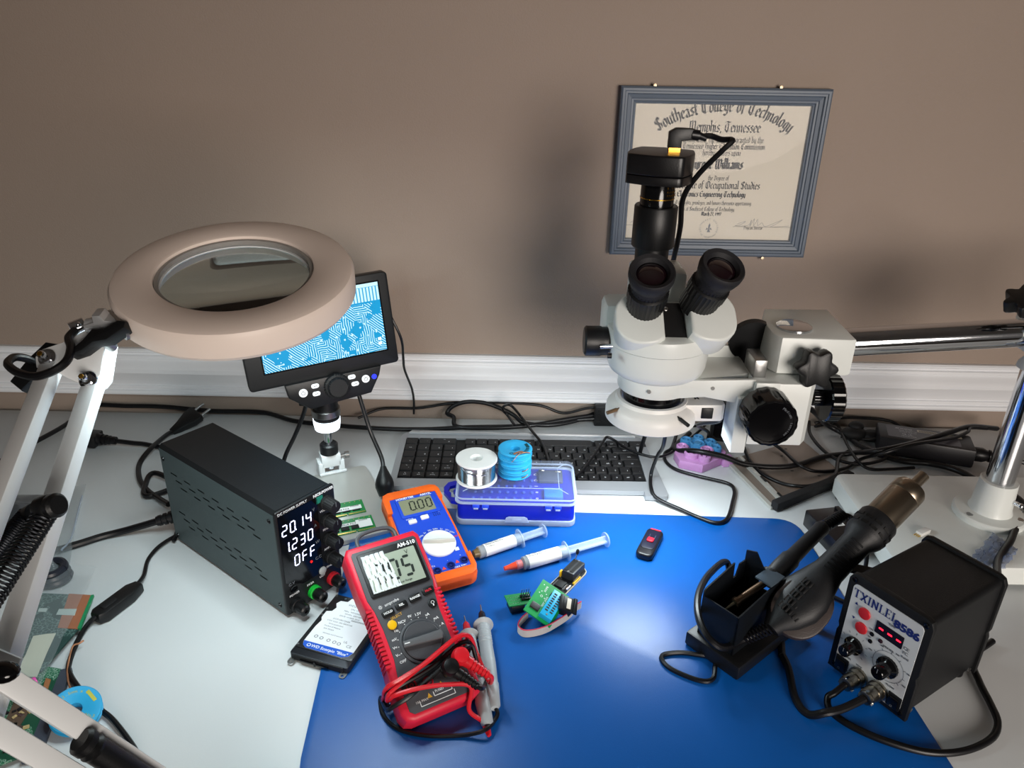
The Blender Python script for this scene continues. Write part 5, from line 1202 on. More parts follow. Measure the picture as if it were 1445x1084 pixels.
# ------------------------------------------------------------------ rework station
def station():
    t = tag(empty('rework_station', M=frame_at((.4038, .5834, 0), 0, 0, -58)), 'black soldering rework station with a white control panel and red display', 'soldering station')
    w, d, h = .0425, .061, .1235
    case = mat('station_black', '121315', .48, .2, bump=.35, bs=1300)
    z0 = .006
    Pf = lambda k: [(-w+k, z0), (w-k, z0), (w-k, h*.42), (w-k-.0015, h*.46), (w-k, h*.5), (w-k, h-.008), (w-k-.003, h-.002), (w-k-.008, h), (-w+k+.008, h), (-w+k+.003, h-.002), (-w+k, h-.008), (-w+k, h*.5), (-w+k+.0015, h*.46), (-w+k, h*.42)]
    Fm = lambda y: basis((0, y, 0), (1, 0, 0), (0, 0, 1))  # z -> -y
    b = B(); prism(b, rrect(2*w-.006, h-z0-.006, .006, 4, 0, (h+z0)/2), 0, 2*d-.010, Fm(d-.005)); obj('case', b, case, t)
    b = B(); prism(b, Pf(0), 0, .007, Fm(-d+.007), bev=.0015); obj('front_bezel', b, case, t)
    b = B(); prism(b, Pf(0), 0, .006, Fm(d), bev=.0015); obj('rear_bezel', b, case, t)
    for x in (-.03, .03):
        for y in (-.045, .045):
            b = B(); cyl(b, (x, y, 0.0024 if True else 0), (x, y, .0075), .007); obj('rubber_foot', b, RUB, t)
    F = Fm(-d)
    WPn = mat('panel_white', 'c9cdd0', .45, var=.02)
    P = rrect(.071, .102, .005, 5, 0, .063)
    b = B(); prism(b, P, 0, .0008, F); obj('control_panel', b, WPn, t, smooth=0, label='white control panel')
    NV = mat('navy_ink', '1a2a6e', .5, var=0)
    b = B()
    # wide serif capitals
    def serif(bm, s, x, y, hh, M):
        GL = {'T': ([(.45, 0, .45, 1), (.0, 1, .9, 1), (.25, 0, .65, 0), (.02, 1, .02, .78), (.88, 1, .88, .78)], .95), 'X': ([(.1, 1, .85, 0), (.85, 1, .1, 0), (0, 1, .3, 1), (.65, 1, .95, 1), (0, 0, .3, 0), (.65, 0, .95, 0)], 1.), 'I': ([(.2, 0, .2, 1), (0, 1, .4, 1), (0, 0, .4, 0)], .48), 'N': ([(.15, 0, .15, 1), (.15, 1, .8, 0), (.8, 0, .8, 1), (0, 1, .25, 1), (0, 0, .3, 0), (.65, 1, .95, 1)], 1.02), 'L': ([(.2, 0, .2, 1), (0, 1, .4, 1), (0, 0, .75, 0), (.74, 0, .74, .25)], .82), 'E': ([(.2, 0, .2, 1), (0, 1, .72, 1), (.2, .5, .55, .5), (0, 0, .76, 0), (.72, 1, .72, .8), (.75, 0, .75, .22), (.55, .4, .55, .6)], .86)}
        for ch in s:
            S, wd = GL[ch]
            for (x0, y0, x1, y1) in S:
                a = V((x+x0*hh*.8, y+y0*hh)); c = V((x+x1*hh*.8, y+y1*hh)); th = .085*hh if (abs(x1-x0) < .01 and abs(y1-y0) > .5) or ch in 'XN' and abs(x1-x0) > .5 and y0 > y1 else .035*hh
                dd = (c-a).normalized(); nn = V((-dd.y, dd.x))*th
                add(bm, [M @ V((q.x, q.y, .0011)) for q in (a-nn, c-nn, c+nn, a+nn)], [(0, 1, 2, 3)])
            x += (wd*.8+.06)*hh
        return x
    x = serif(b, 'TXINLEI', -.0335, .1005, .0088, F)
    obj('maker_lettering', b, NV, t, smooth=0)
    b = B(); text_bm(b, '8586', .0108, F @ T(.0215, .1000, .0011), bold=.0005, sx=1.15); obj('model_lettering', b, NV, t, smooth=0)
    b = B()
    for s, xx, y, sz in (('R', .0075, .1075, .002), ('TEMP', .0085, .0955, .0032), ('HEATER', .0110, .0700, .0030), ('CE', .0260, .0820, .0048), ('FC', .0262, .0770, .0045), ('RoHS', .0270, .0720, .0032), ('CAL', -.0085, .0780, .0024), ('SET', -.0085, .0690, .0024), ('SOLDER', -.0245, .0305, .0028), ('TEMP', -.0105, .0300, .0028), ('AIR', .0110, .0345, .0030), ('FLOW', .0220, .0330, .0030)): text_bm(b, s, sz, F @ T(xx, y, .0011))
    for cx, cz, R in ((-.0205, .0485, .0125), (.0150, .0515, .0155)):
        for k in range(9):
            a = rad(-40+k*32.5); box(b, R, R+.0022, -.0002, .0002, .0008, .0011, F @ T(cx, cz) @ Mx.Rotation(a, 4, 'Z'))
        if R > .013:
            for s, a in (('100', 165), ('200', 120), ('300', 75), ('400', 20), ('480', -25)): text_bm(b, s, .0024, F @ T(cx+(R+.0048)*math.cos(rad(a)), cz+(R+.0042)*math.sin(rad(a)), .0011))
            lathe(b, [(R-.0002, .0011), (R+.0002, .0011)], F @ T(cx, cz), 40, cap=False)
    obj('scale_lettering', b, INKG, t, smooth=0)
    b = B(); add(b, [F @ V(p) for p in ((-.0300, .0930, .0011), (-.0268, .0930, .0011), (-.0284, .0962, .0011))], [(0, 1, 2)]); obj('up_arrow', b, NV, t, smooth=0)
    b = B(); add(b, [F @ V(p) for p in ((-.0296, .0790, .0011), (-.0264, .0790, .0011), (-.0280, .0760, .0011))], [(0, 1, 2)]); obj('down_arrow', b, NV, t, smooth=0)
    RB = mat('button_red', 'c2262e', .4)
    for x, z in ((-.0185, .0895), (-.0180, .0725)):
        b = B(); prism(b, circ(.0062, 28), .0006, .0030, F @ T(x, z), bev=.0012); obj('red_button', b, RB, t)
    b = B(); prism(b, rrect(.0275, .0135, .0008, 2, .0080, .0850), .0006, .0014, F); obj('display_window', b, mat('display_dark', '1a1216', .2), t, smooth=0)
    for k in range(3):
        b = B(); prism(b, rrect(.0046, .0015, .0005, 2, .0000+k*.0088, .0853), .0014, .0016, F); obj('display_dash', b, emis('red_digit_glow', (1, .08, .16), 6), t, smooth=0)
    for x, z, m in ((-.0070, .0735, BLKG), (-.0068, .0650, BLKG), (.0022, .0725, mat('led_dark', '2a1620', .2))):
        b = B(); lathe(b, [(.0022, .0006), (.0022, .0016), (.0012, .0022), (0, .0023)], F @ T(x, z), 18); obj('indicator', b, m, t)
    for x, z, r in ((-.0205, .0485, .0092), (.0150, .0515, .0105)):
        b = B(); lathe(b, [(r, .0008), (r, .0035), (r*.8, .0048), (r*.66, .0060), (r*.62, .0170), (r*.55, .0180), (0, .0180)], F @ T(x, z), 40, .03, 20); kn = obj('control_knob', b, BLKG, t)
        b = B(); box(b, -.0003, .0003, .001, r*.55, .0180, .0183, F @ T(x, z)); obj('pointer', b, INKG, kn)
    for x, z in ((-.0275, .0195), (.0290, .0210)):
        b = B(); prism(b, rrect(.0135, .0155, .001, 2), .0004, .0024, F @ T(x, z), bev=.0006); s = obj('rocker_switch', b, BLK, t)
        b = B(); prism(b, [(-.0050, -.0062), (.0050, -.0062), (.0050, .0062), (-.0050, .0062)], .0020, .0042, F @ T(x, z) @ Mx.Rotation(rad(9), 4, 'X'), bev=.0006); obj('rocker', b, BLKG, s)
        b = B(); text_bm(b, 'O', .0034, F @ T(x, z-.0035, .0052)); obj('rocker_lettering', b, INKG, s, smooth=0)
    MT = mat('connector_nickel', '9a9488', .28, 1.)
    for x, z in ((-.0085, .0190), (.0125, .0205)):
        b = B(); lathe(b, [(.0098, .0008), (.0098, .0030), (.0088, .0032), (.0088, .0090), (.0076, .0092), (.0076, .0180), (.0068, .0185), (.0068, .0215), (.0055, .022)], F @ T(x, z), 36, .02, 18); kc = obj('round_connector', b, MT, t)
        for k in range(3):
            a = k*2.1; b = B(); box(b, -.0012, .0012, .0062, .0082, .0175, .0210, F @ T(x, z) @ Mx.Rotation(a, 4, 'Z')); obj('collar_clamp', b, CHR, kc)
    for x, z in ((-.036, .117), (.036, .117), (-.036, .0125), (.036, .0115)):
        b = B(); lathe(b, [(.0026, 0), (.0026, .001), (.0012, .0013), (.0010, .0006), (0, .0006)], F @ T(x, z), 14); obj('screw', b, BLKG, t)
    for y, z in ((-.050, .013), (.048, .013)):
        b = B(); lathe(b, [(.0025, 0), (.0022, .0012), (0, .0013)], basis((w-.003, y, z), (0, 1, 0), (0, 0, 1)), 14); obj('screw', b, STEEL, t)
    return t
ST = station().matrix_basis
# ------------------------------------------------------------------ soldering iron holder and iron
def holder():
    v = V((.77, .64, 0)).normalized(); u = V((.64, -.77, 0)).normalized()
    o0 = Z(1024, 895, 0.0)
    org = V((.246, .622, MZ))
    t = tag(empty('iron_holder', M=basis(org, u, v)), 'black sheet metal soldering iron holder on the blue mat', 'iron holder')
    b = B(); box(b, -.030, .036, -.048, .060, .0003, .018, bev=.003); obj('holder_base', b, BLK, t)
    b = B(); prism(b, rrect(.040, .032, .004, 4, .010, .040), .0198, .0215); obj('sponge_well', b, BLKM, t)
    b = B(); prism(b, rrect(.034, .026, .004, 4, .010, .040), .021, .026, bev=.002); obj('brass_sponge', b, mat('brass_wool', 'a8905a', .5, .6, var=.5, vs=500, bump=1., bs=900), t)
    SH = mat('holder_steel', '14181d', .38, .3, bump=.15, bs=900)
    # open box: floor, front, two sides, back with cut corner; slanting opening
    w = .0215; y0, y1 = -.040, .030; zf, zb = .066, .078; th = .0016
    b = B(); prism(b, [(-w, .018), (w, .018), (w, zf), (-w, zf)], 0, th, basis((0, y0+th, 0), (1, 0, 0), (0, 0, 1))); obj('front_plate', b, SH, t, smooth=0)
    sd = [(y0, .018), (y1, .018), (y1, zb+.004), (y1-.020, zb+.004), (y1-.028, zb-.001), (y0, zf+.006)]
    b = B(); prism(b, [(y0, .018), (y1, .018), (y1, zb), (y1-.012, zb), (y1-.016, zb-.014), (y1-.021, zb-.014), (y1-.022, zb+.006), (y0+.002, zf+.008), (y0, zf+.005)], 0, th, basis((-w, 0, 0), (0, 1, 0), (0, 0, 1))); obj('side_plate', b, SH, t, smooth=0)
    b = B(); prism(b, [(y0, .018), (y1, .018), (y1, zb), (y0, zf)], 0, th, basis((w-th, 0, 0), (0, 1, 0), (0, 0, 1))); obj('side_plate', b, SH, t, smooth=0)
    b = B(); prism(b, [(-w, .018), (w, .018), (w, zb), (.004, zb), (.0, zb+.003), (-.010, zb+.016), (-w, zb+.012)], 0, th, basis((0, y1, 0), (1, 0, 0), (0, 0, 1)), holes=[circ(.0085, 20, .006, .064)]); obj('back_plate', b, SH, t, smooth=0)
    b = B(); box(b, .002, w, y1-.018, y1+.006, zb-.0012, zb+.0010, bev=.0004); obj('top_bracket', b, mat('bracket_steel', '4c5a66', .4, .3), t)
    for x, y, z in ((w-.003, y1-.024, .055), (w-.003, y1-.018, .050)):
        b = B(); sphere(b, (x, y, z), .002); obj('rivet', b, STEEL, t)
    b = B(); box(b, -.012, .002, y0+.002, y0+.010, .026, .034); obj('red_rest', b, mat('dark_red', '5a1a1c', .5), t)
    Mh = t.matrix_basis
    # iron
    t2 = tag(empty('soldering_iron', M=Mx.Translation(Mh @ V((.006, .0, .06)))), 'black soldering iron resting in its holder with the tip inside', 'soldering iron')
    tip = Mh @ V((-.0035, -.026, .052)); hole = Mh @ V((.006, y1, .0655))
    d = (hole-tip).normalized()
    A = axis(tip, d)
    b = B(); lathe(b, [(0, -.002), (.0007, 0), (.0018, .009), (.0022, .013), (.0035, .0135)], A, 16); obj('tip', b, mat('tip_tinned', '8d8672', .35, .9), t2, True)
    b = B(); lathe(b, [(.0036, .0135), (.0052, .014), (.0052, .018), (.0040, .0185), (.0040, .058), (.0055, .0585)], A, 20); obj('heater_sleeve', b, mat('sleeve_bronze', '7a6350', .35, .8), t2, True)
    h0 = hole+d*.004; h1 = Z(1163, 742, .098); hd = (h1-h0)
    L = hd.length
    A2 = axis(h0, hd)
    b = B(); lathe(b, [(.0080, -.004), (.0125, .002), (.0125, .006), (.0095, .008), (.0105, .018), (.0105, .035), (.0085, .040), (.0078, L*.80), (.0086, L*.95), (.0065, L)], A2, 28); obj('handle', b, mat('iron_black', '131417', .5, bump=.2, bs=1000), t2, True)
    e = h0+hd; dn = hd.normalized()
    b = B(); helix(b, e-dn*.003, Z(1190, 727, .104), .0055, .0016, 10, 10, 5); obj('cord_spring', b, RUB, t2, True)
    b = B(); tube(b, [e, Z(1190, 727, .104), Z(1206, 735, .096), Z(1225, 760, .06), V((.405, .690, .012)), V((.392, .675, .006)), Z(1120, 822, .006), V((.31, .655, .005)), V((.285, .650, .005)), V((.245, .625, .006)), V((.222, .607, .006))]+
             [Z(1000, 925, .005), Z(960, 921, .0045), Z(934, 926, .004), Z(945, 943, .004), Z(985, 960, .004), Z(1006, 958, .004), Z(1011, 935, .004), Z(1030, 925, .004), Z(1060, 925, .004)], .0025, 8); obj('cord', b, RUB, t2, True)
    return t
holder()
# ------------------------------------------------------------------ hot air gun
def air_gun():
    p = [Z(1088, 888, .046), Z(1108, 862, .056), Z(1150, 815, .080), Z(1185, 783, .100), Z(1215, 757, .117), Z(1238, 737, .126), Z(1262, 716, .134), Z(1279, 702, .139)]
    t = tag(empty('hot_air_gun', (p[1].x, p[1].y, MZ)), 'black hot air gun with a bare steel nozzle leaning by the rework station', 'hot air gun')
    ax = (p[5]-p[0]).normalized()
    up = V((0, 0, 1)); sd = ax.cross(up).normalized(); nn = sd.cross(ax)
    A = basis(p[0], sd, nn)                              # z = -ax? fix below
    A = Mx(((sd.x, nn.x, -ax.x, p[0].x), (sd.y, nn.y, -ax.y, p[0].y), (sd.z, nn.z, -ax.z, p[0].z), (0, 0, 0, 1)))
    A = axis(p[0], ax, sd)
    Lt = (p[5]-p[0]).length
    G = mat('gun_black', '141518', .5, bump=.15, bs=900)
    sec = [(0, .009, .009), (.006, .012, .011), (.018, .020, .014), (.034, .0265, .0165), (.050, .0265, .0165), (.066, .0215, .0155), (.085, .0160, .0140), (.110, .0150, .0140), (.128, .0155, .0150), (.136, .0190, .0190), (.140, .0205, .0205), (.162, .0205, .0205), (.165, .0190, .0190)]
    b = B(); rg = []
    for z, rx, ry in sec:
        rg.append([b.verts.new(A @ V((rx*math.cos(2*PI*k/32), ry*math.sin(2*PI*k/32), z))) for k in range(32)])
    for a_, c_ in zip(rg, rg[1:]):
        for k in range(32): b.faces.new((a_[k-1], a_[k], c_[k], c_[k-1]))
    b.faces.new(rg[0][::-1]); b.faces.new(rg[-1]); obj('handle', b, G, t, True)
    # round fan cover bulging on the lower half
    cdir = (CC-p[2]).normalized(); cdir = (cdir-ax*cdir.dot(ax)).normalized(); sx = ax.cross(cdir).normalized()
    FB = basis(p[0]+ax*.042+cdir*.0125, sx, ax)
    zsign = 1 if (FB.to_3x3() @ V((0, 0, 1))).dot(cdir) > 0 else -1
    b = B(); prism(b, [((.0265+.004*max(0, -math.sin(q)))*math.cos(q), .034*math.sin(q)) for q in [2*PI*k/40 for k in range(40)]], -.016, -.005, FB @ T(.006, -.004), bev=.002); obj('fan_cover', b, mat('cover_brown', '3a3230', .4, bump=.2, bs=900), t, True)
    # vent slots as raised dark ribs along the bulb
    for j in range(6):
        for i in range(5):
            yy = -.020+i*.0086; xx = -.0105+j*.0042; dz = .0056-(xx*xx*10)-(yy+.002)**2*2
            b = B(); box(b, xx-.0009, xx+.0009, yy-.0033, yy+.0033, dz-.003, dz-.0002, FB, .0003); obj('vent_rib', b, BLKM, t, True)
    for k in range(9):
        z = .082+k*.0052
        b = B(); q = A @ V((0, 0, z)); q = q+cdir*.0142; box(b, -.007, .007, -.0009, .0009, -.001, .001*1, basis(q, sx, ax), .0004); obj('grip_rib', b, G, t, True)
    # vented head
    for k in range(12):
        a = 2*PI*k/12
        for z in (.145, .153):
            b = B(); q = A @ V((.0204*math.cos(a), .0204*math.sin(a), z)); n_ = (A.to_3x3() @ V((math.cos(a), math.sin(a), 0))); box(b, -.0036, .0036, -.0014, .0014, -.0006, .0006, basis(q, n_.cross(ax), ax)); obj('vent_slot', b, mat('slot_dark', '050505', .5), t, True)
    b = B(); lathe(b, [(.0175, .163), (.0175, .200), (.0170, .201), (.0175, .202), (.0172, .212), (.0150, .216), (.0075, .217)], A, 40); obj('heater_tube', b, mat('nozzle_steel', '9a8d7c', .30, 1., var=.06, vs=40), t, True, label='bare steel heater tube')
    b = B(); lathe(b, [(.0058, .215), (.0058, .236), (.0046, .2362), (.0046, .232), (0, .232)], A, 28); obj('nozzle', b, MATS['nozzle_steel'], t, True)
    # cord with spring relief
    e0 = p[0]; e1 = Z(1050, 902, .030)
    b = B(); helix(b, A @ V((0, 0, .004)), e1, .0055, .0013, 9, 10, 5); obj('cord_spring', b, RUB, t, True)
    b = B(); tube(b, [A @ V((0, 0, .01)), e1, Z(1022, 914, .034), Z(1004, 905, .042), Z(990, 884, .047), Z(984, 858, .048), Z(988, 832, .044), Z(1003, 808, .034), Z(1026, 794, .018), V((.262, .690, .006)), V((.290, .680, .005)), V((.297, .64, .005)), V((.288, .60, .005)), Z(1104, 925, .005), Z(1113, 945, .005), Z(1122, 985, .005), Z(1140, 1008, .005), Z(1165, 1006, .014), ST @ V((.0125-.005, -.061-.045, .016)), ST @ V((.0125, -.061-.022, .0205))], .0038, 10); obj('cord', b, RUB, t, True)
    # cradle that holds it: bracket on the station side
    b = B(); q = A @ V((0, 0, .10)); q2 = ST @ V((-.041, .015, .085)); bar(b, q2, q-cdir*.012, .014, .003); obj('cradle_bracket', b, BLK, t, True)
    b = B(); q3 = V((q.x-.01, q.y+.008, MZ)); bar(b, q-cdir*.012-V((0, 0, .002)), q3, .012, .004); obj('cradle_leg', b, BLK, t, True)
air_gun()
cable('station_cable', [ST @ V((-.0085, -.061-.022, .0190)), ST @ V((-.0085, -.061-.036, .016)), Z(1168, 985, .012), Z(1172, 1003, .006), Z(1200, 1024, .005), Z(1250, 1046, .005), Z(1310, 1062, .004), Z(1360, 1060, .004), Z(1398, 1043, .004), Z(1408, 1020, .004), Z(1397, 992, .004), Z(1382, 962, .004), V((.485, .600, .004)), V((.52, .625, .004))], .0034, 'black cord running from the rework station panel round its right side', 'cable')
# ------------------------------------------------------------------ framed diploma
BLT = {
 'a': ([[(.05, .85), (.2, .97), (.4, .82), (.4, .15), (.5, .03)], [(.4, .5), (.1, .38), (.1, .15), (.25, .03), (.4, .2)]], .58),
 'b': ([[(.02, 1.6), (.1, 1.5), (.1, .15), (.25, .02), (.45, .2), (.45, .75), (.3, .97), (.1, .8)]], .58),
 'c': ([[(.45, .85), (.3, .97), (.1, .78), (.1, .2), (.25, .03), (.45, .17)]], .52),
 'd': ([[(.1, 1.5), (.45, .95), (.45, .2), (.25, .03), (.1, .2), (.1, .75), (.3, .92), (.45, .8)]], .58),
 'e': ([[(.1, .45), (.42, .62), (.42, .8), (.28, .97), (.1, .78), (.1, .2), (.25, .03), (.45, .17)]], .52),
 'f': ([[(.42, 1.45), (.28, 1.58), (.15, 1.4), (.15, -.1)], [(0, .95), (.38, .95)]], .44),
 'g': ([[(.42, .85), (.25, .97), (.1, .78), (.1, .3), (.22, .12), (.42, .28)], [(.42, .92), (.42, -.2), (.25, -.42), (.05, -.25)]], .58),
 'h': ([[(.02, 1.6), (.1, 1.5), (.1, .05)], [(.1, .78), (.3, .97), (.45, .8), (.45, .05), (.32, -.25)]], .58),
 'i': ([[(.0, .92), (.12, .82), (.12, .17), (.24, .04)], [(.06, 1.25), (.16, 1.36)]], .32),
 'l': ([[(.02, 1.6), (.1, 1.5), (.1, .17), (.22, .04)]], .30),
 'm': ([[(0, .92), (.1, .82), (.1, .03)], [(.1, .78), (.28, .97), (.4, .82), (.4, .03)], [(.4, .78), (.58, .97), (.7, .82), (.7, .17), (.8, .04)]], .88),
 'n': ([[(0, .92), (.1, .82), (.1, .03)], [(.1, .78), (.3, .97), (.43, .82), (.43, .17), (.54, .04)]], .62),
 'o': ([[(.28, .98), (.1, .78), (.1, .22), (.28, .02), (.46, .22), (.46, .78), (.28, .98)]], .58),
 'p': ([[(0, .95), (.1, .85), (.1, -.45)], [(.1, .8), (.3, .97), (.46, .78), (.46, .22), (.3, .03), (.1, .15)]], .58),
 'r': ([[(0, .92), (.1, .82), (.1, .03)], [(.1, .75), (.28, .95), (.42, .85)]], .44),
 's': ([[(.42, .85), (.28, .97), (.1, .78), (.42, .3), (.25, .03), (.05, .17)]], .50),
 't': ([[(.14, 1.3), (.14, .17), (.28, .03), (.38, .12)], [(0, .95), (.36, .95)]], .42),
 'u': ([[(0, .92), (.1, .82), (.1, .2), (.25, .03), (.43, .2)], [(.43, .95), (.43, .17), (.54, .04)]], .62),
 'v': ([[(0, .95), (.1, .85), (.1, .25), (.28, .02), (.46, .25), (.46, .8), (.36, .97)]], .56),
 'w': ([[(0, .95), (.1, .85), (.1, .2), (.24, .03), (.4, .2)], [(.4, .95), (.4, .2), (.54, .03), (.7, .25), (.7, .8), (.6, .97)]], .82),
 'y': ([[(0, .92), (.1, .82), (.1, .2), (.25, .03), (.43, .2)], [(.43, .95), (.43, -.15), (.2, -.42)]], .58),
 ',': ([[(.1, .12), (.14, -.02), (.05, -.22)]], .28), '.': ([[(.08, .12), (.16, .02)]], .26), ' ': ([], .36),
 'S': ([[(.72, 1.2), (.5, 1.5), (.12, 1.25), (.12, .95), (.7, .6), (.7, .2), (.4, 0), (.05, .25)], [(.4, 1.4), (.4, .1)]], .86),
 'C': ([[(.78, 1.3), (.5, 1.5), (.12, 1.15), (.12, .35), (.45, 0), (.8, .25)], [(.42, 1.35), (.42, .15)]], .90),
 'T': ([[(.02, 1.25), (.2, 1.5), (.8, 1.38)], [(.45, 1.4), (.12, 1.0), (.12, .35), (.45, 0), (.8, .25)], [(.5, 1.35), (.5, .15)]], .90),
 'M': ([[(.0, 1.3), (.14, 1.45), (.14, .2), (.0, .0)], [(.14, 1.3), (.4, 1.5), (.48, 1.3), (.48, .05)], [(.48, 1.3), (.75, 1.5), (.85, 1.3), (.85, .15), (.98, .02)]], 1.08),
 'H': ([[(.0, 1.5), (.16, 1.4), (.16, .2), (.0, 0)], [(.16, .75), (.45, .95), (.62, .75), (.62, .1), (.45, -.2)], [(.16, 1.4), (.5, 1.5), (.62, 1.35)]], .80),
 'W': ([[(.0, 1.4), (.14, 1.3), (.14, .2), (.32, .0), (.5, .2)], [(.4, 1.45), (.5, 1.3), (.5, .2), (.68, .0), (.9, .3), (.9, 1.2), (.75, 1.45)]], 1.06),
 'A': ([[(.1, 1.25), (.35, 1.5), (.62, 1.3), (.62, .17), (.78, .02)], [(.4, 1.4), (.15, .3), (.0, .0)], [(.15, .6), (.62, .6)]], .86),
 'O': ([[(.5, 1.5), (.12, 1.2), (.12, .3), (.48, 0), (.82, .3), (.82, 1.2), (.5, 1.5)], [(.42, 1.4), (.42, .12)]], .98),
 'E': ([[(.75, 1.3), (.48, 1.5), (.12, 1.15), (.12, .35), (.45, 0), (.78, .25)], [(.12, .75), (.65, .85)]], .86),
 'D': ([[(.05, 1.3), (.3, 1.5), (.78, 1.2), (.78, .3), (.4, 0), (.1, .2)], [(.35, 1.4), (.35, .1)]], .94),
 'G': ([[(.78, 1.3), (.5, 1.5), (.12, 1.15), (.12, .35), (.45, 0), (.78, .25), (.78, .75), (.55, .75)], [(.42, 1.35), (.42, .15)]], .92),
 'P': ([[(.1, 1.4), (.22, 1.3), (.22, -.1)], [(.05, 1.2), (.35, 1.5), (.75, 1.25), (.75, .85), (.4, .6), (.22, .7)]], .86),
}
for k_ in '0123456789': BLT[k_] = ([[(.1+.4*a, .1+1.2*b_) for a, b_ in q] for q in {'0': [[(0, .2), (0, .8), (.5, 1), (1, .8), (1, .2), (.5, 0), (0, .2)]], '1': [[(.2, .8), (.5, 1), (.5, 0)]], '2': [[(0, .8), (.5, 1), (1, .75), (0, 0), (1, 0)]], '7': [[(0, 1), (1, 1), (.4, 0)]], '8': [[(.5, .55), (0, .8), (.5, 1), (1, .8), (.5, .55), (0, .25), (.5, 0), (1, .25), (.5, .55)]], '9': [[(1, .6), (.4, .5), (0, .75), (.5, 1), (1, .8), (.8, 0)]]}.get(k_, [[(0, .5), (1, .5)]])], .62)
def bl_width(s): return sum(BLT[c][1] for c in s)
def blackletter(bm, s, xh, M, nib=.20, arc=None, bold=1.):
    """broad-nib pen strokes; arc=(radius) bends the baseline"""
    W_ = bl_width(s)*xh; x = -W_/2
    nv = V((math.cos(rad(38)), math.sin(rad(38))))*nib*xh*.5*bold
    hair = V((-nv.y, nv.x)).normalized()*xh*.022
    for ch in s:
        S, wd = BLT[ch]
        if arc:
            a = (x+wd*xh/2)/arc; Mc = M @ T(arc*math.sin(a), arc*math.cos(a)-arc) @ Mx.Rotation(-a, 4, 'Z') @ T(-wd*xh/2, 0)
        else: Mc = M @ T(x, 0)
        for pl in S:
            for p, q in zip(pl, pl[1:]):
                p = V(p)*xh; q = V(q)*xh
                d_ = (q-p).normalized(); h2 = V((-d_.y, d_.x))*xh*.024
                crossed = abs(d_.x*nv.y-d_.y*nv.x) < nv.length*.35
                if crossed: pts = (p-h2-nv*.6, q-h2+nv*.6, q+h2+nv*.6, p+h2-nv*.6) if d_.dot(nv) > 0 else (p-h2+nv*.6, q-h2-nv*.6, q+h2-nv*.6, p+h2+nv*.6)
                else: pts = (p-nv, q-nv, q+nv, p+nv)
                add(bm, [Mc @ V((v_.x, v_.y, 0)) for v_ in pts], [(0, 1, 2, 3)])
        x += wd*xh
    return bm
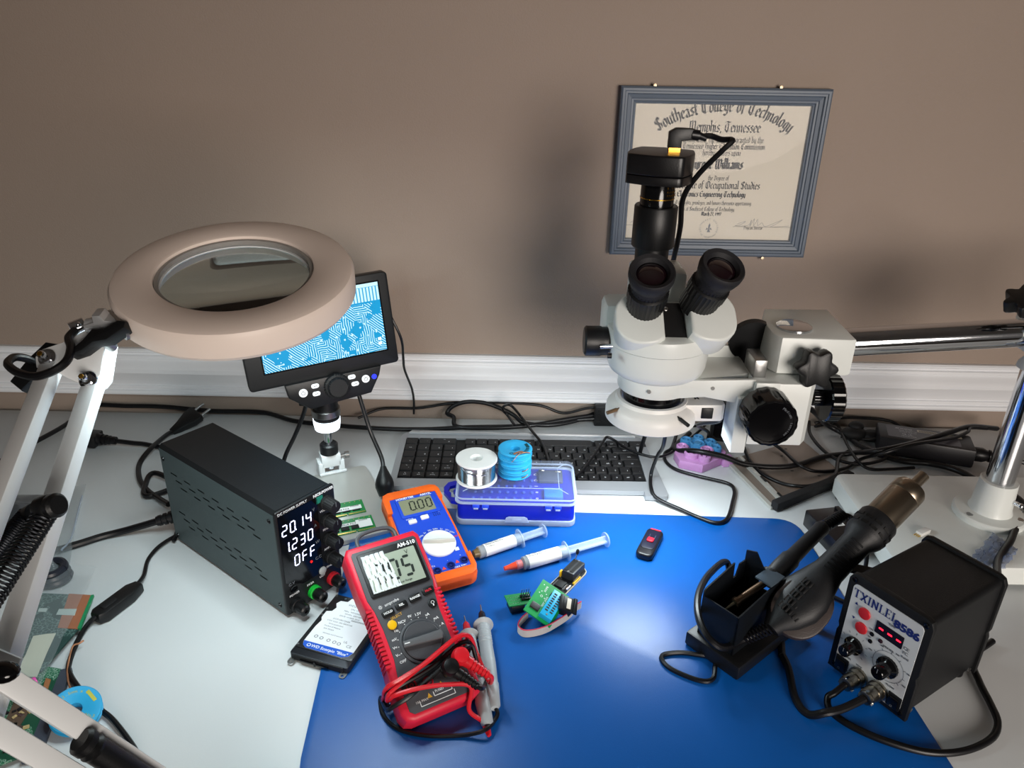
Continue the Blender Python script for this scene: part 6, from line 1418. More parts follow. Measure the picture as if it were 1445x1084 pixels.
def diploma():
    c = V((.2905, YW, .3985))
    t = tag(empty('picture_frame', M=basis((c.x, c.y, c.z), (1, 0, .004), (0, 0, 1))), 'blue-grey picture frame holding a diploma on the taupe wall', 'picture frame')
    w, h = .1435, .1165
    FR = mat('frame_bluegrey', '5b6674', .42, var=.06, vs=30)
    # local: x right, y up, z toward the viewer (basis gives z = x cross y = -y world)
    prof = [(0, .001), (0, .014), (.0025, .0165), (.0055, .0165), (.0065, .0150), (.0090, .0150), (.0105, .0125), (.0150, .0115), (.0160, .0100), (.0185, .0098), (.0200, .0080), (.0220, .0075), (.0230, .004), (.0230, .001)]
    sides = ((-w, -h, w, -h), (w, -h, w, h), (w, h, -w, h), (-w, h, -w, -h))
    for (x0, y0, x1, y1) in sides:
        b = B(); dx = V((x1-x0, y1-y0)).normalized(); n_ = V((-dx.y, dx.x)); A0, A1 = [], []
        for (q, z) in prof:
            A0.append(b.verts.new((x0+n_.x*q+dx.x*q, y0+n_.y*q+dx.y*q, z))); A1.append(b.verts.new((x1+n_.x*q-dx.x*q, y1+n_.y*q-dx.y*q, z)))
        for k in range(len(prof)-1): b.faces.new((A0[k], A1[k], A1[k+1], A0[k+1]))
        b.faces.new(A0); b.faces.new(A1[::-1])
        obj('frame_rail', b, FR, t, smooth=30)
    b = B(); box(b, -w+.020, w-.020, -h+.020, h-.020, .0015, .003); pa = obj('diploma_paper', b, mat('diploma_paper', 'd9d0be', .6, var=.03, vs=8), t, label='cream diploma with black lettering')
    Zp = .0032
    b = B()
    def line(s, y, wd, x=.004, nib=.2, bold=1.):
        xh = wd/bl_width(s); blackletter(b, s, xh, T(x, y, Zp), nib, None, bold)
    s = 'Southeast College of Technology'; xh = .182/bl_width(s); blackletter(b, s, xh*1.06, T(.0045, .0845, Zp), .24, .165, 1.1)
    line('Memphis, Tennessee', .0575, .100, .0060, bold=1.1); line('acting under the authority granted by the', .0435, .113, .006); line('Tennessee Higher Education Commission', .0345, .116, .008, bold=1.1); line('hereby confers upon', .0258, .054, .006)
    line('Tyrone Williams', .0075, .077, .000, .28, 1.3); line('the Degree of', -.0085, .030, .006); line('Associate of Occupational Studies', -.0205, .126, .004, bold=1.1); line('in Electronics Engineering Technology', -.0322, .106, -.005, .26, 1.25)
    line('with all the rights, privileges, and honors thereunto appertaining.', -.0435, .122, -.002); line('Given at Southeast College of Technology', -.0525, .084, -.007); line('March 27, 1997', -.0593, .029, .002, .28, 1.4)
    line('Program Director', -.0785, .028, .066); line('President', -.0785, .020, -.075)
    for x0, x1 in ((.036, .121), (-.121, -.040)): add(b, [(x0, -.0748, Zp), (x1, -.0748, Zp), (x1, -.0744, Zp), (x0, -.0744, Zp)], [(0, 1, 2, 3)])
    obj('diploma_lettering', b, INKK, pa, smooth=0)
    b = B()
    def sig(x, y, pts):
        Q = smooth_path([V((x+p*.01, y+q*.01, Zp)) for p, q in pts], 5)
        for a_, c_ in zip(Q, Q[1:]):
            d_ = (c_-a_).normalized(); n_ = V((-d_.y, d_.x, 0))*.00022; add(b, [a_-n_, c_-n_, c_+n_, a_+n_], [(0, 1, 2, 3)])
    sig(.042, -.0735, [(0, .3), (1.2, .7), (.5, .2), (-.3, .0), (1.6, .1), (2.0, .9), (1.9, 0), (2.4, 1.1), (2.4, .0), (2.9, 1.0), (3.0, .1), (3.6, .5), (4.0, .0), (4.8, .2), (6.5, 1.0), (5.6, .3), (5.0, -.1), (7.6, .1)])
    sig(-.115, -.0735, [(0, .2), (.8, .8), (.6, 0), (1.5, .5), (2, 0), (3.2, .3), (5, -.1), (7, .1)])
    obj('signature_marks', b, INKG, pa, smooth=0)
    b = B()
    for k, ch in enumerate('SOUTHEAST COLLEGE'):
        a = rad(205-k*14.4); text_bm(b, ch, .0036, T(.001+.0128*math.cos(a), -.0775+.0128*math.sin(a), Zp) @ Mx.Rotation(a-PI/2, 4, 'Z'), ext=.00002)
    for k, ch in enumerate('OF TECHNOLOGY'):
        a = rad(222+k*8.2); text_bm(b, ch, .0030, T(.001+.0138*math.cos(a), -.0775+.0138*math.sin(a), Zp) @ Mx.Rotation(a+PI/2, 4, 'Z'), ext=.00002)
    # torch emblem in the middle of the seal
    add(b, [(-.0015, -.0835, Zp), (.0035, -.0835, Zp), (.0022, -.0795, Zp), (-.0002, -.0795, Zp)], [(0, 1, 2, 3)]); add(b, [(.0002, -.0795, Zp), (.0018, -.0795, Zp), (.0030, -.0735, Zp), (.0016, -.0700, Zp), (-.0002, -.0740, Zp)], [(0, 1, 2, 3, 4)])
    for s_ in (-1, 1): add(b, [(.001+s_*.001, -.0790, Zp), (.001+s_*.0045, -.0805, Zp), (.001+s_*.003, -.0765, Zp)], [(0, 1, 2)])
    obj('seal_print', b, INKG, pa, smooth=0)
    b = B(); box(b, -w+.0205, w-.0205, -h+.0205, h-.0205, .0052, .0066); g = obj('glass', b, mat('frame_glass', (1, 1, 1), .02, var=0, spec=.5, alpha=.06), t, smooth=0)
    return c
dc = diploma()
for i, (px, py, lb) in enumerate(((925, 121, 'small brass nail above the left half of the picture frame'), (1103, 124, 'small brass nail above the right half of the picture frame'), (1076, 365, 'small nail just below the picture frame'))):
    p = Y(px, py, YW-.008); b = B(); cyl(b, (p.x, YW-.0005, p.z), (p.x-.001, YW-.010, p.z+.001), .0011, n=10); lathe(b, [(.0026, 0), (.0022, .0008), (0, .001)], axis((p.x-.001, YW-.010, p.z+.001), (0, -1, .1)), 12)
    tag(reorigin(obj('nail', b, mat('nail_steel', '9a8a74', .35, .9))), lb, 'nail', 'nails round the frame')
# ------------------------------------------------------------------ cords, plugs and loose things at the back left
def plug_eu():
    t = tag(empty('power_plug', Z(262, 600, .0)), 'black flat two-pin mains plug with its cord, lying behind the power supply', 'plug')
    a = Y(252, 604, 1.055); c = Y(283, 580, 1.085)
    d = (c-a).normalized(); up = V((0, -.5, .86)); M = basis(a, d, up.cross(d)*-1)
    b = B(); prism(b, [(-.012, -.005), (.004, -.008), (.022, -.014), (.034, -.0145), (.037, -.012), (.037, .012), (.034, .0145), (.022, .014), (.004, .008), (-.012, .005)], -.006, .006, M, bev=.002); obj('plug_body', b, BLK, t, True)
    for y in (-.008, .008):
        b = B(); cyl(b, M @ V((.036, y, 0)), M @ V((.054, y, 0)), .002); obj('pin', b, STEEL, t, True)
    b = B(); tube(b, [M @ V((-.010, 0, 0)), Y(235, 614, 1.03), Z(212, 634, .012), Z(197, 655, .005), Z(197, 676, .004), Z(208, 692, .004), Z(225, 704, .006), Z(238, 712, .010)], .0036, 10); obj('cord', b, RUB, t, True)
plug_eu()
def plug_iec():
    t = tag(empty('power_connector', Z(140, 620, 0)), 'black moulded mains connector and cord left of the power supply', 'plug')
    a = Z(118, 618, .012); c = Z(164, 622, .010); d = (c-a).normalized()
    b = B(); box(b, -.002, .024, -.013, .013, -.009, .009, basis(a, d, V((0, 0, 1)).cross(d)), .002); obj('plug_body', b, BLK, t, True)
    pr = [(.010, .022)]
    for i in range(4): pr += [(.0085-.0008*i, .026+i*.006), (.0085-.0008*i, .029+i*.006), (.006, .0295+i*.006), (.006, .0315+i*.006)]
    b = B(); lathe(b, pr, axis(a, d), 20); obj('strain_relief', b, RUB, t, True)
    b = B(); tube(b, [a+d*.04, Z(185, 625, .008), Z(215, 629, .006), V((-.44, .965, .005)), V((-.42, .93, .005)), Z(212, 700, .005), Z(206, 682, .005), Z(222, 668, .008), V((-.405, .86, .01))], .0036, 10); obj('cord', b, RUB, t, True)
plug_iec()
def psu_lead():
    t = tag(empty('mains_lead', Z(215, 738, 0)), 'thick black mains lead plugged into the back of the power supply', 'plug')
    PM = frame_at((-.2948, .7414, 0), 0, 0, -37.9)
    a = PM @ V((-.1105, -.010, .028)); c = Z(203, 741, .018); d = (c-a).normalized()
    pr = [(.010, 0), (.010, .010)]
    for i in range(5): pr += [(.0092-.0006*i, .012+i*.0065), (.0092-.0006*i, .0155+i*.0065), (.006, .016+i*.0065), (.006, .018+i*.0065)]
    b = B(); lathe(b, pr, axis(a, d), 22); obj('plug_body', b, RUB, t, True)
    b = B(); tube(b, [a+d*.035, Z(180, 748, .008), Z(145, 757, .0046), Z(110, 768, .0046), Z(60, 782, .0046), Z(10, 790, .0046), Z(-60, 800, .0046)], .0044, 10); obj('cord', b, RUB, t, True)
psu_lead()
def inline():
    t = tag(empty('inline_switch', Z(168, 848, 0)), 'black inline lamp dimmer on a thin cord lying on the white desk', 'switch')
    a = Z(134, 870, .010); c = Z(196, 824, .010); d = (c-a); L = d.length; d.normalize(); M = basis(a, d, V((0, 0, 1)).cross(d))
    b = B(); prism(b, [(0, -.006), (.008, -.0105), (L-.016, -.0105), (L, -.006), (L, .004), (L-.010, .0090), (.004, .0090), (0, .006)], -.0098, .004, M, bev=.003); obj('switch_body', b, BLK, t, True)
    b = B(); prism(b, rrect(.018, .010, .003, 4, .018, 0), .0035, .0052, M, bev=.0008); obj('dimmer_button', b, BLKM, t, True)
    b = B(); tube(b, [c-d*.004, Z(203, 812, .006), Z(209, 790, .004), Z(225, 771, .004), Z(247, 757, .004), V((-.405, .772, .004)), V((-.41, .80, .004))], .0024, 8); obj('cord', b, RUB, t, True)
    b = B(); tube(b, [a+d*.004, Z(122, 884, .005), Z(108, 908, .004), Z(98, 935, .004), Z(98, 950, .004), Z(112, 972, .004), Z(140, 1000, .004), Z(158, 1015, .004), Z(178, 1040, .004), Z(192, 1062, .004), Z(198, 1084, .004), Z(200, 1110, .004)], .0027, 8); obj('cord', b, RUB, t, True)
inline()
cable('loose_cable', [Z(-30, 690, .005), Z(0, 652, .005), Z(42, 628, .005), Z(95, 598, .006), V((-.68, 1.112, .012)), Y(180, 573, 1.115), Y(230, 574, 1.115), Y(300, 580, 1.115), Y(370, 582, 1.115), Z(415, 594, .005), Z(470, 600, .005), Z(540, 605, .005), Z(600, 606, .005), Z(660, 603, .005), Z(740, 601, .006), Z(800, 592, .010), Z(845, 585, .014)], .0036, 'long black cord running along the back edge of the desk to the small black box', 'cable')
cable('loose_cable', [Y(505, 590, 1.10), Y(540, 577, 1.118), Y(590, 576, 1.118), Y(640, 569, 1.118), Y(700, 568, 1.118), Y(760, 572, 1.118), Y(795, 583, 1.115), Y(830, 576, 1.112), Y(862, 574, 1.108)], .0022, 'thin black cord sagging against the wall below the rail', 'cable')
cable('loose_cable', [Z(850, 590, .012), Z(800, 594, .008), Z(745, 601, .006), Z(690, 604, .005), Z(645, 602, .006), V((-.085, 1.098, .012)), Y(631, 583, 1.108), Y(640, 573, 1.112), Y(660, 567, 1.112), Y(685, 569, 1.112), Y(710, 578, 1.110), Y(725, 586, 1.105), Z(740, 597, .008), Z(775, 600, .006), Z(812, 594, .008), Z(838, 584, .014)], .0036, 'thick black cord coiled in a flat loop behind the keyboard', 'cable')
cable('loose_cable', [Z(726, 600, .018), Y(716, 586, 1.09), Y(709, 578, 1.085), Y(713, 572, 1.075), Y(722, 573, 1.06), Z(735, 588, .018), Z(752, 610, .016), Z(765, 626, .013), Z(771, 640, .0125), Z(774, 655, .0125), V((.05, .925, .0125))], .0022, 'thin black cord curling over the keyboard and down behind the box', 'cable')
cable('loose_cable', [V((.085, .915, .0125)), Z(818, 668, .0125), Z(836, 645, .014), Z(852, 622, .016), Z(857, 617, .017), Z(868, 622, .014), Z(885, 633, .0125), Z(905, 641, .0125), Z(925, 645, .0125), Z(945, 640, .010), Z(970, 622, .008), Z(995, 600, .008), V((.30, 1.09, .008))], .0020, 'thin black cord making a peak across the right end of the keyboard', 'cable')
cable('loose_cable', [V((.205, .87, .165)), Z(937, 625, .10), Z(928, 643, .06), Z(919, 668, .022), Z(919, 690, .013), Z(928, 704, .007), Z(960, 719, .004), Z(985, 730, .004), Z(1010, 738, .005), Z(1026, 732, .005), Z(1034, 708, .004), Z(1036, 692, .004), Z(1026, 682, .004), Z(985, 672, .004), Z(955, 663, .004), Z(940, 652, .005), Z(938, 640, .006), Z(948, 632, .009), Z(955, 612, .008)], .0026, 'black cord hanging from the ring light and looping over the mat edge', 'cable')
def small_box(name, label, cat, p0, p1, dpt, h, m=BLK):
    a = Z(*p0); c = Z(*p1); d = (c-a); L = d.length; d.normalize()
    t = tag(empty(name, M=basis(a, d, V((0, 0, 1)).cross(d))), label, cat)
    b = B(); box(b, 0, L, 0, dpt, .0002, h, None, .002); obj('shell', b, m, t)
    return t, L
t, L = small_box('hub_box', 'small black cable adapter box behind the keyboard, left of the ring light', 'adapter', (838, 602), (893, 603), .014, .036)
for k in range(3):
    b = B(); box(b, .004, .010, -.0006, .0006, .008+k*.009, .012+k*.009); obj('port', b, mat('slot_dark', '050505', .5), t)
b = B(); text_bm(b, 'HDMI', .004, basis((L*.6, -.0002, .030), (1, 0, 0), (0, 0, 1))); obj('box_lettering', b, INKG, t, smooth=0)
t, L = small_box('speaker_box', 'black rounded box standing behind the focus mount', 'box', (1001, 622), (1040, 627), .03, .075, BLKM)
b = B(); prism(b, rrect(L*.8, .06, .006, 4), 0, .0012, basis((L/2, -.0002, .0375), (1, 0, 0), (0, 0, 1)), bev=.0004); obj('front_grille', b, BLKG, t)
# ------------------------------------------------------------------ moulded rubber gadget
def gadget():
    c = Z(985, 648, 0)
    t = tag(empty('marbled_gadget', (c.x, c.y, 0), rad(12)), 'pink and blue marbled moulded block of swirls under the black cable', 'toy')
    PK = mat('gadget_pink', 'c58fc6', .5, var=.12, vs=60); BU = mat('gadget_blue', '4389bd', .5, var=.12, vs=60)
    b = B(); prism(b, [(-.040, -.020), (-.012, -.040), (.030, -.022), (.040, -.008), (.036, .020), (.010, .038), (-.016, .034), (-.038, .004)], .0002, .014, bev=.002); obj('block_base', b, PK, t)
    rnd = random.Random(3)
    for i, (x, y, r) in enumerate(((-.018, -.012, .011), (.008, -.008, .010), (-.024, .008, .009), (.024, -.004, .009), (.002, .012, .012), (.024, .014, .009), (-.010, .026, .009), (.012, .030, .008), (-.004, -.026, .009))):
        m = BU if y > .010 or x > .022 else PK
        b = B(); lathe(b, [(r, .012), (r, .021), (r-.0022, .0225), (r-.0035, .019), (r-.0055, .0185), (r-.0065, .0215), (.0012, .022), (0, .020)], T(x, y), 20); obj('swirl', b, m, t)
    b = B(); box(b, .026, .042, -.030, -.016, .0002, .015, None, .0015); obj('side_block', b, PK, t)
    b = B(); prism(b, [(.018, .010), (.038, .004), (.036, .022), (.010, .038), (-.016, .034), (-.012, .024)], .013, .017, bev=.001); obj('blue_layer', b, BU, t)
gadget()
# ------------------------------------------------------------------ metal drive cover tray with foam strip
def tray():
    t = tag(empty('metal_tray', (.375, .93, 0)), 'grey metal laptop panel with a black foam strip along one edge', 'panel')
    a, b_, c, d = Z(1024, 652), Z(1090, 720), Z(1195, 676), Z(1130, 622)
    G = mat('panel_bronze', '8d8076', .45, .5, var=.06, vs=30)
    bm = B(); P = [(v.x, v.y) for v in (a, b_, c, d)][::1]
    prism(bm, P, .0006, .0026); obj('panel_sheet', bm, G, t, True, smooth=0)
    e = (b_-a).normalized(); n = V((0, 0, 1)).cross(e)
    bm = B(); bar(bm, a+V((0, 0, .003)), b_+V((0, 0, .003)), .006, .004); obj('panel_lip', bm, mat('panel_light', 'c2c2bc', .4, .4), t, True)
    o = n*.022 if n.dot(c-a) > 0 else -n*.022
    bm = B(); bar(bm, a+o+V((0, 0, .005)), b_+o*.9-e*.012+V((0, 0, .005)), .005, .006); r = obj('panel_rib', bm, mat('panel_light', 'c2c2bc', .4, .4), t, True)
    for k in (.18, .52, .86):
        q = a.lerp(b_, k)+o+V((0, 0, .008)); bm = B(); bar(bm, q-e*.007, q+e*.007, .003, .0026); obj('rib_slot', bm, BLKM, t, True)
    f0 = Z(1092, 716, .006); f1 = Z(1200, 672, .006)
    bm = B(); bar(bm, V((f0.x, f0.y, .008)), V((f1.x, f1.y, .008)), .012, .0135, bev=.002); obj('foam_strip', bm, mat('foam_black', '1a1a1c', .85, bump=.6, bs=900), t, True)
    rr = random.Random(5)
    for k in range(6):
        q = a.lerp(d, rr.uniform(.35, .9)).lerp(b_.lerp(c, rr.uniform(.35, .9)), rr.random()); bm = B(); box(bm, -.002, .002, -.0007, .0007, .0026, .0030, T(q.x, q.y)); obj('panel_slit', bm, BLKM, t, True)
tray()
# ------------------------------------------------------------------ laptop power brick and its cords
def brick():
    a, c = Z(1236, 640, 0), Z(1372, 662, 0)
    d = (c-a); L = d.length; d.normalize(); n = V((0, 0, 1)).cross(d)
    t = tag(empty('power_brick', M=basis(a, d, n)), 'black laptop power brick with a printed label, against the wall', 'power adapter')
    D_ = .052
    b = B(); box(b, 0, L, 0, D_, .0003, .030, None, .003); obj('case', b, mat('brick_black', '1b1a1e', .45, bump=.15, bs=900), t)
    b = B(); prism(b, rrect(L*.76, D_*.74, .002, 3, L*.47, D_*.5), .0300, .0303); lb = obj('rating_label', b, mat('label_grey', '4a474e', .4), t, smooth=0)
    b = B()
    for s, x, y, sz in (('AC ADAPTER', .025, .038, .004), ('INPUT 100-240V 1.7A', .030, .032, .0028), ('OUTPUT 18.5V 3.5A', .030, .027, .0028), ('CE  UL', .028, .020, .005), ('MADE IN CHINA', .030, .014, .0028)): text_bm(b, s, sz, T(x+.012, y, .0304), ext=.00003)
    obj('label_lettering', b, INKW, lb, smooth=0)
    for x0, x1 in ((.056, .090), (.094, .118)):
        b = B(); prism(b, rrect(x1-x0, .008, .0006, 2, (x0+x1)/2, .038), .0303, .0305); s = obj('barcode_sticker', b, mat('sticker_cream', 'b8b0a0', .5), lb, smooth=0)
    b = B()
    for k in range(16): box(b, .059+k*.0018, .0598+k*.0018, .0355, .0405, .0305, .0306)
    obj('barcode_print', b, INKK, lb, smooth=0)
    M = t.matrix_basis
    p = M @ V((L, D_*.45, .014)); q = p+d*.028
    b = B(); lathe(b, [(.010, 0), (.011, .002), (.011, .014), (.0075, .022), (.0095, .0225), (.0095, .025), (.0055, .0255), (.0055, .032)], axis(p, d), 20); obj('mains_plug', b, RUB, t, True)
    b = B(); tube(b, [q, q+d*.03, q+d*.09+V((0, .0, -.008)), q+d*.2+V((0, -.02, -.01))], .0034, 8); obj('mains_cord', b, RUB, t, True)
    b = B(); tube(b, [M @ V((.0, D_*.5, .012)), M @ V((-.02, D_*.5, .008)), M @ V((-.05, D_*.6, .004))], .0025, 8); obj('output_cord', b, RUB, t, True)
brick()
def wadded_plug():
    t = tag(empty('cloverleaf_plug', Z(1215, 612, 0)), 'black three-lobed mains plug beside the power brick', 'plug')
    p = Z(1205, 612, .012)
    b = B(); sphere(b, p, .014, (1.5, 1, .8)); obj('plug_body', b, BLKM, t, True)
    b = B(); sphere(b, p+V((.028, -.003, -.002)), .013, (1.5, 1, .75)); obj('plug_head', b, BLKM, t, True)
    b = B(); sphere(b, p+V((.004, .006, .010)), .010, (1.2, 1, .8)); obj('plug_lobe', b, BLKM, t, True)
wadded_plug()
cable('loose_cable', [V((.29, 1.07, .006)), Z(952, 633, .011), Z(985, 637, .026), Z(1020, 644, .022), Z(1050, 655, .010), Z(1090, 659, .008), Z(1125, 656, .008), Z(1160, 645, .007), Z(1200, 640, .007), Z(1240, 636, .034), Z(1290, 625, .036), Z(1340, 610, .036), Z(1370, 602, .034), V((.78, 1.08, .02))], .0040, 'thick black cable crossing over the pink and blue block towards the power brick', 'cable')
cable('loose_cable', [Z(1050, 632, .006), Z(1058, 650, .0065), Z(1075, 668, .007), Z(1100, 681, .007), Z(1125, 686, .012), Z(1150, 684, .012), Z(1178, 670, .012), V((.50, 1.00, .006)), V((.53, 1.03, .004))], .0028, 'black cord bending across the grey metal panel', 'cable')
cable('loose_cable', [Z(1085, 622, .012), Z(1105, 636, .008), Z(1125, 654, .0135), Z(1145, 664, .009), Z(1170, 665, .005), Z(1195, 660, .005), Z(1215, 648, .005), Z(1245, 640, .034), Z(1290, 627, .045), Z(1345, 618, .034), Z(1365, 610, .034), Z(1370, 604, .034), V((.75, 1.06, .03))], .0026, 'black cord rising over the power brick label', 'cable')
cable('loose_cable', [V((.40, 1.05, .10)), Z(1145, 578, .06), Z(1165, 598, .02), Z(1190, 612, .008), Z(1225, 635, .007), Z(1270, 650, .006), Z(1310, 654, .006), Z(1345, 662, .008), Z(1375, 676, .010), Z(1390, 690, .012), V((.675, .86, .034)), V((.665, .80, .034)), Z(1437, 742, .034), Z(1425, 765, .034), Z(1408, 792, .033), V((.53, .66, .05)), V((.50, .645, .045))], .0044, 'thick black cord sweeping behind the boom stand post', 'cable')
cable('loose_cable', [Z(1142, 595, .012), Z(1143, 612, .008), Z(1158, 632, .006), Z(1180, 648, .006), Z(1210, 655, .006), Z(1240, 651, .006), Z(1262, 640, .006)], .0026, 'black cord in a loose bend below the tension knob', 'cable')
cable('loose_cable', [Z(1150, 602, .006), Z(1178, 598, .007), Z(1188, 612, .012), Z(1198, 632, .010), Z(1212, 652, .010), Z(1228, 662, .005), Z(1258, 662, .004), Z(1290, 660, .004)], .0024, 'thin black cord looping in front of the three-lobed plug', 'cable')
cable('loose_cable', [Z(1150, 597, .008), Y(1185, 590, 1.11), Y(1220, 590, 1.115), Y(1255, 594, 1.112), Z(1275, 605, .006)], .0026, 'black cord lying along the foot of the wall behind the power brick', 'cable')
# ------------------------------------------------------------------ small black box behind the hot air gun
def black_box():
    a, c = Z(1140, 772, MZ), Z(1178, 812, MZ)
    a = V((.390, .836, 0)); d = V((.20, -1, 0)).normalized(); n = V((0, 0, 1)).cross(d)
    t = tag(empty('black_case', M=basis(a, d, n)), 'small black plastic case with a white barcode sticker behind the hot air gun', 'case')
    b = B(); box(b, 0, .075, .0, .048, .0003, .024, None, .002); obj('case_body', b, mat('case_black', '121216', .3), t)
    b = B(); box(b, .002, .073, .040, .046, .024, .0262, None, .0008); obj('case_ridge', b, BLK, t)
    b = B(); prism(b, rrect(.022, .010, .0006, 2, .030, .026), .0240, .0243); s = obj('sticker', b, MATS['white_sticker'], t, smooth=0)
    b = B()
    for k in range(11): box(b, .021+k*.0017, .0219+k*.0017, .0225, .0285, .0243, .0244)
    obj('sticker_print', b, INKK, s, smooth=0)
black_box()
# ------------------------------------------------------------------ small bits on the stand base
p = Z(1303, 752, .031)
t = tag(empty('loose_connector', (p.x, p.y, .0302), rad(30)), 'tiny white connector with gold pins behind the rework station', 'connector')
b = B(); box(b, -.010, .008, -.004, .004, .0, .005, None, .0006); obj('shell', b, WHT, t)
for k in range(3):
    b = B(); box(b, -.015, -.010, -.003+k*.0025, -.002+k*.0025, .001, .002); obj('pin', b, GOLD, t)
def crumple(name, label, cat, P, z, amp, m, seed, n=14):
    """thin crumpled plastic sheet spanning the quad P (4 world points)"""
    rr = random.Random(seed); b = B(); g = []
    for j in range(n+1):
        row = []
        for i in range(n+1):
            q = P[0].lerp(P[1], i/n).lerp(P[3].lerp(P[2], i/n), j/n); e = 1 if 0 < i < n and 0 < j < n else .3
            row.append(b.verts.new((q.x+rr.uniform(-1, 1)*amp*.4, q.y+rr.uniform(-1, 1)*amp*.4, z+amp*e*rr.random())))
        g.append(row)
    for j in range(n):
        for i in range(n): b.faces.new((g[j][i], g[j][i+1], g[j+1][i+1], g[j+1][i]))
    o = reorigin(obj(name, b, m, smooth=180)); tag(o, label, cat); return o
crumple('plastic_scrap', 'scrap of crumpled blue plastic film on the stand base', 'plastic scrap', [Z(1372, 785, .031), Z(1408, 812, .031), Z(1438, 778, .031), Z(1402, 752, .031)], .0306, .005, mat('blue_film', '6f86b4', .25, var=0, alpha=.55), 4)
# ------------------------------------------------------------------ left-hand clutter: bags, boards, wick spool
BAG = mat('bag_plastic', 'b9c2c6', .12, var=0, spec=.6, alpha=.22)
BAGG = mat('antistatic_grey', '4b5258', .22, var=.2, vs=30, spec=.6, alpha=.75)
def bag_grey():
    c = Z(20, 745)
    t = tag(empty('antistatic_bag', (c.x, c.y, 0)), 'dark grey antistatic bag seen between the lamp arms', 'bag')
    rr = random.Random(11); n = 16; b = B(); g = []
    P = [Z(-40, 800), Z(52, 792), Z(70, 700), Z(-20, 700)]
    for j in range(n+1):
        row = []
        for i in range(n+1):
            q = P[0].lerp(P[1], i/n).lerp(P[3].lerp(P[2], i/n), j/n); f = math.sin(PI*i/n)*math.sin(PI*j/n)
            row.append(b.verts.new((q.x, q.y, .002+.022*f+rr.random()*.006*f)))
        g.append(row)
    for j in range(n):
        for i in range(n): b.faces.new((g[j][i], g[j][i+1], g[j+1][i+1], g[j+1][i]))
    obj('bag_film', b, BAGG, t, True, smooth=180)
    b = B(); P = [(v.x, v.y) for v in (Z(-20, 790), Z(30, 786), Z(45, 716), Z(0, 712))]; prism(b, P, .0006, .006); obj('dark_contents', b, BLKM, t, True)
bag_grey()
def bag_clear():
    c = Z(95, 745)
    t = tag(empty('zip_bag', (c.x, c.y, 0)), 'clear zip bag holding a coiled black part, in front of the mains lead', 'bag')
    rr = random.Random(12); n = 16
    for lay in (0, 1):
        b = B(); g = []; P = [Z(60, 838), Z(88, 838), Z(126, 692), Z(75, 700)]
        P = [Z(48, 832), Z(92, 826), Z(124, 692), Z(82, 700)]
        for j in range(n+1):
            row = []
            for i in range(n+1):
                q = P[0].lerp(P[1], i/n).lerp(P[3].lerp(P[2], i/n), j/n); f = math.sin(PI*i/n)*max(0, math.sin(PI*min(1, j/n*1.8)))
                row.append(b.verts.new((q.x, q.y, .0012+lay*.0008+.0085*min(1, max(0, (j/n-.2)/.25))+(.034*f+rr.random()*.004*f)*lay)))
            g.append(row)
        for j in range(n):
            for i in range(n): b.faces.new((g[j][i], g[j][i+1], g[j+1][i+1], g[j+1][i]))
        obj('bag_film', b, BAG, t, True, smooth=180)
    b = B(); tube(b, [Z(87, 776, .012), Z(100, 760, .006), Z(110, 722, .003), Z(116, 700, .003)], .0012, 6); obj('zip_strip', b, CLR2, t, True)
    b = B(); q = Z(72, 806, .014)
    for k in range(3): tube(b, [q+V((.018*math.cos(a)*(1-.1*k), .014*math.sin(a), -.008+.006*k)) for a in [2*PI*i/12 for i in range(13)]], .0042, 8, 3)
    obj('coiled_part', b, mat('navy_dark', '20242e', .35), t, True)
bag_clear()
def board_stack():
    c = Z(40, 1000)
    t = tag(empty('circuit_board', (c.x, c.y, 0)), 'large green circuit board under the lower lamp arms', 'circuit board')
    P = [(v.x, v.y) for v in (Z(-60, 1110), Z(38, 1072), Z(88, 950), Z(-10, 935), Z(-110, 985))]
    b = B(); prism(b, P, .004, .0058); obj('board', b, pcb_mat('motherboard_green', '1f6a4a', '9ab4a4', 420, dark='174f3a'), t, True, smooth=0)
    e0, e1 = Z(44, 1078), Z(92, 950)
    b = B(); bar(b, V((e0.x, e0.y, .003)), V((e1.x, e1.y, .003)), .014, .005); obj('dark_edge', b, mat('edge_slate', '3e4450', .5), t, True)
    b = B(); prism(b, [(v.x, v.y) for v in (Z(8, 1030), Z(28, 1036), Z(50, 1000), Z(22, 998))], .0058, .0066); obj('copper_patch', b, mat('patch_brown', '5c4a3c', .5), t, True, smooth=0)
    b = B(); prism(b, [(v.x, v.y) for v in (Z(58, 994), Z(65, 996), Z(74, 966), Z(67, 964))], .0058, .0066); obj('brown_strip', b, mat('strip_brown', 'a06a44', .5), t, True, smooth=0)
    rr = random.Random(9)
    for k in range(26):
        q = Z(rr.uniform(-5, 55), rr.uniform(1000, 1060), .0058); s = rr.uniform(.0012, .003); b = B(); box(b, -s, s, -s*.6, s*.6, 0, .0016, T(q.x, q.y, .0058) @ Mx.Rotation(rr.random()*3, 4, 'Z')); obj('component', b, random.choice([BLKM, STEEL, MATS['cap_tan']]), t, True)
board_stack()
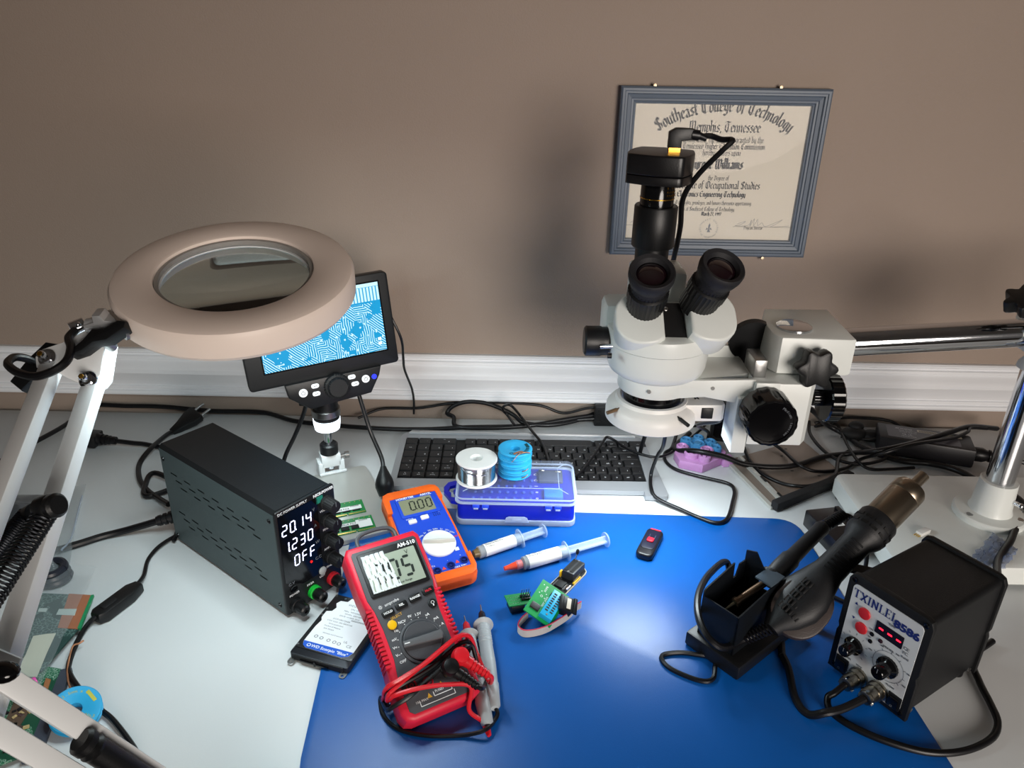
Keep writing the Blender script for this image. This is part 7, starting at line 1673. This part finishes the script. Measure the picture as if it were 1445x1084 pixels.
def bagged_board():
    c = Z(70, 900)
    t = tag(empty('bagged_board', (c.x, c.y, 0)), 'green circuit board in a clear plastic bag with a blank cream label', 'bag')
    z0 = .0075
    P = [(v.x, v.y) for v in (Z(14, 945, z0), Z(60, 948, z0), Z(112, 888, z0), Z(130, 842, z0), Z(45, 838, z0), Z(28, 880, z0))]
    b = B(); prism(b, P, z0, z0+.0016); obj('board', b, pcb_mat('bag_board_green', '2f4f4c', '6f8a84', 260, dark='2a4744'), t, True, smooth=0)
    b = B(); prism(b, [(v.x, v.y) for v in (Z(82, 888, z0), Z(110, 890, z0), Z(129, 842, z0), Z(98, 840, z0))], z0+.0016, z0+.0022); obj('copper_area', b, mat('copper_brown', 'a5694c', .5), t, True, smooth=0)
    e0, e1 = Z(112, 889, z0), Z(131, 842, z0)
    b = B(); bar(b, V((e0.x, e0.y, z0+.001)), V((e1.x, e1.y, z0+.001)), .003, .003); obj('green_edge', b, mat('edge_green', '1d8a58', .4), t, True)
    for q in ([Z(80, 870, z0), Z(106, 871, z0), Z(109, 862, z0), Z(84, 862, z0)], [Z(54, 866, z0), Z(66, 866, z0), Z(68, 861, z0), Z(56, 861, z0)]):
        b = B(); prism(b, [(v.x, v.y) for v in q], z0+.0022, z0+.0025); obj('pale_sticker', b, mat('pale_sticker', 'b9cac6', .5), t, True, smooth=0)
    z1 = .0135
    b = B(); prism(b, [(v.x, v.y) for v in (Z(18, 955, z1), Z(52, 956, z1), Z(66, 922, z1), Z(79, 894, z1), Z(66, 895, z1), Z(47, 898, z1), Z(36, 925, z1))], z1, z1+.0004); obj('blank_label', b, mat('cream_label', 'd3d3bf', .6), t, True, smooth=0)
    n = 14; rr = random.Random(21)
    b = B(); g = []; P = [Z(8, 990, 0), Z(62, 985, 0), Z(140, 815, 0), Z(50, 808, 0)]
    for j in range(n+1):
        row = []
        for i in range(n+1):
            q = P[0].lerp(P[1], i/n).lerp(P[3].lerp(P[2], i/n), j/n); row.append(b.verts.new((q.x, q.y, z1+.0012+rr.random()*.0015)))
        g.append(row)
    for j in range(n):
        for i in range(n): b.faces.new((g[j][i], g[j][i+1], g[j+1][i+1], g[j+1][i]))
    obj('bag_film', b, BAG, t, True, smooth=180)
bagged_board()
p0, p1 = Z(26, 975, .018), Z(52, 962, .018); d = (p1-p0)
t = tag(empty('dispensing_tip', M=basis(p0, d, V((0, 0, 1)).cross(d))), 'pink plastic dispensing tip lying on the bagged board', 'needle tip')
X_ = basis((0, 0, 0), (0, 1, 0), (0, 0, 1)); L = d.length
b = B(); lathe(b, [(.0012, -.012), (.0022, 0), (.0045, L*.7), (.0052, L*.72), (.0052, L), (.0035, L)], X_, 20); obj('hub', b, mat('tip_magenta', 'd85aa8', .35), t)
# solder wick lying lower left
q = Z(106, 1002, .012)
t = wick('wick_spool', (q.x, q.y, .0065), 0, 'flat blue wick spool with yellow print, under the lamp arm', None)
t.matrix_world = frame_at((q.x, q.y, .0075), 14, 12, 0)
YI = mat('yellow_print', 'b9b43a', .5, var=0)
b = B(); box(b, -.0065, .0065, -.0016, .0016, .0094, .0096, T(.008, .014) @ Mx.Rotation(rad(-35), 4, 'Z'))
for k, ch in enumerate('2.5mm x 5ft'): a = rad(150-k*9); text_bm(b, ch, .0042, T(.0165*math.cos(a), .0165*math.sin(a), .0095) @ Mx.Rotation(a-PI/2, 4, 'Z'), ext=.00005)
text_bm(b, 'No.3', .0042, T(.0150, -.004, .0095), ext=.00005); obj('spool_lettering', b, YI, t, smooth=0)
b = B(); M_ = t.matrix_basis; tube(b, [M_ @ V((-.004, .0185, .0048)), Z(100, 972, .008), Z(95, 950, .006), Z(98, 928, .007), Z(103, 912, .008), Z(112, 908, .008), Z(118, 904, .008)], .0009, 6); obj('copper_braid', b, COPPER, t, True)
